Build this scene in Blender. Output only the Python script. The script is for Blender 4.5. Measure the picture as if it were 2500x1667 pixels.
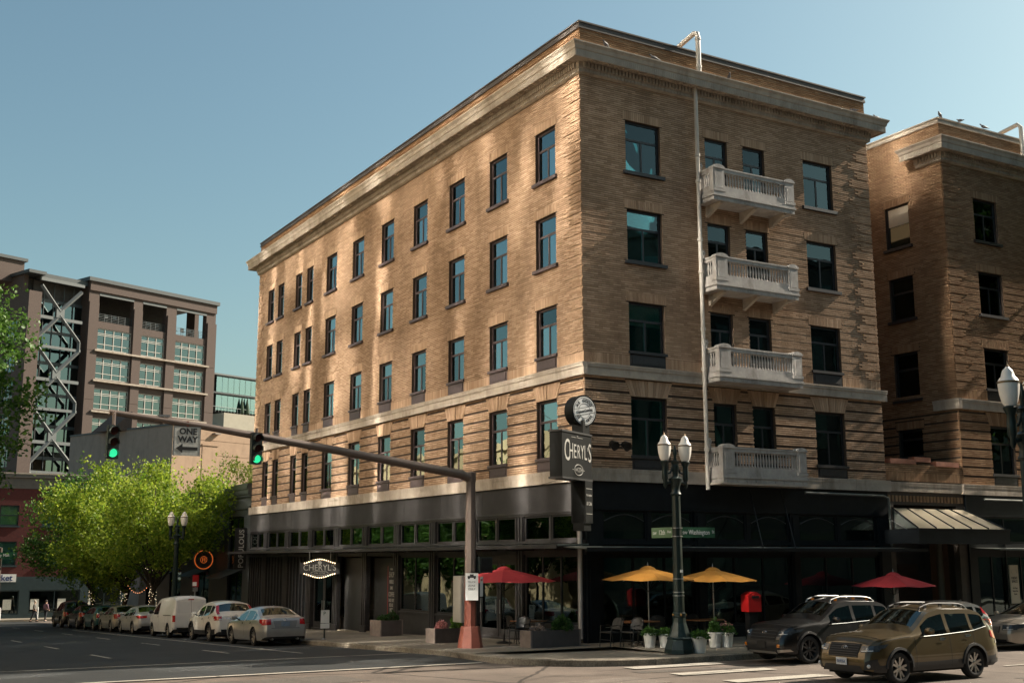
import bpy, math, random
import numpy as np
from mathutils import Vector, Matrix
random.seed(11); RNG = np.random.default_rng(5)
R = math.radians
SC = bpy.context.scene
COL = SC.collection
for o in list(bpy.data.objects): bpy.data.objects.remove(o)

# ------------------------------------------------------------------ camera, sky, sun, exposure
YAW, PITCH, ROLL = R(59.605), R(10.438), R(-0.132)
cam = bpy.data.cameras.new('camera'); cam.sensor_width = 36; cam.lens = 41.51; cam.clip_end = 3000; cam.clip_start = .1
co = bpy.data.objects.new('camera', cam); COL.objects.link(co); co.location = (-21.89, -32.55, 2.83)
vd = Vector((math.cos(YAW)*math.cos(PITCH), math.sin(YAW)*math.cos(PITCH), math.sin(PITCH)))
co.rotation_euler = (vd.to_track_quat('-Z', 'Y').to_matrix() @ Matrix.Rotation(ROLL, 3, 'Z')).to_euler()
SC.camera = co
SUN_E, SUN_G = R(36), R(5.0)          # elevation; how far in front of the Washington Street facade it stands
sun_dir = Vector((math.cos(SUN_E)*math.cos(SUN_G), -math.cos(SUN_E)*math.sin(SUN_G), math.sin(SUN_E)))
wd = bpy.data.worlds.new('World'); SC.world = wd; wd.use_nodes = True
nt = wd.node_tree; bg = nt.nodes['Background']
sky = nt.nodes.new('ShaderNodeTexSky'); sky.sky_type = 'NISHITA'; sky.sun_disc = False
sky.sun_elevation = SUN_E; sky.sun_rotation = math.atan2(sun_dir.x, sun_dir.y)
sky.air_density = 1.2; sky.dust_density = 2.2; sky.ozone_density = 1.6; sky.altitude = 20
tint = nt.nodes.new('ShaderNodeMix'); tint.data_type = 'RGBA'; tint.blend_type = 'MULTIPLY'; tint.inputs['Factor'].default_value = 1; tint.inputs['B'].default_value = (.97, 1.12, .97, 1)
nt.links.new(sky.outputs[0], tint.inputs['A']); nt.links.new(tint.outputs['Result'], bg.inputs[0]); bg.inputs[1].default_value = 0.058
sl = bpy.data.lights.new('sun', 'SUN'); sl.energy = 5.0; sl.angle = R(.53); sl.color = (1.0, .88, .73)
so = bpy.data.objects.new('sun', sl); COL.objects.link(so); so.location = (60, -10, 60)
so.rotation_euler = sun_dir.to_track_quat('Z', 'Y').to_euler()
vs = SC.view_settings; vs.view_transform = 'Standard'; vs.look = 'None'; vs.exposure = 1.1; vs.gamma = 1; vs.use_curve_mapping = False
SC.render.engine = 'CYCLES'
cy = SC.cycles; cy.use_denoising = True; cy.denoising_prefilter = 'ACCURATE'; cy.use_guiding = True; cy.blur_glossy = 0
cy.max_bounces = 8; cy.diffuse_bounces = 3; cy.glossy_bounces = 4; cy.transmission_bounces = 4; cy.transparent_max_bounces = 10
cy.sample_clamp_indirect = 12.0; cy.caustics_reflective = True; cy.caustics_refractive = False

# ------------------------------------------------------------------ helpers
class MB:
    def __init__(s): s.v = []; s.f = []
    def add(s, vs, fs):
        n = len(s.v); s.v += [tuple(p) for p in vs]; s.f += [tuple(i+n for i in f) for f in fs]; return s
    def hexa(s, p): return s.add(p, [(0,3,2,1),(4,5,6,7),(0,1,5,4),(1,2,6,5),(2,3,7,6),(3,0,4,7)])
    def box(s, x0, x1, y0, y1, z0, z1):
        return s.hexa([(x0,y0,z0),(x1,y0,z0),(x1,y1,z0),(x0,y1,z0),(x0,y0,z1),(x1,y0,z1),(x1,y1,z1),(x0,y1,z1)])
    def quad(s, *p): return s.add(p, [tuple(range(len(p)))])
    def prism(s, pts, vec):
        n = len(pts); b = [tuple(Vector(p)+Vector(vec)) for p in pts]
        return s.add(list(pts)+b, [tuple(range(n-1,-1,-1)), tuple(range(n,2*n))]+[(i,(i+1)%n,n+(i+1)%n,n+i) for i in range(n)])
    def tube(s, pts, r, n=8, cap=True):
        pts = [Vector(p) for p in pts]; m = len(pts); rs = r if isinstance(r, (list, tuple)) else [r]*m
        vs = []; prev = None
        for i, p in enumerate(pts):
            d = (pts[min(i+1, m-1)]-pts[max(i-1, 0)]).normalized()
            if prev is None: a = d.cross(Vector((0,0,1)) if abs(d.z) < .9 else Vector((1,0,0))).normalized()
            else:
                a = prev - d*prev.dot(d)
                a = a.normalized() if a.length > 1e-6 else d.orthogonal().normalized()
            prev = a; b = d.cross(a)
            vs += [tuple(p+rs[i]*(math.cos(2*math.pi*k/n)*a+math.sin(2*math.pi*k/n)*b)) for k in range(n)]
        fs = [(i*n+k, i*n+(k+1)%n, (i+1)*n+(k+1)%n, (i+1)*n+k) for i in range(m-1) for k in range(n)]
        if cap: fs += [tuple(range(n-1,-1,-1)), tuple(range((m-1)*n, m*n))]
        return s.add(vs, fs)
    def lathe(s, prof, n=16, c=(0,0,0), flute=0):
        vs = []
        for r, z in prof:
            for k in range(n):
                rr = r*(1-flute*(k % 2)); vs.append((c[0]+rr*math.cos(2*math.pi*k/n), c[1]+rr*math.sin(2*math.pi*k/n), c[2]+z))
        m = len(prof)
        fs = [(i*n+k, i*n+(k+1)%n, (i+1)*n+(k+1)%n, (i+1)*n+k) for i in range(m-1) for k in range(n)]
        fs += [tuple(range(n-1,-1,-1)), tuple(range((m-1)*n, m*n))]
        return s.add(vs, fs)
    def ball(s, c, r, n=8, sz=1):
        return s.lathe([(max(.001, r*math.sin(math.pi*i/6)), -r*sz*math.cos(math.pi*i/6)) for i in range(7)], n, c)
    def disc(s, c, nrm, r, th, n=20, ry=None):
        nrm = Vector(nrm).normalized(); a = nrm.cross(Vector((0,0,1))).normalized() if abs(nrm.z) < .9 else Vector((1,0,0)); b = a.cross(nrm)
        return s.prism([tuple(Vector(c)+r*math.cos(2*math.pi*k/n)*a+(ry or r)*math.sin(2*math.pi*k/n)*b) for k in range(n)], tuple(nrm*th))
    def loft(s, rings, closed=True, cap=True):
        n = len(rings[0]); vs = [p for r in rings for p in r]; m = len(rings); e = n if closed else n-1
        fs = [(i*n+k, i*n+(k+1)%n, (i+1)*n+(k+1)%n, (i+1)*n+k) for i in range(m-1) for k in range(e)]
        if cap and closed: fs += [tuple(range(n-1,-1,-1)), tuple(range((m-1)*n, m*n))]
        return s.add(vs, fs)
    def xf(s, M):
        s.v = [tuple(M @ Vector(p)) for p in s.v]; return s
    def mesh(s, name, mat, smooth=False, sharp=38):
        me = bpy.data.meshes.new(name); me.from_pydata(s.v, [], s.f)
        if mat: me.materials.append(mat)
        if smooth:
            me.polygons.foreach_set('use_smooth', [True]*len(me.polygons)); me.set_sharp_from_angle(angle=R(sharp))
        return me
    def build(s, name, mat, parent=None, loc=(0,0,0), rot=(0,0,0), smooth=False, sharp=38):
        return mk(name, s.mesh(name, mat, smooth, sharp), parent, loc, rot)

def mk(name, me, parent=None, loc=(0,0,0), rot=(0,0,0)):
    o = bpy.data.objects.new(name, me); COL.objects.link(o); o.parent = parent; o.location = loc; o.rotation_euler = rot; return o
def tag(o, label=None, cat=None, group=None, kind=None):
    if label: o['label'] = label
    if cat: o['category'] = cat
    if group: o['group'] = group
    if kind: o['kind'] = kind
    return o
def thing(name, label, cat, loc=(0,0,0), rz=0, group=None): return tag(mk(name, None, None, loc, (0,0,rz)), label, cat, group)
def sub(name, parent, loc=(0,0,0), rot=(0,0,0)): return mk(name, None, parent, loc, rot)
def kids(o): return [c for c in bpy.data.objects if c.parent == o]
def copy_tree(o, parent=None, cmap=None):
    if cmap is None:
        cmap = {}
        for c in bpy.data.objects:
            if c.parent: cmap.setdefault(c.parent.name, []).append(c)
    c = o.copy(); COL.objects.link(c); c.parent = parent
    for ch in cmap.get(o.name, []): copy_tree(ch, c, cmap)
    return c

# ------------------------------------------------------------------ materials
def nmat(name):
    m = bpy.data.materials.new(name); m.use_nodes = True; t = m.node_tree
    return m, t, t.nodes['Principled BSDF'], t.nodes.new, t.links.new
def pmat(name, col, rough=.7, metal=0, var=.18, scale=3., bump=0, bscale=40, spec=.5, coat=0, emit=None, es=1, dirt=0):
    m, t, b, N, L = nmat(name)
    b.inputs['Roughness'].default_value = rough; b.inputs['Metallic'].default_value = metal
    b.inputs['Specular IOR Level'].default_value = spec; b.inputs['Coat Weight'].default_value = coat; b.inputs['Coat Roughness'].default_value = .04
    tc = N('ShaderNodeTexCoord')
    if var > 0:
        nz = N('ShaderNodeTexNoise'); nz.inputs['Scale'].default_value = scale; nz.inputs['Detail'].default_value = 6; nz.inputs['Roughness'].default_value = .62
        L(tc.outputs['Object'], nz.inputs['Vector'])
        rp = N('ShaderNodeValToRGB'); rp.color_ramp.elements[0].position = .28; rp.color_ramp.elements[1].position = .72
        rp.color_ramp.elements[0].color = (*[c*(1-var) for c in col], 1); rp.color_ramp.elements[1].color = (*[min(1, c*(1+var)) for c in col], 1)
        L(nz.outputs['Fac'], rp.inputs['Fac']); out = rp.outputs['Color']
        if dirt:
            n2 = N('ShaderNodeTexNoise'); n2.inputs['Scale'].default_value = 1.3; n2.inputs['Detail'].default_value = 8; n2.inputs['Roughness'].default_value = .7
            mp = N('ShaderNodeMapping'); mp.inputs['Scale'].default_value = (1, 1, .35); L(tc.outputs['Object'], mp.inputs['Vector']); L(mp.outputs[0], n2.inputs['Vector'])
            r2 = N('ShaderNodeValToRGB'); r2.color_ramp.elements[0].position = .5; r2.color_ramp.elements[1].position = .72
            mx = N('ShaderNodeMix'); mx.data_type = 'RGBA'; mx.blend_type = 'MULTIPLY'; mx.inputs['B'].default_value = (.35, .32, .28, 1)
            L(n2.outputs['Fac'], r2.inputs['Fac']); ml = N('ShaderNodeMath'); ml.operation = 'MULTIPLY'; ml.inputs[1].default_value = dirt
            L(r2.outputs['Color'], ml.inputs[0]); L(ml.outputs[0], mx.inputs['Factor']); L(out, mx.inputs['A']); out = mx.outputs['Result']
        L(out, b.inputs['Base Color'])
    else: b.inputs['Base Color'].default_value = (*col, 1)
    if bump:
        nb = N('ShaderNodeTexNoise'); nb.inputs['Scale'].default_value = bscale; nb.inputs['Detail'].default_value = 4; L(tc.outputs['Object'], nb.inputs['Vector'])
        bp = N('ShaderNodeBump'); bp.inputs['Strength'].default_value = bump; bp.inputs['Distance'].default_value = .02
        L(nb.outputs['Fac'], bp.inputs['Height']); L(bp.outputs['Normal'], b.inputs['Normal'])
    if emit: b.inputs['Emission Color'].default_value = (*emit, 1); b.inputs['Emission Strength'].default_value = es
    return m
def brick_mat(name, c0, c1, c2, soot=.5):
    m, t, b, N, L = nmat(name)
    g = N('ShaderNodeNewGeometry'); oi = N('ShaderNodeObjectInfo'); ad = N('ShaderNodeMath'); ad.operation = 'ADD'
    L(g.outputs['Random Per Island'], ad.inputs[0]); L(oi.outputs['Random'], ad.inputs[1])
    fr = N('ShaderNodeMath'); fr.operation = 'FRACT'; L(ad.outputs[0], fr.inputs[0])
    rp = N('ShaderNodeValToRGB'); e = rp.color_ramp.elements; e[0].color = (*c0, 1); e[1].color = (*c2, 1); k = e.new(.55); k.color = (*c1, 1)
    L(fr.outputs[0], rp.inputs['Fac'])
    tc = N('ShaderNodeTexCoord'); nz = N('ShaderNodeTexNoise'); nz.inputs['Scale'].default_value = .45; nz.inputs['Detail'].default_value = 8; nz.inputs['Roughness'].default_value = .68
    mp = N('ShaderNodeMapping'); mp.inputs['Scale'].default_value = (1, 1, .5); L(g.outputs['Position'], mp.inputs['Vector']); L(mp.outputs[0], nz.inputs['Vector'])
    r2 = N('ShaderNodeValToRGB'); r2.color_ramp.elements[0].position = .46; r2.color_ramp.elements[1].position = .74
    L(nz.outputs['Fac'], r2.inputs['Fac']); ml = N('ShaderNodeMath'); ml.operation = 'MULTIPLY'; ml.inputs[1].default_value = soot; L(r2.outputs['Color'], ml.inputs[0])
    mx = N('ShaderNodeMix'); mx.data_type = 'RGBA'; mx.blend_type = 'MULTIPLY'; mx.inputs['B'].default_value = (.42, .40, .38, 1)
    L(ml.outputs[0], mx.inputs['Factor']); L(rp.outputs['Color'], mx.inputs['A']); L(mx.outputs['Result'], b.inputs['Base Color'])
    b.inputs['Roughness'].default_value = .95; b.inputs['Specular IOR Level'].default_value = .08
    return m
def glass_mat(name, tint=(.55, .68, .66), base=.06, wav=.0, rough=.0, scale=.8, rnd=0):
    m = bpy.data.materials.new(name); m.use_nodes = True; t = m.node_tree; t.nodes.clear(); N = t.nodes.new; L = t.links.new
    o = N('ShaderNodeOutputMaterial'); mx = N('ShaderNodeMixShader'); tr = N('ShaderNodeBsdfTransparent'); gl = N('ShaderNodeBsdfGlossy')
    tr.inputs[0].default_value = (*tint, 1); gl.inputs['Roughness'].default_value = rough; gl.inputs[0].default_value = (.78, .97, .97, 1)
    fr = N('ShaderNodeFresnel'); fr.inputs['IOR'].default_value = 1.55
    ad = N('ShaderNodeMath'); ad.operation = 'ADD'; ad.use_clamp = True; ad.inputs[1].default_value = base
    if rnd:
        oi = N('ShaderNodeObjectInfo'); mr = N('ShaderNodeMath'); mr.operation = 'MULTIPLY_ADD'; mr.inputs[1].default_value = rnd; mr.inputs[2].default_value = base
        L(oi.outputs['Random'], mr.inputs[0]); L(mr.outputs[0], ad.inputs[1])
    L(fr.outputs[0], ad.inputs[0]); L(ad.outputs[0], mx.inputs[0]); L(tr.outputs[0], mx.inputs[1]); L(gl.outputs[0], mx.inputs[2]); L(mx.outputs[0], o.inputs[0])
    if wav:
        g = N('ShaderNodeNewGeometry'); nz = N('ShaderNodeTexNoise'); nz.inputs['Scale'].default_value = scale; nz.inputs['Detail'].default_value = 1
        L(g.outputs['Position'], nz.inputs['Vector']); bp = N('ShaderNodeBump'); bp.inputs['Strength'].default_value = 1; bp.inputs['Distance'].default_value = wav
        L(nz.outputs['Fac'], bp.inputs['Height']); L(bp.outputs[0], gl.inputs['Normal']); L(bp.outputs[0], fr.inputs['Normal'])
    return m
def leaf_mat(name, c0, c1, trans=.35):
    m, t, b, N, L = nmat(name)
    g = N('ShaderNodeNewGeometry'); rp = N('ShaderNodeValToRGB'); rp.color_ramp.elements[0].color = (*c0, 1); rp.color_ramp.elements[1].color = (*c1, 1)
    L(g.outputs['Random Per Island'], rp.inputs['Fac']); L(rp.outputs['Color'], b.inputs['Base Color'])
    b.inputs['Roughness'].default_value = .5; b.inputs['Specular IOR Level'].default_value = .35
    tl = N('ShaderNodeBsdfTranslucent'); mx = N('ShaderNodeMixShader'); mx.inputs[0].default_value = trans
    L(rp.outputs['Color'], tl.inputs[0]); L(b.outputs[0], mx.inputs[1]); L(tl.outputs[0], mx.inputs[2]); L(mx.outputs[0], t.nodes['Material Output'].inputs[0])
    return m
M = {}
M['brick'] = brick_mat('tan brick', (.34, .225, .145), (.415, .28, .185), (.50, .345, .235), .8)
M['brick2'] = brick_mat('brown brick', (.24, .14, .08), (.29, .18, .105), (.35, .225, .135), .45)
M['mortar'] = pmat('mortar', (.062, .042, .029), .95, var=.25, scale=5)
M['stone'] = pmat('painted stone', (.40, .345, .285), .9, var=.16, scale=2.2, spec=.1, dirt=.65, bump=.12, bscale=25)
M['balcony'] = pmat('white cast stone', (.36, .335, .31), .8, var=.16, scale=4, dirt=.75, bump=.1)
M['pipe'] = pmat('cream pipe paint', (.46, .42, .37), .45, var=.08, scale=6, dirt=.3)
M['frame'] = pmat('plum window paint', (.062, .042, .042), .5, var=.15, scale=6)
M['frame_dark'] = pmat('black window paint', (.020, .019, .021), .45, var=.2, scale=6)
M['black'] = pmat('black shop paint', (.032, .030, .031), .42, var=.25, scale=2.5, spec=.3)
M['black2'] = pmat('blue black shop paint', (.007, .009, .011), .5, var=.3, scale=2.5, spec=.15)
M['fascia'] = pmat('charcoal fascia panel', (.036, .034, .034), .6, var=.18, scale=2, spec=.2)
M['pane'] = glass_mat('window glass', (.62, .80, .77), .0, .003, 0, 1.1, .06)
M['pane_side'] = glass_mat('sky reflecting window glass', (.72, .84, .80), .08, .010, 0, 1.1, .36)
M['shopglass'] = glass_mat('shop glass', (.45, .52, .48), .05, .006, 0, .7)
M['towerglass'] = glass_mat('green office glass', (.10, .22, .20), .13, .004, 0, .15)
M['curtain'] = pmat('pale curtain', (.68, .67, .60), .9, var=.2, scale=12)
M['blind'] = pmat('roller blind', (.50, .44, .34), .85, var=.08, scale=5)
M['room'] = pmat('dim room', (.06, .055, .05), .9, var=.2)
M['asphalt'] = None
M['white'] = pmat('white paint', (.78, .77, .74), .5, var=.06, scale=8)
M['sheet'] = pmat('sign white', (.74, .74, .72), .45, var=.05, scale=10)
M['steel'] = pmat('galvanised steel', (.36, .36, .36), .38, .85, var=.15, scale=9)
M['iron'] = pmat('black iron', (.012, .012, .012), .4, .3, var=.2, scale=9)
M['green_iron'] = pmat('dark green cast iron', (.006, .017, .015), .42, .2, var=.25, scale=7)
M['rust'] = pmat('red oxide paint', (.19, .052, .032), .6, var=.16, scale=6, dirt=.3)
M['bronze'] = pmat('brown pole paint', (.115, .085, .07), .5, .1, var=.15, scale=5)
M['globe'] = pmat('frosted globe', (.80, .76, .70), .35, var=.04, scale=5)
M['concrete'] = None
M['canopy'] = pmat('grey canopy sheet', (.10, .11, .10), .4, .1, var=.15, scale=3)
# ------------------------------------------------------------------ ground, road, pavements
def gz(y): return 0. if y <= 0 else -.0297*min(y, 80.)
def ground_mat(name, col, spk, rough, crack=0, scale=1., patch=.25, pscale=.35):
    m, t, b, N, L = nmat(name); g = N('ShaderNodeNewGeometry')
    n1 = N('ShaderNodeTexNoise'); n1.inputs['Scale'].default_value = pscale; n1.inputs['Detail'].default_value = 7; n1.inputs['Roughness'].default_value = .65
    n2 = N('ShaderNodeTexNoise'); n2.inputs['Scale'].default_value = 45*scale; n2.inputs['Detail'].default_value = 3
    L(g.outputs['Position'], n1.inputs['Vector']); L(g.outputs['Position'], n2.inputs['Vector'])
    r1 = N('ShaderNodeValToRGB'); r1.color_ramp.elements[0].position = .3; r1.color_ramp.elements[1].position = .7
    r1.color_ramp.elements[0].color = (*[c*(1-patch) for c in col], 1); r1.color_ramp.elements[1].color = (*[c*(1+patch) for c in col], 1)
    L(n1.outputs['Fac'], r1.inputs['Fac'])
    r2 = N('ShaderNodeValToRGB'); r2.color_ramp.elements[0].position = .32; r2.color_ramp.elements[1].position = .7
    r2.color_ramp.elements[0].color = (1-spk, 1-spk, 1-spk, 1); r2.color_ramp.elements[1].color = (1+spk, 1+spk, 1+spk, 1)
    L(n2.outputs['Fac'], r2.inputs['Fac'])
    mx = N('ShaderNodeMix'); mx.data_type = 'RGBA'; mx.blend_type = 'MULTIPLY'; mx.inputs['Factor'].default_value = 1
    L(r1.outputs['Color'], mx.inputs['A']); L(r2.outputs['Color'], mx.inputs['B']); out = mx.outputs['Result']
    if crack:
        n3 = N('ShaderNodeTexNoise'); n3.inputs['Scale'].default_value = .9; n3.inputs['Detail'].default_value = 5; L(g.outputs['Position'], n3.inputs['Vector'])
        va = N('ShaderNodeMix'); va.data_type = 'RGBA'; va.inputs['Factor'].default_value = .25; L(g.outputs['Position'], va.inputs['A']); L(n3.outputs['Color'], va.inputs['B'])
        vo = N('ShaderNodeTexVoronoi'); vo.feature = 'DISTANCE_TO_EDGE'; vo.inputs['Scale'].default_value = .24; L(va.outputs['Result'], vo.inputs['Vector'])
        cr = N('ShaderNodeValToRGB'); cr.color_ramp.elements[0].position = .005; cr.color_ramp.elements[1].position = .013
        cr.color_ramp.elements[0].color = (1-crack,)*3+(1,); cr.color_ramp.elements[1].color = (1, 1, 1, 1); L(vo.outputs['Distance'], cr.inputs['Fac'])
        m2 = N('ShaderNodeMix'); m2.data_type = 'RGBA'; m2.blend_type = 'MULTIPLY'; m2.inputs['Factor'].default_value = 1
        L(out, m2.inputs['A']); L(cr.outputs['Color'], m2.inputs['B']); out = m2.outputs['Result']
    L(out, b.inputs['Base Color']); b.inputs['Roughness'].default_value = rough; b.inputs['Specular IOR Level'].default_value = .3
    bp = N('ShaderNodeBump'); bp.inputs['Strength'].default_value = .35; bp.inputs['Distance'].default_value = .012
    L(n2.outputs['Fac'], bp.inputs['Height']); L(bp.outputs['Normal'], b.inputs['Normal'])
    return m
M['asphalt'] = ground_mat('asphalt', (.125, .100, .082), .42, .85, .75, 1., .32, .5)
M['asphalt_shade'] = ground_mat('shaded asphalt', (.025, .027, .027), .35, .8, .35)  # avenue asphalt with the hotel's shade put into its dark colour
M['concrete'] = ground_mat('pavement concrete', (.19, .165, .13), .12, .85, 0, .6)
M['kerbm'] = ground_mat('kerb concrete', (.18, .155, .12), .3, .85, .3, .5, .45, 1.6)
M['roadpaint'] = ground_mat('worn road paint', (.38, .35, .30), .22, .7, .5, .5, .22, 1.8)

def sheet(name, x0, x1, ys, dz, mat, xs=None):
    mb = MB(); xs = xs or [x0, x1]
    for i in range(len(ys)-1):
        for j in range(len(xs)-1):
            mb.quad((xs[j], ys[i], gz(ys[i])+dz), (xs[j+1], ys[i], gz(ys[i])+dz), (xs[j+1], ys[i+1], gz(ys[i+1])+dz), (xs[j], ys[i+1], gz(ys[i+1])+dz))
    return mb.build(name, mat)
tag(sheet('ground', -900, 900, [-900, 0, 80, 1200], -.02, M['asphalt']), kind='structure')
tag(sheet('road', -18.9, -5.2, [-2.9, 0, 80], -.006, M['asphalt_shade']), kind='structure')  # dark sheet begins where the avenue's shadow edge crosses the road

def pavement(name, outline, thick=.15):
    """outline: list of (x,y) ccw; raised slab that follows the slope, kerb stones round its road edges"""
    mb = MB(); top = [(x, y, gz(y)+thick) for x, y in outline]; bot = [(x, y, gz(y)-.3) for x, y in outline]; n = len(top)
    mb.add(top+bot, [tuple(range(n))]+[(i, (i+1) % n, n+(i+1) % n, n+i) for i in range(n)])
    return tag(mb.build(name, M['concrete']), kind='structure')
def arc(cx, cy, r, a0, a1, n=8): return [(cx+r*math.cos(R(a0+(a1-a0)*i/n)), cy+r*math.sin(R(a0+(a1-a0)*i/n))) for i in range(n+1)]
KX, KY = -5.2, -5.7
corner = arc(KX+3.6, KY+3.6, 3.6, 180, 270, 10)
def dens(p, q, n): return [(p[0]+(q[0]-p[0])*i/n, p[1]+(q[1]-p[1])*i/n) for i in range(n)]
hotel_edge = dens((KX, 58.5), (KX, KY+3.6), 24)+corner+[(75, KY)]
pv = pavement('pavement', hotel_edge+[(75, 0), (75, 62), (-1.7, 62)]+arc(KX+3.5, 58.5, 3.5, 90, 180, 5)[:-1])
def kerb(parent, path, w=.17, step=2.4):
    """separate kerb stones set end to end along a path (road on the left of travel)"""
    pts = [Vector((x, y)) for x, y in path]; segs = []
    cur = [pts[0]]; acc = 0
    for a, b in zip(pts[:-1], pts[1:]):
        d = (b-a).length; pos = 0
        while acc+d-pos > step:
            pos += step-acc; acc = 0; q = a+(b-a)*pos/d; cur.append(q); segs.append(cur); cur = [q]
        acc += d-pos; cur.append(b)
    segs.append(cur)
    for s in segs:
        s = [p for i, p in enumerate(s) if i == 0 or (p-s[i-1]).length > .02]
        if len(s) < 2: continue
        rings = []
        for i, p in enumerate(s):
            d = (s[min(i+1, len(s)-1)]-s[max(i-1, 0)]).normalized(); nrm = Vector((d.y, -d.x))
            g = .008*(1 if i == 0 else -1 if i == len(s)-1 else 0); q = p+d*g
            o_, i_ = q-nrm*.025, q+nrm*w; z = gz(q.y)
            rings.append([(o_.x, o_.y, z-.05), (o_.x, o_.y, z+.135), ((o_.x*.8+i_.x*.2), (o_.y*.8+i_.y*.2), z+.162), (i_.x, i_.y, z+.162), (i_.x, i_.y, z-.05)])
        MB().loft(rings).build('kerb_stone', M['kerbm'], parent)
kerb(pv, [(32, KY)]+corner[::-1]+[(KX, KY+3.6+i*2.45) for i in range(1, 24)])
def slab_grid(parent, x0, x1, y0, y1, nx, ny, skip=None):
    """paving slabs: each poured panel its own piece"""
    dx, dy = (x1-x0)/nx, (y1-y0)/ny
    for i in range(nx):
        for j in range(ny):
            a, b, c, d = x0+i*dx+.01, x0+(i+1)*dx-.01, y0+j*dy+.01, y0+(j+1)*dy-.01
            if skip and skip(a, b, c, d): continue
            za, zb = gz(c)+.152, gz(d)+.152; h = .010+random.random()*.004
            MB().hexa([(a, c, za), (b, c, za), (b, d, zb), (a, d, zb), (a, c, za+h), (b, c, za+h), (b, d, zb+h), (a, d, zb+h)]).build('paving_slab', M['concrete'], parent)
slab_grid(pv, KX+.2, -.02, -1.6, 34.4, 3, 22)
slab_grid(pv, .0, 24.4, KY+.2, -.02, 15, 3)
# pavements of the other corners
pw = pavement('pavement', [(-60, -3.5), (-18.9-3, -3.5)]+arc(-21.9, -.5, 3, 270, 360, 6)+[(-18.9, 60), (-60, 60)])
kerb(pw, [(-18.9, 60), (-18.9, -.5)]+arc(-21.9, -.5, 3, 0, -90, 6)+[(-45, -3.5)])
ps = pavement('pavement', [(0, -16.6)]+[(75, -16.6), (75, -60), (-3, -60), (-3, -19.6)]+arc(0, -19.6, 3, 180, 90, 6)[:-1])
pn = pavement('pavement', [(-60, 79.5), (75, 79.5), (75, 120), (-60, 120)])
# painted road markings
def marking(name, pts, mat=None):
    mb = MB(); top = [(x, y, gz(y)+.004) for x, y in pts]; mb.quad(*top); o = mb.build(name, mat or M['roadpaint']); return tag(o, kind='structure')
for y in (-6.35, -8.35, -10.35, -12.35, -14.35): marking('crosswalk_bar', [(-2.95, y-.28), (.15, y-.28), (.15, y+.28), (-2.95, y+.28)])
for y in (-2.75, 2.1): marking('crosswalk_line', [(-18.7, y-.1), (-5.4, y-.1), (-5.4, y+.1), (-18.7, y+.1)])
for k in range(7):
    for x in (-9.6, -13.4): marking('lane_dash', [(x-.06, 7+k*9), (x+.06, 7+k*9), (x+.06, 10+k*9), (x-.06, 10+k*9)])
marking('parking_line', [(-7.85, 5), (-7.73, 5), (-7.73, 44), (-7.85, 44)])
for k in range(3): marking('lane_dash', [(6+k*9, -11.1), (9+k*9, -11.1), (9+k*9, -10.98), (6+k*9, -10.98)])
# manhole cover set in the crossing
mb = MB(); mb.lathe([(.38, 0), (.38, .01), (.30, .012), (.30, .008), (.02, .008)], 28)
tag(mb.build('manhole_cover', M['steel'], loc=(-14.4, -6.1, -.012)), 'round iron manhole cover set flush in the sunlit crossing', 'manhole cover')

M['patch'] = ground_mat('repair asphalt', (.095, .082, .070), .4, .85, .5, 1., .2, .8); M['patch2'] = ground_mat('pale repair asphalt', (.15, .125, .105), .4, .85, .4, 1., .2, .8)
for k, (pts, mt) in enumerate((([(-9.5, -8.6), (-4.2, -8.1), (-4.0, -9.6), (-9.4, -10.2)], 'patch2'), ([(-3.4, -7.0), (3.0, -7.6), (3.1, -8.0), (-3.4, -7.5)], 'patch'), ([(-13.5, -4.0), (-10.2, -3.9), (-10.0, -5.6), (-13.6, -5.9)], 'patch'), ([(3.5, -13.2), (14, -13.0), (14, -14.1), (3.6, -14.4)], 'patch'))):
    tag(MB().quad(*[(x, y, -.012) for x, y in pts]).build('road_patch', M[mt]), kind='structure')
M['tar'] = pmat('crack tar', (.03, .026, .022), .7, var=.2); rs = random.Random(5)
for k in range(15):
    x, y = rs.uniform(-14, 2), rs.uniform(-13, -4.2); a = rs.choice((rs.gauss(0, .25), rs.gauss(1.5, .4))); mb = MB(); pts = []
    for i in range(rs.randint(5, 12)):
        pts.append((x, y)); a += rs.gauss(0, .28); x += .38*math.cos(a); y += .38*math.sin(a)
    w = [rs.uniform(.008, .022) for _ in pts]
    for (p, q, u, v) in zip(pts[:-1], pts[1:], w[:-1], w[1:]): mb.quad((p[0], p[1]-u, -.008), (q[0], q[1]-v, -.008), (q[0], q[1]+v, -.008), (p[0], p[1]+u, -.008))
    tag(mb.build('road_crack', M['tar']), kind='structure')
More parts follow.
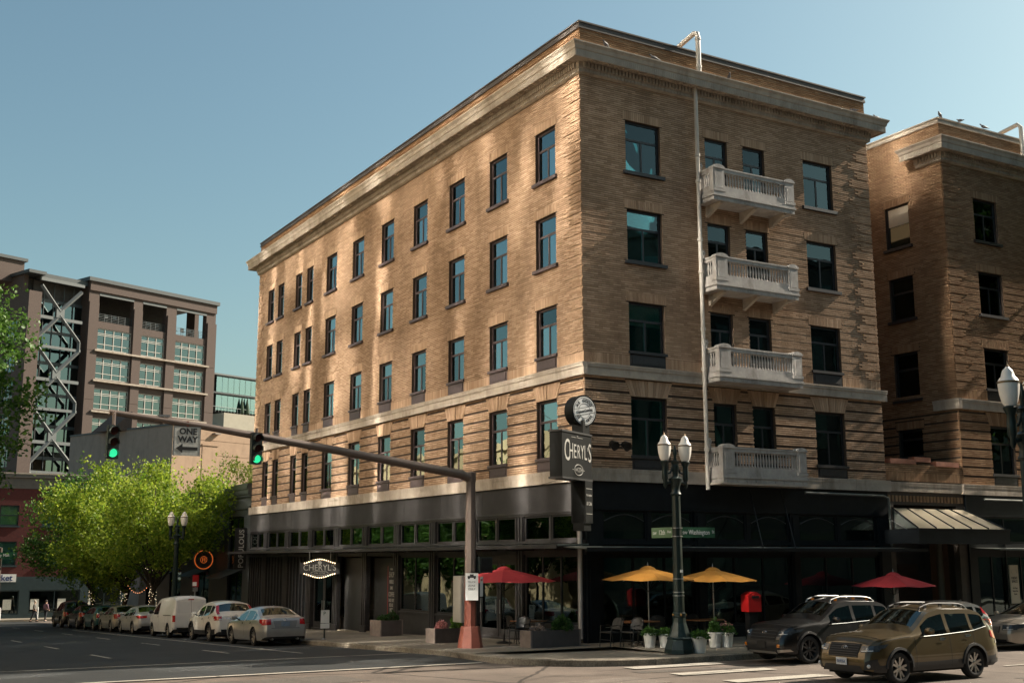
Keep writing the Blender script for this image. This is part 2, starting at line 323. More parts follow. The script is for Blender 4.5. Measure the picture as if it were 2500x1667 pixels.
# ------------------------------------------------------------------ brick hotel: facade tools
class Fr:
    def __init__(s, o, u, n): s.o, s.u, s.n = o, u, n; s.rz = 0 if abs(u[0]) > .5 else -math.pi/2
    def p(s, u, z, d): return (s.o[0]+u*s.u[0]+d*s.n[0], s.o[1]+u*s.u[1]+d*s.n[1], z)
    def box(s, mb, u0, u1, z0, z1, d0, d1):
        q = [s.p(u0,z0,d1), s.p(u1,z0,d1), s.p(u1,z0,d0), s.p(u0,z0,d0), s.p(u0,z1,d1), s.p(u1,z1,d1), s.p(u1,z1,d0), s.p(u0,z1,d0)]
        if s.rz: q = [q[1], q[0], q[3], q[2], q[5], q[4], q[7], q[6]]
        return mb.hexa(q)
def lay(u0, u1, z0, z1, ops, depth, cl=.075, bl=.32, gap=.018):
    """courses of brick: ops are trapezoid openings (za, zb, ua_low, ub_low, ua_high, ub_high)"""
    out = []; n = int(round((z1-z0)/cl)); c = (z1-z0)/n
    for k in range(n):
        za, zb = z0+k*c+gap*.5, z0+(k+1)*c-gap*.5; zm = (za+zb)/2; cuts = []
        for (oa, ob, a0, b0, a1, b1) in ops:
            if zb > oa+.004 and za < ob-.004:
                t = min(1, max(0, (zm-oa)/(ob-oa))); cuts.append((a0+(a1-a0)*t, b0+(b1-b0)*t))
        cuts.sort(); free = []; x = u0
        for a, b in cuts:
            if a > x: free.append((x, a))
            x = max(x, b)
        if x < u1: free.append((x, u1))
        for a, b in free:
            e = u0+(bl*.5 if k % 2 else 0)-bl
            e += math.floor((a-e)/bl)*bl
            while e < b-1e-6:
                l, r = max(a, e)+.004, min(b, e+bl)-.004; e += bl
                if r-l > .035: out.append((l, r, za, zb, depth(.5*(l+r), zm, k)))
    return out
def brick_mesh(name, fr, items, mat, parent, back=-.05):
    A = np.array(items); n = len(A); d = A[:, 4]+RNG.normal(0, .0007, n)
    U = A[:, [0, 1, 1, 0, 0, 1, 1, 0]]; Z = A[:, [2, 2, 3, 3, 2, 2, 3, 3]]
    D = np.concatenate([np.repeat(d[:, None], 4, 1), np.full((n, 4), back)], 1)
    V = np.stack([fr.o[0]+U*fr.u[0]+D*fr.n[0], fr.o[1]+U*fr.u[1]+D*fr.n[1], Z], -1).reshape(-1, 3)
    q = np.array([[0,1,2,3],[0,4,5,1],[1,5,6,2],[2,6,7,3],[3,7,4,0]]); F = (q[None]+8*np.arange(n)[:, None, None]).reshape(-1, 4)
    me = bpy.data.meshes.new(name); me.vertices.add(len(V)); me.vertices.foreach_set('co', V.ravel())
    me.loops.add(F.size); me.loops.foreach_set('vertex_index', F.ravel().astype(np.int32))
    me.polygons.add(len(F)); me.polygons.foreach_set('loop_start', np.arange(0, F.size, 4, dtype=np.int32)); me.update(calc_edges=True)
    me.shade_flat(); me.materials.append(mat); return tag(mk(name, me, parent), kind='stuff')
def wall(fr, u0, u1, z0, z1, rects, name, mat, parent, d0=-.32, d1=-.014):
    us = sorted({u0, u1}|{min(max(x, u0), u1) for r in rects for x in r[:2]}); zs = sorted({z0, z1}|{min(max(x, z0), z1) for r in rects for x in r[2:]})
    mb = MB()
    for za, zb in zip(zs[:-1], zs[1:]):
        run = None
        for ua, ub in zip(us[:-1], us[1:]):
            um, zm = (ua+ub)/2, (za+zb)/2
            if any(r[0] < um < r[1] and r[2] < zm < r[3] for r in rects):
                if run: fr.box(mb, run[0], run[1], za, zb, d0, d1); run = None
            else: run = (run[0], ub) if run else (ua, ub)
        if run: fr.box(mb, run[0], run[1], za, zb, d0, d1)
    return mb.build(name, mat, parent)
UNIT = {}
def unit_brick(mat):
    if mat.name not in UNIT: UNIT[mat.name] = MB().box(-.5, .5, -.5, .5, -.5, .5).mesh('brick', mat)
    return UNIT[mat.name]
def one_brick(fr, it, mat, parent):
    l, r, za, zb, d = it; o = mk('brick', unit_brick(mat), parent, fr.p((l+r)/2, (za+zb)/2, (d-.05)/2+random.gauss(0, .001)))
    o.scale = (r-l, d+.05, zb-za) if not fr.rz else (d+.05, r-l, zb-za); return o
# ---- windows: meshes shared between windows of one size
WIN = {}
def win_meshes(w, h, apron, fm, split):
    key = (round(w, 2), round(h, 2), apron, fm.name, split)
    if key in WIN: return WIN[key]
    f = .085; t = h*.64; a = .12; b = .20; mb = MB()
    mb.box(-w/2, -w/2+f, a, b, 0, h); mb.box(w/2-f, w/2, a, b, 0, h); mb.box(-w/2+f, w/2-f, a, b, h-f, h); mb.box(-w/2+f, w/2-f, a, b, 0, f*.8)
    mb.box(-w/2+f, w/2-f, a+.01, b, t-.04, t+.04)
    x = 0 if split == 2 else .0
    if split == 2: mb.box(-.035, .035, a+.015, b, f*.8, t-.04)
    mb.box(-w/2+.004, w/2-.004, b, .31, 0, .02)
    fr_ = mb.mesh('frame', fm)
    def pane(x0, x1, z0, z1): return MB().box(x0, x1, a+.035, a+.043, z0, z1).mesh('pane', M['pane_side'] if fm is M['frame'] else M['pane'])
    ps = [pane(-w/2+f, w/2-f, t+.04, h-f)]
    ps += [pane(-w/2+f, -.035, f*.8, t-.04), pane(.035, w/2-f, f*.8, t-.04)] if split == 2 else [pane(-w/2+f, w/2-f, f*.8, t-.04)]
    mb = MB()
    if apron: mb.box(-w/2+.003, w/2-.003, .0, .30, -apron+.02, -.003); mb.box(-w/2-.05, w/2+.05, -.07, .118, -.07, .03); mb.box(-w/2+.1, w/2-.1, -.02, .0, -apron+.08, -.11)
    else: mb.hexa([(-w/2-.13, -.10, -.14), (w/2+.13, -.10, -.14), (w/2+.13, .12, -.14), (-w/2-.13, .12, -.14), (-w/2-.13, -.10, -.02), (w/2+.13, -.10, -.02), (w/2+.13, .12, .02), (-w/2-.13, .12, .02)])
    sm = mb.mesh('sill', fm)
    WIN[key] = (fr_, ps, sm); return WIN[key]
CUR = {}
def curtain(w, h, kind):
    """drapes gathered at the sides, or a roller blind pulled part way"""
    key = (round(w, 1), round(h, 1), kind)
    if key in CUR: return CUR[key]
    mb = MB()
    if kind[0] == 'b':
        z = h*(1-kind[1]); mb.box(-w/2+.05, w/2-.05, .215, .22, z, h); return CUR.setdefault(key, mb.mesh('blind', M['blind']))
    for s in (-1, 1):
        x0, x1 = (-w/2+.03, -w/2+w*kind[1]) if s < 0 else (w/2-w*kind[2], w/2-.03)
        n = max(4, int((x1-x0)/.05)); row = [(x0+(x1-x0)*i/n, .215+.02*(i % 2)) for i in range(n+1)]
        mb.loft([[(x, y, .03) for x, y in row], [(x, y, h-.03) for x, y in row]], closed=False)
    return CUR.setdefault(key, mb.mesh('curtain', M['curtain']))
def window(root, fr, ua, ub, za, zb, apron, fm, split=2, dress=None):
    w, h = ub-ua, zb-za; e = sub('window', root, fr.p((ua+ub)/2, za, 0), (0, 0, fr.rz))
    f_, ps, sm = win_meshes(w, h, apron, fm, split); mk('frame', f_, e)
    for p in ps: mk('pane', p, e)
    mk('sill', sm, e)
    r = random.random(); dress = dress or (('b', random.choice((.25, .45, .6))) if r < .38 else ('c', .5, .49) if r < .6 else ('c', random.choice((.2, .3)), random.choice((.12, .3, .42))) if r < .9 else None)
    if dress: c = curtain(w, h, dress); mk(c.name.split('.')[0], c, e)
    return e
def soldiers(ua, ub, za, zb, w=.088):
    n = max(3, int(round((ub-ua)/w))); s = (ub-ua)/n
    return [(ua+i*s+.006, ua+(i+1)*s-.006, za+.006, zb-.006, .004) for i in range(n)]
def flat_arch(root, fr, ua, ub, za, zb, flare, mat, as_objects):
    """splayed bricks over a second-floor window"""
    w = ub-ua; n = max(7, int(round(w/.105))); mb = MB()
    for i in range(n):
        a, b = i/n, (i+1)/n; g = .007
        lo = [ua+a*w+g, ua+b*w-g]; hi = [ua-flare+a*(w+2*flare)+g, ua-flare+b*(w+2*flare)-g]; d = .03+(.022 if i == n//2 else 0)+random.gauss(0, .002)
        q = [fr.p(lo[0], za, d), fr.p(lo[1], za, d), fr.p(lo[1], za, -.05), fr.p(lo[0], za, -.05), fr.p(hi[0], zb, d), fr.p(hi[1], zb, d), fr.p(hi[1], zb, -.05), fr.p(hi[0], zb, -.05)]
        if fr.rz: q = [q[1], q[0], q[3], q[2], q[5], q[4], q[7], q[6]]
        if as_objects: MB().hexa(q).build('brick', mat, root)
        else: mb.hexa(q)
    if not as_objects: tag(mb.build('arch_bricks', mat, root), kind='stuff')
ROWS = [(16.39, 18.28, 0), (13.12, 15.0, 0), (9.86, 11.64, .5), (6.26, 8.31, .46)]      # glass bottom, head, apron
BELT0, BELT1, BAND0, BAND1, WTOP = 8.91, 9.33, 5.38, 5.80, 19.60
FARC, FLARE = .56, .24
def facade(root, fr, U0, U1, cols, mat, fm, quoin, near=None, budget=0, arches=True, rows=ROWS, nobj=0, ground=BAND1, soldier_belt=True):
    rects, ops, sold = [], [], []
    for ua, ub, split in cols:
        for i, (za, zb, ap) in enumerate(rows):
            rects.append((ua, ub, za-ap, zb)); ops.append((za-ap, zb, ua, ub, ua, ub))
            if i == 3 and arches: ops.append((zb, zb+FARC, ua, ub, ua-FLARE*(.55 if ub-ua < 1 else 1), ub+FLARE*(.55 if ub-ua < 1 else 1)))
            else: ops.append((zb, zb+.34, ua-.1, ub+.1, ua-.1, ub+.1)); sold += soldiers(ua-.1, ub+.1, zb, zb+.34)
    def dq(u, z, k):
        q = -.007 if k % 4 == 3 else 0.
        if quoin:
            blk = (k//5) % 2; Lq = 1.0 if blk else .68
            for e, on in ((u-U0, quoin[0]), (U1-u, quoin[1])):
                if on and e < Lq and k % 5 != 4: q = .032
        return q
    def d2(u, z, k): return -.016 if k % 5 == 4 else .022
    up = lay(U0, U1, BELT1+.40, WTOP, ops, dq)
    gaps = []; x = U0
    for ua, ub, _ in cols: gaps.append((x, ua)); x = ub
    gaps.append((x, U1))
    if soldier_belt:
        for a, b in gaps: sold += soldiers(a, b, BELT1+.02, BELT1+.40)
    lo = lay(U0, U1, ground, BELT0, ops, d2)
    wall(fr, U0+.03, U1, ground-.02, WTOP, rects, 'wall', M['mortar'], root)
    arch_near = 0
    if near:
        lo.sort(key=lambda t: (t[0]-near[0])**2*.35+(t[2]-near[1])**2); pick = lo[:budget]; lo = lo[budget:]
        for it in pick: one_brick(fr, it, mat, root)
    brick_mesh('brick_courses', fr, up+lo+sold, mat, root)
    for j, (ua, ub, split) in enumerate(cols):
        for i, (za, zb, ap) in enumerate(rows):
            dr = None
            if fr.rz == 0 and i == 3: dr = ('c', .1, .1)
            window(root, fr, ua, ub, za, zb, ap, fm, split, dr)
            if i == 3 and arches: flat_arch(root, fr, ua, ub, zb+.004, zb+FARC, FLARE*(.55 if ub-ua < 1 else 1), mat, j < nobj)
def sweep(prof, path_fn, name, mat, parent):
    """prof [(d, z)] closed; path_fn(d) -> list of plan points"""
    rings = []; n = len(path_fn(0)); P = [path_fn(d) for d, z in prof]; mb = MB()
    return mb.loft([[(*P[k][i], prof[k][1]) for k in range(len(prof))] for i in range(n)]).build(name, mat, parent)
COR = [(-.1, 19.60), (.05, 19.60), (.12, 19.64), (.13, 19.76), (.16, 19.78), (.16, 20.0), (.54, 20.02), (.54, 19.97), (.57, 19.97), (.57, 20.22), (.60, 20.25), (.63, 20.36), (.70, 20.46), (.70, 20.50), (-.1, 20.54)]
def cornice_bits(root, fr, u0, u1, e0, e1):
    """dentils, beads and flutes (too small to pick apart) and the coffers of the soffit"""
    mb = MB(); n = int((u1-u0)/.15)
    for i in range(n):
        u = u0+(i+.5)*(u1-u0)/n; fr.box(mb, u-.045, u+.045, 19.80, 19.985, .155, .235); fr.box(mb, u-.05, u+.05, 19.65, 19.75, .125, .155)
    n = int((u1-u0+e0+e1)/.085)
    for i in range(n):
        u = u0-e0+(i+.5)*(u1-u0+e0+e1)/n; fr.box(mb, u-.024, u+.024, 20.0, 20.2, .565, .582)
    tag(mb.build('dentil_course', M['stone'], root), kind='stuff')
    n = int((u1-u0)/.66); s = (u1-u0)/n
    for i in range(n):
        a = u0+i*s; mb = MB(); fr.box(mb, a+.05, a+s-.05, 19.985, 20.012, .27, .29); fr.box(mb, a+.05, a+s-.05, 19.985, 20.012, .50, .52)
        fr.box(mb, a+.05, a+.08, 19.985, 20.012, .29, .50); fr.box(mb, a+s-.08, a+s-.05, 19.985, 20.012, .29, .50); fr.box(mb, a+s*.5-.09, a+s*.5+.09, 19.97, 20.012, .35, .44)
        mb.build('soffit_panel', M['stone'], root)
def stones(part, fr, u0, u1, z0, z1, d, step=1.75, lip=.05, c0=0, c1=0):
    n = max(1, int(round((u1-u0)/step))); s = (u1-u0)/n
    for i in range(n):
        a, b = u0+i*s+(.004 if i else -c0), u0+(i+1)*s-(.004 if i < n-1 else -c1); mb = MB()
        fr.box(mb, a, b, z0, z1-.14, -.03, d-lip); fr.box(mb, a, b, z1-.14, z1-.05, -.03, d-lip*.35); fr.box(mb, a, b, z1-.05, z1, -.03, d)
        mb.build('stone', M['stone'], part)
# ------------------------------------------------------------------ the corner hotel
W1, E1 = 14.1, 34.65
hotel = thing('brick_hotel', 'tan brick corner hotel with white balconies and black shop fronts', 'building', (0, 0, 0))
RF = Fr((0, 0), (1, 0), (0, -1)); LF = Fr((0, 0), (0, 1), (-1, 0))
rcols = [(1.91, 3.46, 2), (5.55, 6.62, 2), (7.40, 8.47, 2), (10.49, 12.04, 2)]
lcols = [(1.67+3.453*k, 3.03+3.453*k, 2) for k in range(7)]+[(25.72, 26.63, 1), (27.43, 28.37, 1), (30.28, 31.23, 1), (31.95, 32.95, 1)]
facade(hotel, RF, 0, W1, rcols, M['brick'], M['frame_dark'], (0, 1), (0, 7.3), 62, nobj=4)
facade(hotel, LF, 0, E1, lcols, M['brick'], M['frame'], (1, 1), (0, 7.3), 62, nobj=8)
# unseen sides, roof and the dark rooms behind the glass
mb = MB(); mb.box(W1-.3, W1-.01, .33, E1, -1.2, 20.4); mb.box(.33, W1-.3, E1-.3, E1-.02, -1.2, 20.4); mb.box(.05, W1-.05, .05, E1-.05, 20.4, 20.55)
mb.build('rear_wall', M['brick2'], hotel)
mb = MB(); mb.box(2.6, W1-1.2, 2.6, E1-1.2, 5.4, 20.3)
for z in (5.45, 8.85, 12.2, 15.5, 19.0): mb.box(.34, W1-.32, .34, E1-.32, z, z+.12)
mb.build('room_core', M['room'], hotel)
path = lambda d: [(W1+d, E1*.5), (W1+d, -d), (-d, -d), (-d, E1+d), (W1*.5, E1+d)]
sweep(COR, path, 'cornice', M['stone'], hotel)
cornice_bits(hotel, RF, 0, W1, .57, .57); cornice_bits(hotel, LF, 0, E1, .57, .57)
for fr, u in ((RF, W1), (LF, E1)):
    wall(fr, .03, u, 20.5, 21.36, [], 'parapet', M['mortar'], hotel)
    brick_mesh('brick_courses', fr, lay(0, u, 20.54, 21.36, [], lambda a, z, k: .0 if k % 4 else .012), M['brick2'], hotel)
M['coping'] = pmat('dark coping', (.06, .05, .045), .6, var=.3, scale=2, dirt=.4)
sweep([(-.4, 21.34), (.05, 21.34), (.05, 21.44), (.03, 21.46), (.03, 21.54), (.07, 21.55), (.07, 21.60), (-.4, 21.60)], lambda d: [(W1+d, E1), (W1+d, -d), (-d, -d), (-d, E1+d), (W1, E1+d)], 'coping', M['coping'], hotel)
belt = sub('belt_course', hotel); band = sub('band_course', hotel)
stones(belt, RF, 0, W1, BELT0, BELT1, .19, c1=.19); stones(belt, LF, 0, E1, BELT0, BELT1, .19, c0=.19, c1=.1)
stones(band, RF, 0, W1, BAND0, BAND1, .16, c1=.10, lip=.02); stones(band, LF, 0, E1, BAND0, BAND1, .16, c0=.16, c1=.1, lip=.02)

# ---- balconies
def baluster_mesh():
    return MB().lathe([(.035, 0), (.045, .03), (.022, .07), (.032, .16), (.04, .26), (.03, .36), (.02, .43), (.04, .47), (.04, .5)], 8).mesh('baluster', M['balcony'], True)
BAL = baluster_mesh()
def balcony(z0, brackets):
    e = sub('balcony', hotel, (0, 0, z0)); xa, xb, D = 5.12, 9.05, .92; mt = M['balcony']
    mb = MB(); mb.box(xa, xb, -D, -.02, 0, .16); mb.box(xa-.04, xb+.04, -D-.04, -.02, .16, .24); mb.box(xa-.01, xb+.01, -D-.01, -.02, .24, .34)
    mb.build('slab', mt, e)
    for i in range(9): MB().disc((xa+.2+i*(xb-xa-.4)/8, -D-.001, .08), (0, -1, 0), .045, .02, 12).build('rosette', mt, e)
    # corner pedestals with arched caps
    for x0, x1 in ((xa, xa+.52), (xb-.44, xb)):
        mb = MB(); mb.box(x0, x1, -D, -D+.2, .34, 1.22); mb.box(x0+.08, x1-.08, -D-.025, -D, .46, 1.06); mb.box(x0-.03, x1+.03, -D-.03, -D+.23, .34, .44)
        n = 10; xm, rr = (x0+x1)/2, (x1-x0)/2+.03
        mb.prism([(xm-rr, -D-.035, 1.20)]+[(xm-rr*math.cos(math.pi*k/n), -D-.035, 1.22+.13*math.sin(math.pi*k/n)) for k in range(n+1)]+[(xm+rr, -D-.035, 1.20)], (0, .27, 0))
        mb.build('pedestal', mt, e)
    mb = MB(); mb.box(xa+.52, xb-.44, -D+.02, -D+.16, 1.08, 1.2); mb.box(xa+.52, xb-.44, -D, -D+.18, 1.2, 1.25)
    for x in (xa, xb-.14): mb.box(x+.02, x+.14, -D+.2, -.02, 1.08, 1.2); mb.box(x, x+.16, -D+.23, -.02, 1.2, 1.25)
    mb.build('handrail', mt, e)
    mb = MB(); mb.box(xa+.52, xb-.44, -D+.02, -D+.16, .34, .56)
    for x in (xa, xb-.14): mb.box(x+.02, x+.14, -D+.2, -.02, .34, .56)
    mb.box(xa+.001, xa+.2, -.2, -.02, .57, 1.07); mb.build('plinth', mt, e)
    n = 22
    for i in range(n): mk('baluster', BAL, e, (xa+.52+(i+.5)*(xb-xa-.96)/n, -D+.09, .56)).scale = (1, 1, 1.04)
    for x in (xa+.08, xb-.06):
        for i in range(4): mk('baluster', BAL, e, (x, -D+.28+i*.12, .56)).scale = (1, 1, 1.04)
    MB().lathe([(.05, 0), (.07, .04), (.03, .09), (.06, .18), (.085, .25), (.04, .31), (.07, .34), (.03, .36)], 10, (xa+.1, -.12, 1.25)).build('urn', mt, e, smooth=True)
    if brackets:
        for x in (xa+.35, (xa+xb)/2, xb-.5):
            MB().prism([(x, -.02, 0), (x, -.02, -.42), (x, -D+.08, -.06), (x, -D+.08, 0)], (.14, 0, 0)).build('bracket', M['stone'], e)
    return e
for z, b in ((15.58, 1), (12.26, 1), (8.96, 0), (5.42, 0)): balcony(z, b)
mb = MB(); mb.box(5.0, 9.17, -.95, -.17, 5.36, 5.419); mb.build('balcony_apron', M['stone'], hotel)
# ---- cream standpipe with collars and the hooked vent over the roof edge
pp = sub('standpipe', hotel)
MB().tube([(4.97, -.26, 5.2), (4.97, -.26, 20.02)], .075, 12).build('pipe', M['pipe'], pp, smooth=True)
MB().tube([(4.97, -.5, 20.5), (4.97, -.5, 21.9), (4.97, -.46, 22.08), (4.97, -.3, 22.16), (4.97, .5, 22.02), (4.97, 1.6, 21.8)], .095, 12).build('roof_pipe', M['pipe'], pp, smooth=True)
for z in (6.6, 9.45, 10.9, 13.0, 14.2, 16.4, 17.4): MB().lathe([(.076, -.06), (.10, -.05), (.10, .05), (.076, .06)], 12, (4.97, -.26, z)).build('collar', M['pipe'], pp)
for z in (20.75, 21.85): MB().lathe([(.096, -.05), (.115, -.04), (.115, .04), (.096, .05)], 12, (4.97, -.5, z)).build('collar', M['pipe'], pp)
for x in (3.9, 4.25): 
    mb = MB(); mb.tube([(x, .9, 21.2), (x, .9, 22.1)], .03, 6)
    for k in range(6): mb.box(x-.12+.24*math.cos(k)*.2, x+.12+.02*k, .87, .93, 21.9+.035*k, 21.915+.035*k)
    mb.build('roof_vent', M['pipe'], pp)
# floodlights on brackets by the second floor corner
fl = sub('floodlight', hotel, (.95, 0, 6.55))
MB().tube([(0, -.02, 0), (0, -.35, .0), (.38, -.35, .06)], .03, 8).build('arm', M['iron'], fl)
for x in (-.08, .42): MB().lathe([(.05, -.14), (.12, -.1), (.15, .06), (.16, .14), (.13, .13)], 14, (0, 0, 0)).xf(Matrix.Translation((x, -.4, .02)) @ Matrix.Rotation(R(118), 4, 'X')).build('lamp_head', M['iron'], fl, smooth=True)
mb = MB(); mb.tube([(9.6, -.2, 5.22), (13.7, -.2, 5.2), (13.95, -.2, 5.12), (13.98, -.2, 4.9), (13.98, -.2, 3.3)], .045, 8); mb.build('conduit', M['canopy'], hotel, smooth=True)
# ------------------------------------------------------------------ shop fronts of the hotel
def text(body, size, mat, parent, loc, rot, name='lettering', sx=1., ext=.004, align='CENTER', shear=0, spacing=1., bold=0):
    cu = bpy.data.curves.new('t', 'FONT'); cu.body = body; cu.size = size; cu.extrude = ext; cu.align_x = align; cu.align_y = 'CENTER'; cu.shear = shear
    cu.space_character = spacing; cu.offset = bold; cu.resolution_u = 3
    o = bpy.data.objects.new('t', cu); COL.objects.link(o); bpy.context.view_layer.update()
    me = bpy.data.meshes.new_from_object(o.evaluated_get(bpy.context.evaluated_depsgraph_get())); me.name = name
    bpy.data.objects.remove(o); bpy.data.curves.remove(cu); me.materials.clear(); me.materials.append(mat)
    t = mk(name, me, parent, loc, rot); t.scale = (sx, 1, 1); return t
FACE_R = (math.pi/2, 0, 0)                   # lettering that faces -Y, reads along +X
FACE_L = (math.pi/2, 0, -math.pi/2)          # lettering that faces -X, reads along -Y
M['ink'] = pmat('black ink', (.012, .012, .012), .5, var=0)
M['letter'] = pmat('pale lettering', (.36, .35, .32), .5, var=0)
M['letter_grey'] = pmat('grey lettering', (.30, .29, .27), .4, .2, var=0)
M['bulb'] = pmat('lit sign bulb', (1, .9, .7), .4, var=0, emit=(1, .72, .42), es=1.6)
M['wood'] = pmat('orange wood', (.30, .12, .045), .45, var=.25, scale=7)
M['red'] = pmat('red enamel', (.32, .008, .008), .4, var=.06, coat=.3)
M['shopfloor'] = pmat('shop floor', (.10, .07, .05), .6, var=.2)
def pane_part(name, fr, root, ua, ub, za, zb, d, fm, f=.06, mull=(), bars=(), glass='shopglass', dep=.08):
    """a framed light: frame and panes under one part"""
    e = sub(name, root); mb = MB()
    fr.box(mb, ua, ua+f, za, zb, d-dep, d); fr.box(mb, ub-f, ub, za, zb, d-dep, d); fr.box(mb, ua+f, ub-f, zb-f, zb, d-dep, d); fr.box(mb, ua+f, ub-f, za, za+f, d-dep, d)
    us = [ua+f]+[x for m in mull for x in (m-f*.4, m+f*.4)]+[ub-f]
    for m in mull: fr.box(mb, m-f*.4, m+f*.4, za+f, zb-f, d-dep+.01, d-.006)
    mb.build('frame', fm, e)
    for a, b in zip(us[::2], us[1::2]):
        m2 = MB(); fr.box(m2, a, b, za+f, zb-f, d-dep*.5-.004, d-dep*.5+.004); m2.build('pane', M[glass], e)
    return e
front = sub('shop_front', hotel)
# side street front: fascia panels, transom lights, pilasters, canopy
n = 10
for i in range(n):
    a, b = i*E1/n+.006, (i+1)*E1/n-.006; mb = MB(); LF.box(mb, a, b, 4.46, BAND0, -.1, .05); mb.build('fascia_panel', M['fascia'], hotel)
mb = MB(); LF.box(mb, 0, E1, 4.40, 4.46, -.1, .10); LF.box(mb, 0, E1, 4.33, 4.40, -.1, .06); LF.box(mb, 0, E1, 3.36, 3.46, -.14, .08); LF.box(mb, 0, E1, 2.98, 3.22, -.14, .03)
mb.build('moulding', M['black'], hotel)
PIL = [.28]+[4.22+3.455*k for k in range(9)]
for k, u in enumerate(PIL):
    g = gz(u+.3)+.15; mb = MB(); hw_ = .16 if k == 0 else .27
    LF.box(mb, u-hw_, u+hw_, g, 4.33, -.14, .03)
    for q in (-.72, 0, .72): LF.box(mb, u+q*hw_-.055, u+q*hw_+.055, g+.32, 4.30, .03, .075)
    LF.box(mb, u-hw_-.03, u+hw_+.03, g, g+.3, -.1, .10); mb.build('pilaster', M['black'], hotel)
M['boards'] = pmat('mural board', (.42, .30, .16), .8, var=.4, scale=1.4)
for k in range(len(PIL)):
    a = PIL[k]+(.16 if k == 0 else .27); b = (PIL[k+1]-.27) if k+1 < len(PIL) else E1-.1
    if b-a < .6: continue
    mid = (a+b)/2
    for x0, x1 in ((a+.02, mid-.05), (mid+.05, b-.02)): pane_part('transom_window', LF, hotel, x0, x1, 3.46, 4.33, -.02, M['black'], .07)
    mb = MB(); LF.box(mb, mid-.05, mid+.05, 3.46, 4.33, -.12, .0); mb.build('mullion', M['black'], hotel)
    g0, g1 = gz(a)+.15, gz(b)+.15; g = min(g0, g1)-.05
    if k in (0, 2, 3):      # display windows over a stall riser
        mb = MB(); LF.box(mb, a, b, g, .62, -.12, .0); LF.box(mb, a, b, .62, .70, -.14, .06); mb.build('stall_riser', M['black'], hotel)
        pane_part('display_window', LF, hotel, a+.02, b-.02, .70, 2.98, -.03, M['black'], .08, (a+(b-a)/3, a+2*(b-a)/3) if k == 0 else (mid,))
    elif k in (1, 6):       # glazed double doors
        z0 = g+.18
        for x0, x1 in ((a+.06, mid-.02), (mid+.02, b-.06)):
            d = pane_part('door', LF, hotel, x0, x1, z0, 2.75, -.10, M['black'], .12); m2 = MB(); LF.box(m2, x0+.12, x1-.12, z0, z0+.28, -.17, -.11); m2.build('kick_plate', M['black'], d)
            hx = mid-.14 if x0 < mid-.3 else mid+.14
            m2 = MB(); m2.tube([LF.p(hx, 1.0+g, -.06), LF.p(hx, 1.5+g, -.06)], .018, 6); m2.build('handle', M['steel'], d)
        mb = MB(); LF.box(mb, a, b, 2.75, 2.98, -.18, -.02); LF.box(mb, a, b, g, z0, -.3, .0); mb.build('door_head', M['black'], hotel)
    elif k in (4, 5):       # dark doors with little ironwork
        mb = MB(); LF.box(mb, a+.04, b-.04, g+.1, 2.9, -.4, -.34); mb.build('dark_door', M['ink'], hotel)
        for z in (1.1, 1.55, 2.15): m2 = MB(); LF.box(m2, a+.16, a+.22, z-.1+g*.5, z+.04+g*.5, -.335, -.30); m2.build('door_fitting', M['steel'], hotel)
        m2 = MB(); LF.box(m2, a, b, g, g+.12, -.4, .0); m2.build('threshold', M['concrete'], hotel)
    else:                   # panelled dark wall
        mb = MB(); LF.box(mb, a, b, g, 2.98, -.12, -.04); mb.build('shop_wall', M['black2'], hotel)
        for i in range(6): u = a+.25+i*(b-a-.5)/5; m2 = MB(); LF.box(m2, u-.06, u+.06, g+.15, 2.95, -.04, .02); m2.build('batten', M['black'], hotel)
# canopy over the side street pavement
cn = sub('canopy', hotel); mb = MB()
mb.hexa([LF.p(34.9, 3.24, 1.25), LF.p(-.2, 3.24, 1.25), LF.p(-.2, 3.28, .03), LF.p(34.9, 3.28, .03), LF.p(34.9, 3.275, 1.25), LF.p(-.2, 3.275, 1.25), LF.p(-.2, 3.33, .03), LF.p(34.9, 3.33, .03)])
mb.build('canopy_sheet', M['canopy'], cn)
mb = MB(); LF.box(mb, -.2, 34.9, 3.17, 3.29, 1.25, 1.29); mb.build('edge_trim', M['black'], cn)
for i in range(14): mb = MB(); u = .6+i*2.6; LF.box(mb, u-.03, u+.03, 3.12, 3.238, .05, 1.24); mb.build('rafter', M['black'], cn)
MB().tube([(-.17, .12, .3), (-.17, .12, 4.4)], .075, 12).build('corner_downpipe', pmat('pale downpipe', (.34, .31, .29), .4, var=.1), hotel, smooth=True)
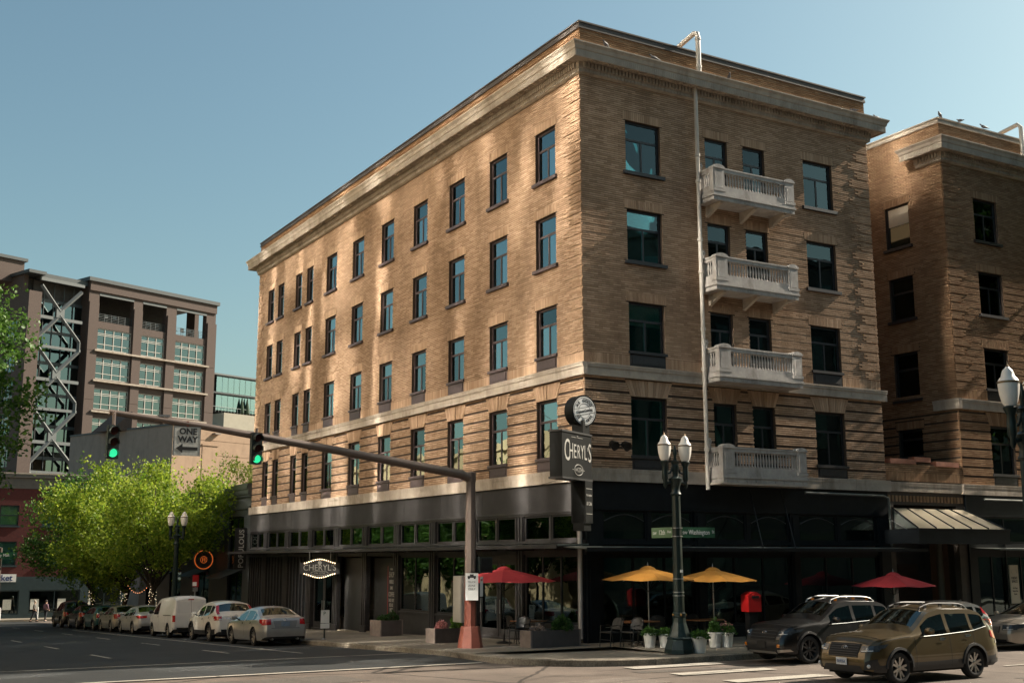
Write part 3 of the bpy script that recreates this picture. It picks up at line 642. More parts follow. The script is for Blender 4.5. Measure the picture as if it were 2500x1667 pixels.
# Washington Street front, painted blue black
mb = MB(); RF.box(mb, 0, W1, 4.52, BAND0, -.1, .04); mb.build('fascia_panel', M['black2'], hotel)
mb = MB(); RF.box(mb, 0, W1, 4.44, 4.52, -.1, .10); RF.box(mb, 0, W1, 3.3, 3.42, -.14, .06); RF.box(mb, 0, W1, 2.95, 3.12, -.14, .02); mb.build('moulding', M['black2'], hotel)
RP = [(0, .6), (4.5, 4.95), (8.95, 9.35), (13.45, 14.1)]
for a, b in RP:
    mb = MB(); RF.box(mb, a, b, .1, 4.44, -.14, .05); RF.box(mb, a+.1, b-.1, .5, 4.3, .05, .08); mb.build('pier', M['black2'], hotel)
M['arch_line'] = pmat('painted arch trim', (.05, .045, .04), .5, var=.1)
for (p0, a), (b, p1) in zip(RP[:-1], RP[1:]):
    m_ = (a+b)/2
    for x0, x1 in ((a+.03, m_-.06), (m_+.06, b-.03)):
        t = pane_part('transom_window', RF, hotel, x0, x1, 3.42, 4.44, -.02, M['black2'], .08)
        MB().tube([(x0+.12+(x1-x0-.24)*i/10, .035, 4.08+.22*math.sin(math.pi*i/10)) for i in range(11)], .02, 5).build('arch_trim', M['arch_line'], t)
    mb = MB(); RF.box(mb, m_-.06, m_+.06, 3.42, 4.44, -.12, .0); mb.build('mullion', M['black2'], hotel)
    mb = MB(); RF.box(mb, a, b, .1, .55, -.12, .0); mb.build('stall_riser', M['black2'], hotel)
    pane_part('display_window', RF, hotel, a+.02, b-.02, .55, 2.95, -.03, M['black2'], .08, (a+(b-a)/3, a+2*(b-a)/3))
cn = sub('canopy', hotel); mb = MB()
mb.hexa([RF.p(-.9, 3.14, 1.35), RF.p(14.6, 3.14, 1.35), RF.p(14.6, 3.2, .03), RF.p(-.9, 3.2, .03), RF.p(-.9, 3.18, 1.35), RF.p(14.6, 3.18, 1.35), RF.p(14.6, 3.25, .03), RF.p(-.9, 3.25, .03)])
mb.build('canopy_sheet', M['canopy'], cn)
mb = MB(); RF.box(mb, -.9, 14.6, 3.07, 3.19, 1.35, 1.39); mb.build('edge_trim', M['black2'], cn)
for x in (7.0, 8.5): MB().tube([(x, -.1, 5.3), (x-.55, -1.3, 3.2)], .02, 6).build('tie_rod', M['iron'], cn)
# shop interior: floor, back wall, a few counters seen through the glass
mb = MB(); mb.box(.4, W1-.4, .4, E1-.4, -.95, .14); mb.box(5.5, W1-.5, 5.5, E1-.5, .14, 5.2); mb.box(2.0, 2.8, 3.0, 14, .14, 1.15); mb.box(3, 12, 2.2, 2.9, .14, 1.1)
mb.build('shop_interior', M['shopfloor'], hotel)
for x, y, z in ((1.2, 2.2, 2.3), (1.4, 5.6, 2.2), (1.3, 9.5, 2.3), (3.4, 1.4, 2.3), (11, 1.3, 2.3)):
    pl = sub('pendant_lamp', hotel, (x, y, z)); MB().lathe([(.02, .25), (.05, .2), (.17, 0), (.16, 0)], 12).build('shade', M['iron'], pl); MB().ball((0, 0, .03), .05).build('bulb', M['bulb'], pl); MB().tube([(0, 0, .2), (0, 0, 1.9)], .006, 4).build('cord', M['iron'], pl)
# coloured menu board and a pink neon patch hung inside the corner window
M['menu'] = pmat('green menu board', (.015, .08, .04), .5, var=.1)
mb = MB(); mb.box(.20, .22, .8, 3.9, 2.25, 2.93); mb.build('green_valance', M['menu'], hotel)
mb = MB(); LF.box(mb, .55, 2.0, 3.55, 4.28, -.22, -.20); LF.box(mb, 2.3, 3.8, 3.55, 4.28, -.22, -.20); mb.build('mural_panel', M['boards'], hotel)
M['mural_green'] = pmat('mural green', (.10, .16, .06), .7, var=.3); M['mural_red'] = pmat('mural red', (.35, .05, .04), .7, var=.3)
for k, (c, y0) in enumerate((('mural_green', 3.72), ('mural_green', 3.9), ('frame', 3.64), ('mural_green', 4.05))):
    for u0, u1 in ((.58, 1.96), (2.33, 3.76)):
        MB().tube([LF.p(u0+(u1-u0)*i/12, y0+.12*math.sin(i*.55+k*1.3+u0), -.195) for i in range(13)], .012+.02*(k % 3), 5).build('mural_line', M[c], hotel)
MB().tube([LF.p(3.3, 4.2, -.19), LF.p(3.18, 4.0, -.19), LF.p(3.05, 3.85, -.19), LF.p(3.1, 3.6, -.19)], [.06, .10, .07, .03], 6).build('mural_figure', M['mural_red'], hotel)
M['pink'] = pmat('pink neon', (.9, .3, .4), .4, var=0, emit=(1, .25, .4), es=2)
ns = sub('window_notice', hotel); mb = MB(); LF.box(mb, 2.05, 2.35, 1.55, 1.95, -.10, -.09); mb.build('notice_sheet', M['sheet'], ns)
MB().tube([LF.p(2.2+.12*math.cos(a*.7), 2.18+.13*math.sin(a*1.4), -.10) for a in range(10)], .014, 5).build('neon_tube', M['pink'], ns)

# ---- wing across the courtyard
X2 = 18.6; W2 = 14.1
wing = thing('brick_wing', 'darker brick wing of the hotel beyond the courtyard at right', 'building', (X2, 0, 0))
WF = Fr((0, 0), (1, 0), (0, -1)); WL = Fr((0, 0), (0, 1), (-1, 0))
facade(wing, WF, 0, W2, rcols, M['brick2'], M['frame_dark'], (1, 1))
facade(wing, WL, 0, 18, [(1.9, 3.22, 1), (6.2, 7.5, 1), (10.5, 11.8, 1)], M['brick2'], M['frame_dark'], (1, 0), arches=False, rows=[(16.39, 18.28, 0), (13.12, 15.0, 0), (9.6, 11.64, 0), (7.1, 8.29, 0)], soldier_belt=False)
brick_mesh('brick_courses', WL, lay(0, 18, BELT0, BELT1+.40, [], lambda u, z, k: 0), M['brick2'], wing)
mb = MB(); mb.box(W2-.3, W2-.01, .33, 18, -.5, 20.4); mb.box(.33, W2-.3, 17.7, 17.98, -.5, 20.4); mb.box(.05, W2-.05, .05, 17.9, 20.4, 20.55); mb.build('rear_wall', M['brick2'], wing)
mb = MB(); mb.box(2.6, W2-1.2, 2.6, 17, 5.4, 20.3)
for z in (5.45, 8.85, 12.2, 15.5, 19.0): mb.box(.34, W2-.32, .34, 17.6, z, z+.12)
mb.build('room_core', M['room'], wing)
sweep(COR, lambda d: [(W2+d, 5), (W2+d, -d), (-d, -d), (-d, 1.15+d)], 'cornice', M['stone'], wing)
cornice_bits(wing, WF, 0, W2, .57, .57); cornice_bits(wing, WL, 0, 1.15, .57, .5)
for fr, u in ((WF, W2), (WL, 18)):
    wall(fr, .03, u, 19.6 if fr is WL else 20.5, 21.36, [], 'parapet', M['mortar'], wing)
    brick_mesh('brick_courses', fr, lay(0 if fr is WF else 1.2, u, 19.6 if fr is WL else 20.54, 21.36, [], lambda a, z, k: 0), M['brick2'], wing)
brick_mesh('brick_courses', WL, lay(0, 1.2, 20.54, 21.36, [], lambda a, z, k: 0), M['brick2'], wing)
sweep([(-.4, 21.34), (.05, 21.34), (.05, 21.44), (.03, 21.46), (.03, 21.54), (.07, 21.55), (.07, 21.60), (-.4, 21.60)], lambda d: [(W2+d, 18), (W2+d, -d), (-d, -d), (-d, 18)], 'coping', M['stone'], wing)
wb = sub('belt_course', wing); stones(wb, WF, 0, W2, BELT0, BELT1, .19, c1=.1); stones(wb, WL, 0, 1.15, BELT0, BELT1, .19, c0=.19)
wb = sub('band_course', wing); stones(wb, WF, 0, W2, BAND0, BAND1, .16, c0=.16, lip=.02)
mb = MB(); WL.box(mb, 2.0, 3.12, 17.4, 18.2, -.115, -.112); mb.build('lit_blind', M['blind'], wing)
MB().tube([(5.0, -.45, 20.5), (5.0, -.45, 21.95), (5.0, -.3, 22.12), (5.0, .6, 22.0), (5.0, 1.6, 21.75)], .095, 12).build('roof_pipe', M['pipe'], wing, smooth=True)
mb = MB(); WF.box(mb, 0, W2, 4.52, BAND0, -.1, .04); WF.box(mb, 0, W2, 2.95, 3.42, -.14, .03); WF.box(mb, 0, .5, .1, 4.52, -.14, .05); WF.box(mb, 4.2, 4.7, .1, 4.52, -.14, .05); WF.box(mb, 9, 9.5, .1, 4.52, -.14, .05); WF.box(mb, 13.6, 14.1, .1, 4.52, -.14, .05); WF.box(mb, .5, 13.6, .1, .5, -.14, .0)
mb.build('shop_frame', M['black2'], wing)
for a, b in ((.5, 4.2), (4.7, 9), (9.5, 13.6)):
    m_ = (a+b)/2; pane_part('transom_window', WF, wing, a+.02, b-.02, 3.42, 4.52, -.03, M['black2'], .08, (m_,)); pane_part('display_window', WF, wing, a+.02, b-.02, .5, 2.95, -.03, M['black2'], .08, tuple(a+(b-a)*q/4 for q in (1, 2, 3)))
mb = MB(); mb.box(.4, W2-.4, .4, 17, -.3, .14); mb.box(3, W2-.5, 3.5, 17, .14, 5.2); mb.build('shop_interior', M['shopfloor'], wing)
cn = sub('canopy', wing); mb = MB()
mb.hexa([WF.p(.2, 3.14, 1.35), WF.p(W2, 3.14, 1.35), WF.p(W2, 3.2, .03), WF.p(.2, 3.2, .03), WF.p(.2, 3.18, 1.35), WF.p(W2, 3.18, 1.35), WF.p(W2, 3.25, .03), WF.p(.2, 3.25, .03)]); mb.build('canopy_sheet', M['canopy'], cn)
MB().tube([(1.0, -.18, 5.2), (9, -.18, 5.2)], .04, 8).build('conduit', M['canopy'], wing)

# ---- low entrance block between the wings
ent = thing('entrance_block', 'low brick entrance link between the two wings with terracotta planters on top', 'building', (W1, 0, 0))
EF = Fr((0, 0), (1, 0), (0, -1)); GW = X2-W1
wall(EF, .0, GW, BAND1-.02, 6.5, [], 'parapet', M['mortar'], ent, d0=-.4)
brick_mesh('brick_courses', EF, soldiers(.02, GW-.02, BAND1+.03, BAND1+.38, .085)+lay(.02, GW-.02, BAND1+.38, 6.5, [], lambda u, z, k: 0), M['brick2'], ent)
M['terracotta'] = pmat('terracotta', (.32, .13, .08), .8, var=.2, scale=4)
for a, b, z, d in ((.3, 1.75, 6.5, 0), (1.8, 2.75, 6.62, -.12), (2.85, 4.2, 6.46, .06)): mb = MB(); EF.box(mb, a, b, z+.006, z+.2, -.3+d, .02+d); mb.build('planter_box', M['terracotta'], ent)
eb = sub('band_course', ent); stones(eb, EF, .1, GW-.16, BAND0+.03, BAND1-.02, .05, lip=.02)
mb = MB(); EF.box(mb, 0, GW, 4.9, BAND0+.03, -.3, -.06); EF.box(mb, 0, .35, .1, 4.9, -.3, -.02); EF.box(mb, GW-.5, GW-.001, .1, 4.9, -.3, -.02); mb.build('entrance_surround', pmat('brown entrance stone', (.055, .042, .032), .7, var=.2), ent)
mb = MB()
for i in range(22): EF.box(mb, .1+i*.2, .22+i*.2, 5.02, 5.26, -.06, -.02)
tag(mb.build('dentil_course', M['brick2'], ent), kind='stuff')
mb = MB(); mb.box(.05, GW-.05, 1.9, 2.1, .1, 4.9); mb.box(.06, GW-.06, .32, 9, 4.95, 5.3); mb.build('porch_wall', M['room'], ent)
for a in (1.0, 2.4): mb = MB(); mb.box(a, a+1.2, 1.82, 1.9, .15, 2.6); mb.build('door', pmat('dark oak door', (.05, .028, .016), .5, var=.25, scale=5), ent)
for x in (.5, GW-.75): MB().lathe([(.17, 0), (.17, .15), (.13, .2), (.12, 3.9), (.16, 4.0), (.16, 4.15)], 14, (x+.1, .9, .16)).build('column', pmat('dim column', (.16, .13, .09), .7, var=.1), ent, smooth=True)
# sloping glass awning
aw = sub('awning', ent)
M['awning_glass'] = pmat('frosted awning glass', (.32, .27, .19), .32, var=.08, scale=3)
n = 5; ax0, ax1 = .15, GW-.25
for i in range(n):
    a0, a1 = ax0+(ax1-ax0)*i/n, ax0+(ax1-ax0)*(i+1)/n; k0, k1 = -.25+(GW+.5)*i/n, -.25+(GW+.5)*(i+1)/n
    a0, a1, k0, k1 = a0+.02, a1-.02, k0+.06, k1-.02
    MB().hexa([(k0, -1.62, 3.92), (k1, -1.62, 3.92), (a1, -.10, 4.72), (a0, -.10, 4.72), (k0, -1.62, 3.95), (k1, -1.62, 3.95), (a1, -.10, 4.75), (a0, -.10, 4.75)]).build('pane', M['awning_glass'], aw)
for i in range(n+1):
    a, k = ax0+(ax1-ax0)*i/n, -.25+(GW+.5)*i/n
    MB().tube([(a, -.08, 4.77), (k, -1.64, 3.96)], .035, 4).build('glazing_bar', M['black2'], aw)
mb = MB(); mb.box(-.35, GW+.35, -1.74, -1.66, 3.38, 3.92); mb.box(-.35, -.27, -1.66, -.05, 3.38, 3.92); mb.box(GW+.27, GW+.35, -1.66, -.05, 3.38, 3.92); mb.box(-.38, GW+.38, -1.78, -1.66, 3.36, 3.42); mb.box(-.38, GW+.38, -1.78, -1.66, 3.88, 3.94); mb.build('fascia_box', M['black2'], aw)
MB().prism([(ax0-.02, -.1, 4.7), (ax0-.02, -.1, 3.95), (-.3, -1.6, 3.95)], (.02, 0, 0)).build('side_glass', M['canopy'], aw)
MB().tube([(-.1, -.1, 4.35), (-.3, -1.6, 3.7)], .015, 5).build('tie_rod', M['steel'], aw)
# ------------------------------------------------------------------ buildings around the hotel
F0 = Fr((0, 0), (1, 0), (0, -1))
ROT = R(21)
# ---- dark brick office block with the braced bay, beyond the next street
off = thing('office_block', 'dark brown brick office block with a white cross-braced glass bay', 'building', (6.65, 125, -2.4), ROT)
M['dbrick'] = brick_mat('speckled brown brick', (.11, .075, .06), (.165, .115, .092), (.23, .165, .13), .3)
M['dbrickw'] = pmat('dark brick', (.088, .062, .051), .85, var=.3, scale=9, bump=.2, bscale=60)
M['white_steel'] = pmat('grey white steel', (.13, .14, .14), .45, var=.1)
M['teal_metal'] = pmat('slate roof metal', (.05, .06, .062), .5, var=.15)
M['mullion'] = pmat('pale mullion', (.42, .40, .36), .45, var=.06)
OZ = 2.4
wc = [(1.4, 6.6), (8.0, 11.8), (13.45, 18.5)]; rows = [(29.9, 32.7), (26.0, 28.9), (22.05, 24.8), (18.2, 20.94), (14.3, 17.1), (10.4, 13.2)]
rects = [(a, b, z0+OZ, z1+OZ) for a, b in wc for z0, z1 in rows]+[(a+.1, b+.1, 33.6+OZ, 37.3+OZ) for a, b in wc]
wall(F0, 0, 20.2, 0, 39.1+OZ-.4, rects, 'front_wall', M['dbrickw'], off, d0=-.9, d1=-.03)
# the piers stand proud of the spandrels
for a, b in ((0, 1.4), (6.7, 8.0), (12.0, 13.4), (18.7, 20.2)):
    for k in range(6): mb = MB(); F0.box(mb, a, b, k*6.4+.02, min(k*6.4+6.38, 41), -.03, .22); mb.build('pier_panel', M['dbrickw'], off)
mb = MB(); F0.box(mb, 0, 20.2, 37.5+OZ, 38.7+OZ, -.03, .20); mb.build('top_band', M['dbrickw'], off)
mb = MB(); F0.box(mb, -.35, 20.5, 38.7+OZ, 39.2+OZ, -14, .45); mb.build('roof_edge', M['teal_metal'], off)
mb = MB(); mb.box(0, .9, .9, 14, 0, 38.7+OZ); mb.box(19.3, 20.2, .9, 14, 0, 33+OZ); mb.box(19.5, 20.2, 4, 6, 33+OZ, 38.7+OZ); mb.build('side_wall', M['dbrickw'], off)
mb = MB(); mb.box(.9, 19.3, 3.0, 13.5, 0, 33.4+OZ); mb.box(.9, 14.6, 4.5, 13.5, 33.4+OZ, 38.6+OZ); mb.build('office_core', M['room'], off)
for zz in (14, 18, 21.8, 25.8, 29.6, 33.4): MB().box(.9, 19.3, .9, 3.0, zz+OZ-.25, zz+OZ).build('floor_slab', M['room'], off)
for a, b in wc:
    for z0, z1 in rows:
        z0, z1 = z0+OZ, z1+OZ; e = sub('window', off); mb = MB(); F0.box(mb, a, b, z0, z0+.1, -.25, -.12); F0.box(mb, a, b, z1-.12, z1, -.25, -.12)
        n = 4 if b-a > 4.5 else 3; h = z1-z0
        for i in range(n+1): u = a+(b-a)*i/n; F0.box(mb, max(a, u-.05), min(b, u+.05), z0+.1, z1-.12, -.24, -.13)
        for q in (.26, .68, .76): F0.box(mb, a+.05, b-.05, z0+h*q-.04, z0+h*q+.04, -.235, -.135)
        mb.build('frame', M['mullion'], e)
        for i in range(n): u0, u1 = a+(b-a)*i/n, a+(b-a)*(i+1)/n; m2 = MB(); F0.box(m2, u0+.02, u1-.02, z0+.02, z1-.02, -.26, -.252); m2.build('pane', M['towerglass'], e)
    e = sub('roof_terrace', off); mb = MB(); F0.box(mb, a+.1, b+.1, 37.0+OZ, 37.3+OZ, -.4, .0); mb.build('lintel', M['white_steel'], e)
    mb = MB()
    for q in range(5): F0.box(mb, a+.1, b+.1, 33.75+OZ+q*.22, 33.79+OZ+q*.22, -.3, -.26)
    for q in range(6): u = a+.15+(b-a-.1)*q/5; F0.box(mb, u-.03, u+.03, 33.6+OZ, 34.7+OZ, -.32, -.25)
    mb.build('railing', M['teal_metal'], e)
    for q in range(3): mb = MB(); x = a+.8+q*1.3; mb.box(x, x+.05, 1.2, 1.25, 33.6+OZ, 34.35+OZ); mb.box(x-.25, x+.3, .95, 1.5, 34.35+OZ, 34.4+OZ); mb.box(x-.25, x+.3, 1.45, 1.5, 34.4+OZ, 34.9+OZ); mb.build('terrace_chair', M['white_steel'], e)
for z in (29.55, 25.6, 21.6, 17.8): mb = MB(); F0.box(mb, 1.0, 19.0, z+OZ, z+.22+OZ, -.03, .50); mb.build('ledge', M['stone'], off)
# braced bay
mb = MB(); mb.box(-6.8, 0, 1.8, 2.0, 0, 37.9+OZ); mb.build('bay_back', M['room'], off)
mb = MB()
for k in range(10): mb.box(-6.8, -.02, 1.45, 1.52, k*4.0+1.6, k*4.0+2.0)
for k in range(1, 5): mb.box(-6.8+k*1.36-.04, -6.8+k*1.36+.04, 1.40, 1.5, 0, 37.6+OZ)
mb.build('bay_mullions', M['teal_metal'], off)
for k in range(10):
    for j in range(5): MB().box(-6.8+j*1.36+.05, -6.8+(j+1)*1.36-.05, 1.54, 1.55, k*4+.02-2, k*4+1.6).build('pane', M['towerglass'], off)
XC, XL, XR = -3.9, -6.6, -1.0
nodes = [33.7+OZ-7.87*k for k in range(5)]
br = sub('cross_bracing', off)
for k, z in enumerate(nodes):
    for x in (XL, XR):
        MB().tube([(XC, .15, z+.25), (x, .15, z+3.3)], .26, 4).build('brace', M['white_steel'], br); MB().tube([(XC, .15, z-.25), (x, .15, z-3.3)], .26, 4).build('brace', M['white_steel'], br)
        if k: MB().tube([(x, .15, z+3.3), (x, .15, z+4.6)], .24, 4).build('brace', M['white_steel'], br)
    MB().box(XC-.55, XC+.55, -.05, .35, z-.55, z+.55).build('gusset', M['white_steel'], br); MB().box(-6.75, -.7, .1, .4, z-.9, z-.5).build('tie_beam', M['white_steel'], br)
    MB().box(-6.75, -.7, .1, .4, z-4.6, z-4.25).build('tie_beam', M['white_steel'], br)
MB().box(-6.75, -.7, .0, .4, 37.6+OZ, 38.0+OZ).build('tie_beam', M['white_steel'], br)
MB().box(-6.7, -.1, .3, 9, 38.0+OZ, 38.6+OZ).build('bay_parapet', M['teal_metal'], off)
# left mass: pier, side wall with windows, penthouse
for k in range(6): mb = MB(); mb.box(-8.4, -6.7, -.25, 1.3, k*6.4+.02, min(k*6.4+6.38, 40.6)); mb.build('pier_panel', M['dbrickw'], off)
SL = Fr((-8.4, 0), (0, 1), (-1, 0))
wr = [(2.2+4.4*j, 5.2+4.4*j, 29.9+OZ-3.95*k, 32.7+OZ-3.95*k) for j in range(3) for k in range(6)]
mb = MB(); wall(SL, 1.3, 16, 0, 40.6, wr, 'side_wall', M['dbrickw'], off, d0=-.6, d1=0)
for a, b, z0, z1 in wr:
    e = sub('window', off); m2 = MB(); SL.box(m2, a, b, z0, z1, -.3, -.292); m2.build('pane', M['towerglass'], e); m2 = MB()
    for q in (0, 1/3, 2/3, 1): u = a+(b-a)*q; SL.box(m2, max(a, u-.05), min(b, u+.05), z0, z1, -.29, -.2)
    for q in (0, .26, .72, 1): z = z0+(z1-z0)*q; SL.box(m2, a, b, max(z0, z-.05), min(z1, z+.05), -.285, -.205)
    m2.build('frame', M['mullion'], e)
mb = MB(); mb.box(-7.7, -1, 2.1, 15, 0, 40.5); mb.build('office_core', M['room'], off)
mb = MB(); mb.box(-8.75, -6.4, -.5, 16, 40.6, 41.0); mb.box(-14, -7.9, 4.2, 4.3, 40.6, 40.61); mb.build('roof_edge', M['teal_metal'], off)
mb = MB(); mb.box(-11.2, -7.0, 4, 14, 40.0, 42.9); mb.build('penthouse', M['dbrickw'], off)
mb = MB(); mb.box(-11.5, -6.7, 3.7, 14.3, 42.9, 43.3); mb.build('penthouse_roof', M['teal_metal'], off)

# ---- tan stucco building, windowless
tan = thing('stucco_building', 'plain tan stucco building rising behind the leafy tree', 'building', (10.67, 95, -2.4), ROT)
M['stucco'] = pmat('tan stucco', (.34, .235, .16), .9, var=.1, scale=1.2, bump=.1, bscale=12, dirt=.35)
M['stucco_shade'] = pmat('shaded tan stucco', (.26, .22, .19), .9, var=.1, scale=1.2, dirt=.3)  # unlit side's copy of the tan stucco, shade put into the colour
TL = Fr((0, 0), (0, 1), (-1, 0))
mb = MB(); F0.box(mb, 0, 16, 0, 19.5, -9, 0); mb.build('front_wall', M['stucco'], tan)
mb = MB(); TL.box(mb, .02, 20, 0, 19.5, -6, .02); mb.build('side_wall', M['stucco_shade'], tan)
mb = MB(); mb.box(-.12, 16.1, -.1, 20, 19.5, 19.7); mb.build('coping', M['teal_metal'], tan)
mb = MB(); F0.box(mb, 3.9, 5.9, 10, 17.6, .0, .05); F0.box(mb, 4.05, 5.75, 10, 17.45, .05, .052); F0.box(mb, 3.8, 6.0, 17.6, 17.75, 0, .14); mb.build('blocked_opening', M['stucco'], tan)
for z in (16.6, 18.2): mb = MB(); F0.box(mb, 0, 16, z, z+.08, 0, .03); mb.build('string_course', M['stucco'], tan)
MB().box(5.2, 6.0, -.5, 0, 18.9, 19.05).build('wall_lamp', M['stucco_shade'], tan)
MB().prism([(-2.2, 8, 19.5), (-2.2, 8, 21.6), (-3.6, 10, 19.5)], (.1, 4, 0)).xf(Matrix.Translation((2.4, 0, 0))).build('roof_shed', M['dbrickw'], tan)
# ---- glass topped block far behind
gb = thing('glass_block', 'far pale concrete block with glass penthouse storeys beside the hotel edge', 'building', (41.5, 190, -2.4), ROT)
M['palec'] = pmat('buff concrete panel', (.36, .33, .26), .85, var=.08, scale=1)
M['bright_glass'] = glass_mat('sky blue glass', (.35, .45, .5), .32, .002, 0, .1)
mb = MB(); F0.box(mb, 3.6, 24, 0, 33.2, -12, 0); F0.box(mb, 0, 3.6, 0, 30.5, -12, -2.5); mb.build('base_block', M['palec'], gb)
for i in range(6):
    for j in range(7): mb = MB(); F0.box(mb, 3.62+i*3.3, 6.9+i*3.3, j*4.3+.03, j*4.3+4.27, .0, .06); mb.build('wall_panel', M['palec'], gb) if not (i in (2, 3)) else None
for j in range(5):
    e = sub('window', gb)
    for i in range(4): m2 = MB(); F0.box(m2, 10.3+i*1.6, 11.8+i*1.6, 9.2+j*4.3, 12.6+j*4.3, .02, .05); m2.build('pane', M['bright_glass'], e)
for j in range(4): e = sub('window', gb); m2 = MB(); F0.box(m2, 4.8, 6.2, 13.5+j*4.3, 15.4+j*4.3, .06, .08); m2.build('pane', M['towerglass'], e)
for j, (z0, z1) in enumerate(((33.7, 36.8), (37.1, 40.4))):
    for i in range(12): m2 = MB(); F0.box(m2, 2.3+i*1.4, 3.62+i*1.4, z0, z1, -1.0, -.96); m2.build('pane', M['bright_glass'], gb)
    mb = MB(); F0.box(mb, -.5, 24, z1, z1+.3, -8, .0); mb.build('floor_edge', M['teal_metal'] if j == 0 else M['white_steel'], gb)
    mb = MB(); F0.box(mb, 2.2, 24, z0, z1, -8, -3); mb.build('storey_core', M['room'], gb)
mb = MB()
for i in range(30): F0.box(mb, 1+i*.75, 1.04+i*.75, 33.2, 34.3, -.3, -.26)
F0.box(mb, 1, 23, 34.25, 34.32, -.32, -.24); mb.build('roof_railing', M['steel'], gb)
for x in (8.2, 9.5, 15): MB().lathe([(.05, 0), (.5, .4), (.4, 1.5), (.05, 3.4)], 8, (x, .5, 33.2)).build('potted_conifer', pmat('conifer', (.02, .045, .02), .8, var=.3), gb)

# ---- charcoal shop building next to the hotel
pop = thing('charcoal_shop_building', 'single-storey charcoal shop building next to the hotel with tall windows', 'building', (0, E1+.05, -1.02))
M['charcoal'] = pmat('charcoal render', (.030, .035, .036), .5, var=.15, scale=2)
PZ = 1.02; PL = 26.2
pc = [(1.25, 4.1), (7.9, 10.9), (14.5, 17.4), (21, 24)]
wall(LF, 0, PL, -.9+PZ, 7.0+PZ, [(a, b, -.7+PZ, 5.38+PZ) for a, b in pc], 'front_wall', M['charcoal'], pop, d0=-.5, d1=0)
for a, b in pc:
    e = pane_part('tall_window', LF, pop, a, b, 2.3+PZ, 5.36+PZ, -.1, M['black2'], .09, ((a+b)/2,)); pane_part('display_window', LF, pop, a, b, -.5+PZ, 2.2+PZ, -.1, M['black2'], .09, ((a+b)/2,))
    w = sub('awning', pop); MB().hexa([LF.p(b+.1, 1.75+PZ, 1.3), LF.p(a-.1, 1.75+PZ, 1.3), LF.p(a-.1, 2.25+PZ, .02), LF.p(b+.1, 2.25+PZ, .02), LF.p(b+.1, 1.79+PZ, 1.3), LF.p(a-.1, 1.79+PZ, 1.3), LF.p(a-.1, 2.29+PZ, .02), LF.p(b+.1, 2.29+PZ, .02)]).build('awning_sheet', M['charcoal'], w)
mb = MB()
for z0, z1, d in ((5.75, 5.9, .10), (6.45, 6.6, .14), (6.6, 6.9, .22), (6.9, 7.1, .3), (7.1, 7.22, .26)): LF.box(mb, -.02, PL, z0+PZ, z1+PZ, -.3, d)
mb.build('cornice', M['charcoal'], pop)
mb = MB(); mb.box(.5, 14, .1, PL, -.5, 6.6+PZ); mb.build('shop_core', M['room'], pop)
MB().box(14.0, 14.3, 0, PL, 0, 7+PZ).build('rear_wall', M['charcoal'], pop)
ps_ = thing('blade_sign', 'tall narrow black blade sign with upright white letters on the charcoal shop building', 'sign', (-.45, 35.25, 2.3))
MB().box(-.28, .40, -.04, .04, 0, 2.35).build('panel', M['ink'], ps_)
text('POPULOUS', .42, M['letter'], ps_, (.12, -.045, 1.17), (math.pi/2, -math.pi/2, 0), spacing=1.05, bold=.006)
MB().tube([(.4, 0, 2.0), (.45, 0, 2.0)], .03, 6).build('bracket', M['iron'], ps_)
M['orange_neon'] = pmat('orange neon', (1, .3, .08), .4, var=0, emit=(1, .2, .035), es=.18)
for y, lab in ((41.4, 'round grey sign with orange neon ring above the tall windows'),):
    d = thing('round_sign', lab, 'sign', (-.75, y, 2.85))
    MB().disc((0, .08, 0), (0, -1, 0), .62, .16, 32).build('drum', pmat('grey sign face', (.10, .10, .11), .5, var=.05), d)
    MB().tube([(.56*math.cos(a*math.pi/16), -.095, .56*math.sin(a*math.pi/16)) for a in range(33)], .03, 6).build('neon_ring', M['orange_neon'], d)
    MB().tube([(.2*math.cos(a*math.pi/12), -.095, .2*math.sin(a*math.pi/12)) for a in range(25)], .014, 5).build('monogram', M['orange_neon'], d)
    mb = MB(); mb.box(-.09, -.06, -.105, -.085, -.13, .12); mb.box(.06, .09, -.105, -.085, -.13, .12); mb.box(-.06, .06, -.105, -.085, -.02, .01); mb.box(-.06, .06, -.105, -.085, .1, .12); mb.build('monogram_bars', M['orange_neon'], d)
    MB().tube([(.6, 0, .1), (.74, 0, .1)], .03, 6).build('bracket', M['iron'], d)

# ---- red brick corner building across the next street
red = thing('red_brick_building', 'dark red brick building with teal ground floor behind the tree', 'building', (-30, 82.5, -2.38))
M['redbrick'] = pmat('dark red brick', (.075, .014, .012), .85, var=.25, scale=5, bump=.2, bscale=50)
M['teal'] = pmat('teal shop paint', (.018, .036, .040), .55, var=.15)
RZ = 2.38; cols = [(4.5+3.6*k, 6.1+3.6*k) for k in range(8)]
rr = [(a, b, z0+RZ, z1+RZ) for a, b in cols for z0, z1 in ((2.4, 4.5), (5.9, 7.7))]
wall(F0, 0, 34, 1.4+RZ, 9.2+RZ, rr, 'front_wall', M['redbrick'], red, d0=-.4, d1=0)
for a, b, z0, z1 in rr:
    e = sub('window', red); mb = MB()
    for x0, x1, y0, y1 in ((a, a+.1, z0, z1), (b-.1, b, z0, z1), (a+.1, b-.1, z0, z0+.1), (a+.1, b-.1, z1-.1, z1), (a+.1, b-.1, (z0+z1)/2-.05, (z0+z1)/2+.05)): F0.box(mb, x0, x1, y0, y1, -.22, -.12)
    mb.build('frame', M['teal'], e); m2 = MB(); F0.box(m2, a+.1, b-.1, z0+.1, z1-.1, -.19, -.18); m2.build('pane', M['pane'], e)
    m2 = MB(); F0.box(m2, a+.1, b-.1, z0+.1, z1-.1, -.30, -.29); m2.build('curtain', M['curtain'], e); m2 = MB(); F0.box(m2, a-.12, b+.12, z0-.15, z0, -.1, .1); m2.build('sill', M['teal'], e)
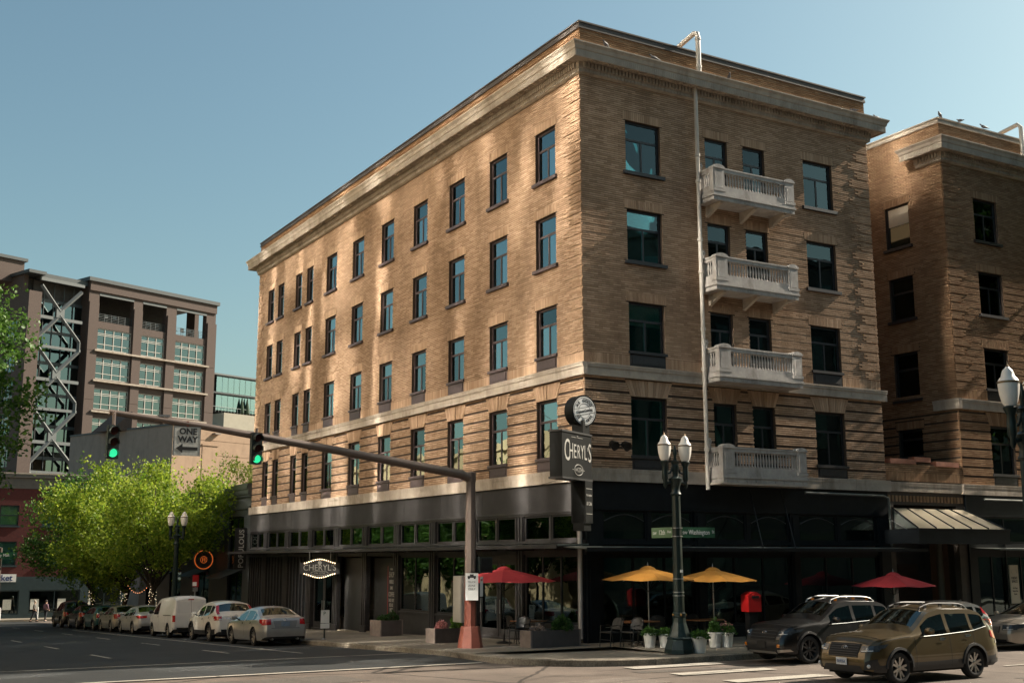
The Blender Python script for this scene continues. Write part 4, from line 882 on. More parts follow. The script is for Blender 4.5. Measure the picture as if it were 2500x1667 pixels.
M['greycap'] = pmat('grey cap', (.11, .10, .09), .8, var=.15)
mb = MB(); F0.box(mb, 0, 34, 9.2+RZ, 10.2+RZ, -.4, .06); F0.box(mb, -.1, 34.1, 10.2+RZ, 10.5+RZ, -.6, .25); mb.build('parapet', M['greycap'], red)
for k in range(9): mb = MB(); F0.box(mb, .2+k*3.75, 3.9+k*3.75, 10.5+RZ, 10.62+RZ, -.5, .28); mb.build('coping_stone', M['stone'], red)
shop = [(16.2, 19.2), (20.6, 24.6), (25.4, 29.8), (30.5, 33.4), (2, 7), (8, 13)]
wall(F0, 0, 34, 0, 1.4+RZ, [(a, b, .5, .6+RZ-.4) for a, b in shop], 'shop_wall', M['teal'], red, d0=-.4, d1=.02)
for a, b in shop: pane_part('display_window', F0, red, a, b, .5, .2+RZ, -.1, M['teal'], .1, ((a+b)/2,))
mb = MB(); mb.box(.2, 33.8, .9, 16, 0, 9.2+RZ); mb.build('room_core', M['room'], red)
for k in range(5): mb = MB(); x = 21+k*2.3; F0.box(mb, x, x+.7, .9, 1.8, -.11, -.10); mb.build('window_poster', M['curtain'], red)
ms = thing('shop_sign', 'white shop sign with blue lettering on the teal shop front', 'sign', (-7.5, 82.2, .95))
MB().box(-1.35, 1.7, -.06, .1, 0, .68).build('board', M['sheet'], ms)
text('Market', .74, pmat('navy ink', (.01, .03, .14), .5, var=0), ms, (.32, -.07, .34), FACE_R, bold=.012)

# ---- glass fronted office tower across 12th Avenue: stands just outside the picture, its panes throw the sun back on the hotel
opp = thing('glazed_office_tower', 'tall pale office tower with mirror glazing across the avenue from the hotel', 'building', (-23.5, -6, 0))
OF = Fr((0, 0), (0, 1), (1, 0)); OF.rz = 0
M['pale'] = pmat('pale limestone', (.66, .53, .40), .8, var=.08, scale=.6)
mb = MB(); mb.box(-22, 0, 0, 41, 0, 58); mb.build('tower_wall', M['pale'], opp)
m, t, b, N, L = nmat('mirror glazing'); b.inputs['Base Color'].default_value = (.86, .90, .94, 1); b.inputs['Metallic'].default_value = 1; b.inputs['Roughness'].default_value = .075
M['mirror'] = m
rs = random.Random(4); mb = MB()
for i in range(33):
    ctx, cw, cy_ = rs.gauss(0, .010), rs.choice((.45, .6, .8, 1.0)), .6+i*1.22+rs.uniform(-.2, .2)
    for j in range(15):
        y, z = cy_, 4.4+j*3.5
        if rs.random() < (.12 if z > 20 else .62): continue
        wy, wz = cw, rs.choice((2.6, 3.0, 3.3)); tx, tz = ctx+rs.gauss(0, .005), rs.gauss(0, .012); bulge = rs.gauss(0, .006); n1, n2 = 4, 6; vs_, fs_ = [], []
        for a in range(n1+1):
            for c in range(n2+1):
                p, q = a/n1*2-1, c/n2*2-1
                vs_.append((.03+p*wy/2*tx+q*wz/2*tz+bulge*(1-p*p)*(1-q*q*.6), y+p*wy/2, z+q*wz/2))
        for a in range(n1):
            for c in range(n2): k = a*(n2+1)+c; fs_.append((k, k+n2+1, k+n2+2, k+1))
        mb.add(vs_, fs_)
tag(mb.build('mirror_panes', M['mirror'], opp, smooth=True, sharp=60), kind='stuff')

low = thing('low_tan_block', 'low tan shop block farther up the avenue opposite the hotel', 'building', (-24, 38, -1.2))
mb = MB(); mb.box(-20, 0, 0, 40, 0, 12.5); mb.box(-20.2, .3, -.2, 40.2, 12.5, 13.1); mb.build('wall', pmat('tan plaster', (.45, .33, .2), .85, var=.1, scale=.8), low)
for j in range(2):
    for i in range(9): MB().box(-.02, .05, 2+i*4.2, 4+i*4.2, 5+j*3.6, 7.4+j*3.6).build('window', M['towerglass'], low)
# ---- blocks across Washington Street, outside the picture; they close the street and darken its shop glass
M['tealglass'] = pmat('teal curtain glass', (.012, .045, .046), .08, var=.1, scale=.4)
M['shadebrick'] = pmat('slate cladding', (.05, .06, .058), .85, var=.2, scale=1.5)
for lab, loc, sx, sy, h in (('tall teal glass block facing the hotel across the street', (4, -44, 0), 70, 22, 18), ('teal glass block farther down the cross street', (-40, -86, 0), 150, 22, 36)):
    b_ = thing('glass_office_block', lab, 'building', loc); MB().box(0, sx, 0, sy, 0, h).build('wall', M['shadebrick'], b_); MB().box(-.4, sx+.4, -.4, sy+.4, h, h+.8).build('cornice', M['shadebrick'], b_)
    for k in range(int(sx/5)):
        for j in range(int(h/4.2)): MB().box(.6+k*5, 4.6+k*5, sy-.02, sy+.05, 1.2+j*4.2, 4.4+j*4.2).build('window', M['tealglass'], b_)
# ------------------------------------------------------------------ traffic signal, lamps, signs
sp = thing('traffic_signal_pole', 'brown octagonal signal pole with rust red base and long mast arm', 'signal pole', (-4.05, .46, .16))
def octo(mb, prof, c=(0, 0)):
    return mb.loft([[(c[0]+r*math.cos(math.pi/8+k*math.pi/4), c[1]+r*math.sin(math.pi/8+k*math.pi/4), z) for k in range(8)] for r, z in prof])
octo(MB(), [(.40, 0), (.30, .60), (.29, .64)]).build('base_cover', M['rust'], sp)
octo(MB(), [(.185, .64), (.178, 2.12)]).build('lower_shaft', M['rust'], sp)
octo(MB(), [(.178, 2.12), (.145, 5.28)]).build('upper_shaft', M['bronze'], sp)
ang = 2.0
arm = MB(); arm.tube([(.02, 0, 5.16), (-.35, 0, 5.30), (-4.5, 0, 5.86), (-8.6, 0, 6.37), (-11.15, 0, 6.62)], [.15, .145, .12, .095, .08], 10); arm.build('mast_arm', M['bronze'], sp, smooth=True)
octo(MB(), [(.15, 5.05), (.165, 5.1), (.165, 5.36), (.05, 5.40)]).build('pole_cap', M['bronze'], sp)
M['sig_green'] = pmat('lit green lens', (.1, .9, .5), .3, var=0, emit=(.03, .95, .40), es=.42)
M['sig_dark'] = pmat('unlit red lens', (.04, .012, .01), .25, var=0); M['sig_body'] = pmat('signal housing', (.012, .018, .016), .45, var=.1)
def signal(loc, lab, drop):
    s = thing('traffic_signal', lab, 'traffic signal', loc, 0, 'signals hung from the mast arm')
    MB().tube([(0, 0, .0), (0, 0, drop)], .045, 8).build('hanger', M['bronze'], s)
    for k in range(3):
        z = -.16-.3*k; e = sub('lamp_unit', s, (0, 0, z))
        MB().box(-.15, .15, -.08, .12, -.148, .148).build('housing', M['sig_body'], e)
        MB().disc((0, -.08, 0), (0, -1, 0), .115, .012, 24).build('lens', M['sig_green'] if k == 2 else M['sig_dark'], e)
        n = 14; ring = []
        for t in range(n+1):
            a = R(-25+230*t/n); ring.append((a, .128))
        mb = MB(); mb.loft([[(r*math.cos(a), -.08, r*math.sin(a)) for a, r in ring], [(r*.98*math.cos(a), -.30, r*.98*math.sin(a)-.03) for a, r in ring]], closed=False); mb.build('visor', M['sig_body'], e)
    return s
signal((-15.1, .30, 6.42), 'traffic signal with lit green lens at the tip of the mast arm', .36)
signal((-11.12, .30, 6.42), 'traffic signal with lit green lens in front of the hotel edge', .12)
ow = thing('one_way_sign', 'grey one way sign with left arrow hanging from the mast arm', 'sign', (-13.08, .40, 6.08))
MB().box(-.36, .36, -.015, .015, -.40, .40).build('plate', pmat('weathered sign plate', (.44, .44, .41), .5, .1, var=.25, scale=4, dirt=.5), ow)
mb = MB(); mb.box(-.385, -.35, -.025, .025, -.41, .41); mb.box(.36, .375, -.02, .02, -.41, .41); mb.box(-.36, .36, -.02, .02, .40, .415); mb.build('rim', M['steel'], ow)
text('ONE', .235, M['ink'], ow, (.02, -.018, .27), FACE_R, bold=.008); text('WAY', .235, M['ink'], ow, (.02, -.018, .05), FACE_R, bold=.008)
MB().prism([(-.30, -.018, -.2), (-.12, -.018, -.33), (-.12, -.018, -.245), (.30, -.018, -.245), (.30, -.018, -.155), (-.12, -.018, -.155), (-.12, -.018, -.07)], (0, -.004, 0)).build('arrow', M['ink'], ow)
MB().box(-.03, .03, -.02, .05, .40, .56).build('hanger', M['rust'], ow)
MB().box(-.9, -.6, -.05, .05, .60, .66).xf(Matrix.Translation((.1, .05, .05))).build('detector', M['steel'], ow)
# parking notices on the signal pole
def notice(name, lab, loc, rz, w, h, lines, mat=None, red=0):
    s = thing(name, lab, 'sign', loc, rz); MB().box(-w/2, w/2, -.008, .0, -h/2, h/2).build('plate', mat or M['sheet'], s)
    for txt, z, sz, ink in lines: text(txt, sz, ink, s, (0, -.010, z), FACE_R)
    return s
n1 = notice('parking_sign', 'white truck zone sign strapped to the signal pole above its rust red base', (-4.13, .22, 2.0), R(-32), .40, .82, [('TRUCK', .14, .075, M['ink']), ('ZONE', .03, .08, M['ink']), ('ONLY', -.07, .085, M['ink'])])
mb = MB(); mb.box(-.13, .13, -.012, -.008, .27, .33); mb.box(-.06, .06, -.012, -.008, .33, .38); mb.box(-.12, -.06, -.012, -.008, .235, .28); mb.box(.06, .12, -.012, -.008, .235, .28); mb.build('truck_symbol', M['ink'], n1)
notice('parking_sign', 'small red and white parking plate on the far side of the signal pole', (-3.80, .20, 2.0), R(40), .24, .6, [('NO', .2, .09, M['red'])])
notice('parking_sign', 'little grey plate low on the signal pole', (-3.80, .20, 1.45), R(40), .2, .42, [], M['steel'])
# kerbside parking sign, low plates
g = gz(11.3)+.16
ks = thing('kerb_parking_sign', 'short green post with white parking plates on the kerb behind the silver sedan', 'sign', (-4.55, 11.3, g))
MB().tube([(0, 0, 0), (0, 0, 1.55)], .03, 8).build('post', M['green_iron'], ks); MB().lathe([(.10, 0), (.10, .02), (.04, .05)], 12).build('foot', M['steel'], ks)
MB().box(-.17, .17, -.045, -.033, .62, 1.10).build('plate', M['sheet'], ks); MB().box(-.18, .18, -.05, -.033, .42, .60).build('lower_plate', M['sheet'], ks)
text('P', .2, M['menu'], ks, (-.03, -.048, .97), FACE_R)
g = gz(30)+.16
ks = thing('kerb_parking_sign', 'red and white no parking sign on a steel post behind the white van', 'sign', (-4.6, 29.2, g))
MB().tube([(0, 0, 0), (0, 0, 2.3)], .03, 8).build('post', M['steel'], ks); mb = MB(); mb.box(-.16, .16, -.045, -.033, 2.2, 2.8); mb.build('plate', M['red'], ks); MB().box(-.16, .06, -.05, -.045, 2.25, 2.45).build('lower_plate', M['sheet'], ks); MB().box(-.13, .13, -.045, -.033, 1.98, 2.18).build('tag', M['steel'], ks)
# street lamps: ornate posts with twin acorn globes
def lamp_tree():
    e = mk('street_lamp', None)
    MB().loft([[(r*math.cos(math.pi/8+k*math.pi/4), r*math.sin(math.pi/8+k*math.pi/4), z) for k in range(8)] for r, z in ((.46, 0), (.45, .12), (.36, .38), (.38, .42), (.34, .46))]).build('plinth', M['green_iron'], e)
    MB().lathe([(.33, .46), (.27, .62), (.20, .86), (.185, 1.0)], 16, flute=.06).build('bell', M['green_iron'], e)
    MB().lathe([(.19, 1.0), (.20, 1.03), (.20, 1.12), (.17, 1.15)], 16).build('collar', M['green_iron'], e)
    MB().lathe([(.165, 1.15), (.125, 4.55)], 16, flute=.05).build('shaft', M['green_iron'], e)
    for k in range(5): MB().ball((.20*math.cos(k*1.257-1.9), .20*math.sin(k*1.257-1.9), 1.075), .035, 6).build('boss', pmat('brass boss', (.25, .13, .03), .4, .6, var=.1) if 'brass boss' not in bpy.data.materials else bpy.data.materials['brass boss'], e)
    MB().lathe([(.13, 4.5), (.17, 4.55), (.13, 4.62), (.12, 4.75), (.20, 4.95), (.21, 5.0), (.10, 5.06), (.085, 5.2), (.13, 5.3), (.10, 5.42), (.14, 5.5), (.05, 5.56), (.04, 5.66), (.07, 5.76), (.05, 5.86), (.01, 6.0)], 14).build('capital', M['green_iron'], e, smooth=True)
    for s in (-1, 1):
        a = sub('lamp_arm', e, (.37*s, 0, 0))
        MB().tube([(-.30*s, 0, 5.02), (-.22*s, 0, 4.9), (-.05*s, 0, 4.86), (0, 0, 5.0), (0, 0, 5.3)], [.05, .05, .055, .06, .06], 8).build('scroll', M['green_iron'], a, smooth=True)
        MB().tube([(-.28*s, 0, 5.35), (-.2*s, 0, 5.18), (-.1*s, 0, 5.15)], .03, 6).build('curl', M['green_iron'], a)
        MB().lathe([(.02, 4.72), (.06, 4.8), (.05, 4.9), (.09, 5.0), (.09, 5.2), (.075, 5.35), (.13, 5.47), (.14, 5.5), (.11, 5.53)], 12).build('socket', M['green_iron'], a, smooth=True)
        MB().lathe([(.105, 5.53), (.145, 5.60), (.18, 5.76), (.197, 5.92), (.197, 5.97)], 20).build('globe', M['globe'], a, smooth=True)
        MB().lathe([(.2, 5.965), (.21, 5.97), (.21, 6.0), (.2, 6.005)], 20).build('band', pmat('bronze band', (.16, .11, .06), .4, .7, var=.1) if 'bronze band' not in bpy.data.materials else bpy.data.materials['bronze band'], a)
        MB().lathe([(.197, 6.005), (.175, 6.05), (.13, 6.10), (.112, 6.17), (.095, 6.22), (.045, 6.27), (.03, 6.29)], 20).build('dome', M['globe'], a, smooth=True)
        MB().lathe([(.02, 6.29), (.03, 6.31), (.012, 6.34), (.004, 6.41)], 8).build('finial', bpy.data.materials['bronze band'], a)
    return e
LT = lamp_tree()
lamps = [((0.06, -4.68, .16), R(-3), 'ornate twin-globe street lamp with green street name blades on the corner', LT),
         ((-4.5, 33.6, gz(33.6)+.16), R(-35), 'distant twin-globe street lamp beside the leafy tree', None), ((-1.93, -18.0, .16), R(0), 'near street lamp with one globe at the right edge of the picture', None)]
for loc, rz, lab, o in lamps:
    o = o or copy_tree(LT); o.location = loc; o.rotation_euler = (0, 0, rz); tag(o, lab, 'street lamp', 'twin globe street lamps')
mb = MB()
for z in (1.62, 1.72, 2.1, 3.32, 3.56): mb.lathe([(.155, z-.012), (.172, z-.01), (.172, z+.01), (.155, z+.012)], 16)
mb.build('strap', M['steel'], LT); MB().box(-.03, .05, -.18, -.16, 2.28, 2.36).build('sticker', M['sheet'], LT)
M['sign_green'] = pmat('street sign green', (.012, .085, .040), .4, var=.06); M['sign_green2'] = pmat('faded sign green', (.10, .17, .09), .4, var=.06)
st = thing('street_name_sign', 'green Washington street name blade strapped to the corner lamp', 'street sign', (.06, -4.68, 3.60), R(0))
MB().box(.15, 1.42, -.02, .02, -.15, .15).build('blade', M['sign_green'], st); text('SW', .12, M['sheet'], st, (.28, -.024, -.02), FACE_R); text('Washington', .20, M['sheet'], st, (.82, -.024, 0), FACE_R, sx=.82); text('St', .12, M['sheet'], st, (1.35, -.024, .02), FACE_R)
st = thing('street_name_sign', 'faded green 12th avenue name blade on the left of the corner lamp', 'street sign', (.06, -4.68, 3.60), R(-88))
MB().box(-1.15, -.15, -.02, .02, -.15, .15).build('blade', M['sign_green2'], st); text('SW', .12, M['sheet'], st, (-1.0, -.024, -.02), FACE_R); text('12th', .2, M['sheet'], st, (-.66, -.024, 0), FACE_R, sx=.85); text('Ave', .12, M['sheet'], st, (-.32, -.024, .02), FACE_R)
# pale control cabinet on the pole's far side
cb = thing('control_cabinet', 'tall pale grey control cabinet mounted behind the signal pole', 'cabinet', (-3.98, 1.05, .9))
MB().box(-.22, .22, -.28, .28, 0, 1.42).build('case', pmat('cabinet grey', (.45, .42, .37), .45, var=.06), cb); MB().box(-.235, -.22, -.24, .24, .05, 1.37).build('door', pmat('cabinet door', (.47, .44, .39), .45, var=.05), cb); MB().box(-.06, .06, -.5, -.28, .2, .3).build('bracket', M['iron'], cb); MB().box(-.06, .06, -.5, -.28, 1.1, 1.2).build('bracket', M['iron'], cb)
# walk signal, black box
ws = thing('walk_signal', 'black pedestrian signal box on the signal pole below the mast', 'signal', (-3.66, .40, 2.42)); MB().box(-.2, .24, -.22, .2, 0, .48).build('housing', M['sig_body'], ws); MB().box(-.16, .2, -.24, -.22, .06, .42).build('visor_frame', M['iron'], ws)
# far street corner: name blade, post, bollards
g = gz(62); hs = thing('street_name_sign', 'green street name blade on a brown post at the left edge', 'street sign', (-10.0, 60.2, gz(60)+.1))
MB().tube([(-.02, 0, 0), (-.02, 0, 5.4)], [.12, .09], 8).build('post', M['bronze'], hs); MB().tube([(-.02, 0, 5.38), (-.7, 0, 5.5)], .06, 6).build('arm', M['bronze'], hs)
MB().box(-1.1, 1.05, -.14, -.12, 4.65, 5.08).build('blade', M['sign_green'], hs); text('Harvey Milk', .30, M['sheet'], hs, (-.1, -.145, 4.87), FACE_R, sx=.9); text('St', .18, M['sheet'], hs, (.87, -.145, 4.9), FACE_R)
for x, lab in ((-7.2, 'slim white bollard at the far kerb left of the walkers'), (-4.15, 'slim white bollard at the far kerb between the walkers')):
    bo = thing('bollard', lab, 'bollard', (x, 79.9, gz(80)+.15), group='white bollards at the far kerb'); MB().lathe([(.05, 0), (.05, 1.0), (.03, 1.05)], 10).build('tube', M['sheet'], bo); MB().lathe([(.09, 0), (.09, .04)], 10).build('foot', M['steel'], bo)
# ------------------------------------------------------------------ hotel signs
M['sign_black'] = pmat('sign black', (.005, .006, .006), .5, var=.2, spec=.15)
cs = thing('corner_blade_sign', 'black corner blade sign with arched white lettering and a round white disc on top', 'sign', (-.52, -.52, 3.3), R(30))
# local +x runs back to the corner, text faces local -y
MB().box(-.22, .27, -.2, .2, .42, 3.95).build('column', M['sign_black'], cs)
MB().box(-1.75, .36, -.22, .22, 2.05, 3.48).build('sign_box', M['sign_black'], cs); MB().box(-1.79, .36, -.25, .25, 2.0, 2.06).build('box_trim', M['ink'], cs); MB().box(-1.79, .36, -.25, .25, 3.47, 3.53).build('box_trim', M['ink'], cs)
MB().box(-.22, .30, -.26, .26, .66, 2.0).build('lower_box', M['sign_black'], cs)
word = "CHERYL'S"; xs_ = [-1.42, -1.13, -.86, -.60, -.34, -.11, .05, .20]; sz = [.98, .70, .64, .62, .64, .68, .5, .86]
for ch, x, s in zip(word, xs_, sz): text(ch, s, M['letter'], cs, (x, -.226, 2.88-.0*s), FACE_R, sx=.62 if ch != 'C' else .6)
MB().tube([(-.62+.30*math.cos(a*math.pi/12), -.228, 2.32+.17*math.sin(a*math.pi/12)) for a in range(25)], .013, 5).build('oval', M['letter'], cs); text('ON', .12, M['letter'], cs, (-.76, -.226, 2.32), FACE_R); text('12TH', .2, M['letter'], cs, (-.53, -.226, 2.32), FACE_R, sx=.8)
mb = MB(); mb.box(-1.1, -.3, -.226, -.222, 3.34, 3.352); mb.box(-1.05, -.95, -.226, -.222, 2.315, 2.327); mb.box(-.3, -.18, -.226, -.222, 2.315, 2.327); mb.ball((-.7, -.226, 3.37), .03, 6); mb.build('rule', M['letter'], cs)
text('Marketplace', .10, M['letter'], cs, (.04, -.264, 1.55), FACE_R, sx=.8); text('& Cafe', .17, M['letter'], cs, (.04, -.264, 1.28), FACE_R, sx=.8)
mb = MB(); mb.box(-.17, .26, -.266, -.26, 1.75, 1.765); mb.box(-.17, .26, -.266, -.26, .95, .965); mb.build('rule', M['letter'], cs)
dc = sub('disc', cs, (.02, 0, 4.28), (0, 0, R(-24)))
MB().disc((0, .2, 0), (0, -1, 0), .52, .4, 40).build('drum', M['sign_black'], dc, smooth=True); MB().disc((0, -.2, 0), (0, -1, 0), .465, .008, 40).build('disc_face', M['sheet'], dc)
for r_ in (.43, .24): MB().tube([(r_*math.cos(a*math.pi/20), -.209, r_*math.sin(a*math.pi/20)) for a in range(41)], .007, 4).build('ring', M['ink'], dc)
mb = MB(); mb.box(-.45, .45, -.212, -.208, -.105, .105); mb.build('banner', M['sheet'], dc).rotation_euler = (0, R(-12), 0)
mb = MB(); mb.box(-.45, .45, -.216, -.212, -.115, -.103); mb.box(-.45, .45, -.216, -.212, .103, .115); mb.build('banner_rule', M['ink'], dc).rotation_euler = (0, R(-12), 0)
text('Custom Catering', .135, M['ink'], dc, (0, -.217, 0), (math.pi/2, R(-12), 0), sx=.72)
for word, a0, a1, up in (('AS GOOD', 150, 40, 1), ('AS IT GETS', 212, 330, -1)):
    for i, ch in enumerate(word):
        if ch == ' ': continue
        a = R(a0+(a1-a0)*i/(len(word)-1)); text(ch, .135, M['ink'], dc, (.335*math.cos(a), -.211, .335*math.sin(a)), (math.pi/2, -(a-math.pi/2*up), 0), bold=.004)
# oval bulb sign over the side doors
ov = thing('bulb_sign', 'black wavy-edged hanging sign lined with lit bulbs above the side doors', 'sign', (-.85, 21.45, 2.42), R(-30))
n = 20
def wave(x, s): return s*(.36+.10*math.cos(x/.8*math.pi*.9))
MB().prism([(x, .05, wave(x, 1)) for x in np.linspace(-.95, .95, n)]+[(x, .05, wave(x, -1)) for x in np.linspace(.95, -.95, n)], (0, -.1, 0)).build('board', M['ink'], ov)
for s in (1, -1):
    for i in range(15): x = -.72+i*1.44/14; MB().ball((x, -.07, wave(x, s)-.03*s), .032, 8).build('bulb', M['bulb'], ov)
text("CHERYL'S", .40, M['letter_grey'], ov, (0, -.06, .03), FACE_R, sx=.92); text('ON 12TH', .12, M['letter_grey'], ov, (0, -.06, -.22), FACE_R)
MB().tube([(.42*math.cos(a*math.pi/12), -.06, -.22+.10*math.sin(a*math.pi/12)) for a in range(25)], .01, 5).build('oval', M['letter_grey'], ov); MB().disc((0, -.05, .27), (0, -1, 0), .09, .012, 14).build('emblem', M['letter_grey'], ov)
for x in (-.5, .5): MB().tube([(x, 0, .4), (x, 0, .78)], .015, 5).build('hanger', M['steel'], ov)
# tall window poster beside the dark doors
po = thing('window_poster', 'tall dark window poster with stacked white words and a red edge', 'poster', (-.06, 14.95, -.1))
MB().box(-.02, .0, -.36, .36, .35, 2.65).build('sheet', M['ink'], po); MB().box(-.024, -.0, .36, .41, .2, 2.65).build('red_edge', M['red'], po); MB().box(-.024, -.02, -.36, .36, .35, .52).build('red_foot', M['red'], po)
for wtxt, z, s in (('UNIQUE', 2.52, .12), ('SHOP', 2.28, .34), ('NIBBLE', 1.98, .24), ('DINE', 1.72, .2), ('COFFEE', 1.45, .28), ('TAKE OUT', 1.2, .2), ('RELAX', 1.0, .22), ('VISIT', .78, .26), ('MARKET', .6, .13)): text(wtxt, s, M['letter'], po, (-.026, 0, z), FACE_L, sx=.6)
ev = thing('event_poster', 'pale upright poster reading EVENT SPACE on the right shop front', 'poster', (X2+2.55, -.12, 1.0))
MB().box(-.27, .27, -.02, .02, 0, 1.55).build('sheet', pmat('cream poster', (.42, .38, .30), .7, var=.05), ev)
for wtxt, z, s in (('EVENT', 1.02, .15), ('SPACE', .88, .15), ('For Your', .62, .09), ('Private Party', .5, .075), ('Here!', .38, .09)): text(wtxt, s, M['ink'], ev, (0, -.024, z), FACE_R, sx=.85)
MB().tube([(.17*math.cos(math.pi*a/10), -.022, 1.28+.1*math.sin(math.pi*a/10)) for a in range(21)], .006, 4).build('emblem', M['letter_grey'], ev)
MB().tube([(-.3, .08, -.85), (-.3, .08, 3.0)], .03, 6).build('post', M['iron'], ev)

for a, b in (((.1, 0, 4.0), (1.6, .55, 5.2)), ((-.5, 0, 3.5), (.2, 1.95, 4.6)), ((-1.2, 0, 2.05), (-.9, 1.3, 1.8))): MB().tube([a, b], .008, 4).build('guy_wire', M['iron'], cs)
# ------------------------------------------------------------------ pavement furniture
M['yellow_cloth'] = pmat('mustard canvas', (.38, .165, .018), .85, var=.08, scale=5); M['red_cloth'] = pmat('red canvas', (.38, .024, .03), .8, var=.08, scale=5)
M['plastic_white'] = pmat('white pot', (.66, .65, .62), .5, var=.06, scale=6); M['soil'] = pmat('potting soil', (.03, .022, .015), .95, var=.3)
M['planter'] = pmat('grey brown planter', (.085, .07, .065), .8, var=.2, scale=3, dirt=.3)
M['planter_end'] = pmat('weathered planter', (.20, .16, .14), .85, var=.25, scale=4, dirt=.4)
M['wicker'] = pmat('black woven chair', (.022, .021, .020), .55, var=.3, scale=30)
def umbrella(lab, loc, cloth, r=1.45, h=2.42, sag=.42, rz=0, pole='steel'):
    u = thing('patio_umbrella', lab, 'umbrella', loc, rz, 'patio umbrellas'); n = 8; mt = M[cloth]
    def pt(k, q): 
        a = 2*math.pi*k/n; return (r*q*math.cos(a), r*q*math.sin(a), h-sag*q**1.15)
    for k in range(n):
        mb = MB(); rows = 6
        for i in range(rows):
            q0, q1 = .12+.88*i/rows, .12+.88*(i+1)/rows
            a0, b0, a1, b1 = Vector(pt(k, q0)), Vector(pt(k+1, q0)), Vector(pt(k, q1)), Vector(pt(k+1, q1))
            m0, m1 = (a0+b0)/2-Vector((0, 0, .035*q0)), (a1+b1)/2-Vector((0, 0, .035*q1))
            mb.quad(tuple(a0), tuple(a1), tuple(m1), tuple(m0)); mb.quad(tuple(m0), tuple(m1), tuple(b1), tuple(b0))
        mb.build('canopy_panel', mt, u, smooth=True)
        MB().tube([pt(k, .1), tuple(Vector(pt(k, 1))+Vector((0, 0, -.02)))], .009, 5).xf(Matrix.Translation((0, 0, -.02))).build('rib', M['iron'], u)
    mb = MB()
    mb.lathe([(.30, h-.07), (.31, h-.085), (.22, h+.0), (.10, h+.06), (.02, h+.07)], 8); mb.build('vent_cap', mt, u)
    MB().tube([(0, 0, .06), (0, 0, h+.06)], .02, 10).build('pole', M[pole], u); MB().lathe([(.01, h+.06), (.02, h+.09), (.008, h+.14), (.002, h+.2)], 8).build('finial', M[pole], u)
    MB().lathe([(.26, 0), (.26, .03), (.18, .06), (.04, .07), (.035, .3)], 20).build('base', M['iron'], u, smooth=True)
    for k in range(n): MB().tube([(0, 0, h-.75), (r*.52*math.cos(2*math.pi*k/n), r*.52*math.sin(2*math.pi*k/n), h-sag*.47-.04)], .007, 4).build('strut', M['iron'], u)
    return u
umbrella('red patio umbrella over the side street tables by the signal pole', (-1.75, 2.35, gz(2.35)+.17), 'red_cloth', 1.75, 2.43, .42, R(12), 'iron')
umbrella('mustard patio umbrella left of the corner street lamp', (1.2, -1.7, .17), 'yellow_cloth', 1.5, 2.38, .36, R(22))
umbrella('mustard patio umbrella behind the red box, right of the corner lamp', (3.85, -1.7, .17), 'yellow_cloth', 1.5, 2.32, .36, R(22))
umbrella('red patio umbrella in the shade behind the parked black car', (12.3, -1.7, .17), 'red_cloth', 1.55, 2.1, .42, R(14))
def chair(lab, loc, rz):
    c = thing('cafe_chair', lab, 'chair', loc, rz, 'black pavement cafe chairs'); t = M['iron']
    MB().hexa([(-.23, -.22, .43), (.23, -.22, .43), (.21, .22, .42), (-.21, .22, .42), (-.23, -.22, .47), (.23, -.22, .47), (.21, .22, .46), (-.21, .22, .46)]).build('seat', M['wicker'], c)
    mb = MB(); n = 9; rows = []
    for z in (.52, .62, .72, .8, .86):
        w = .23 if z < .75 else .23*math.sqrt(max(.05, 1-((z-.72)/.17)**2))
        rows.append([(w*(2*i/(n-1)-1), .22+.05*(1-(2*i/(n-1)-1)**2)+(z-.5)*.22, z) for i in range(n)])
    mb.loft(rows, closed=False); mb.loft([[(x, y+.015, z) for x, y, z in r] for r in rows], closed=False); mb.build('backrest', M['wicker'], c)
    for s in (-1, 1):
        MB().tube([(s*.25, -.25, 0), (s*.25, -.22, .45), (s*.26, -.2, .64), (s*.26, .1, .66), (s*.25, .24, .6)], .014, 6).build('leg', t, c); MB().tube([(s*.24, .30, 0), (s*.23, .22, .45), (s*.235, .30, .75)], .014, 6).build('leg', t, c)
    MB().tube([(-.235, .30, .72)]+[(.235*math.cos(math.pi-math.pi*i/8), .31+.05*math.sin(math.pi*i/8), .75+.14*math.sin(math.pi*i/8)) for i in range(9)]+[(.235, .30, .72)], .014, 6).build('back_frame', t, c)
    MB().tube([(-.25, -.23, .22), (.25, -.23, .22)], .01, 5).build('stretcher', t, c)
    return c
def table(lab, loc, rz, w=.72, d=.72, round_=False):
    t = thing('cafe_table', lab, 'table', loc, rz, 'pavement cafe tables')
    (MB().lathe([(w/2, .70), (w/2+.01, .715), (w/2, .735)], 24) if round_ else MB().box(-w/2, w/2, -d/2, d/2, .70, .735)).build('tabletop', M['wood'], t)
    MB().lathe([(.03, .04), (.03, .70)], 10).build('pedestal', M['iron'], t)
    for k in range(4): a = math.pi/4+k*math.pi/2; MB().tube([(.02*math.cos(a), .02*math.sin(a), .08), (.32*math.cos(a), .32*math.sin(a), .012)], .018, 6).build('foot', M['iron'], t)
    return t
Z = .168
for lab, x, y, rz in (('black chair on the left of the table under the red umbrella', -1.25, 2.35, R(95)), ('black chair nearest the corner planter under the red umbrella', -2.1, .75, R(-55)), ('black chair behind the table under the red umbrella', -.7, 1.2, R(-120))): chair(lab, (x, y, gz(y)+Z), rz)
table('wooden topped table under the side street red umbrella', (-1.35, 1.45, gz(1.4)+Z), R(10), .9, .8)
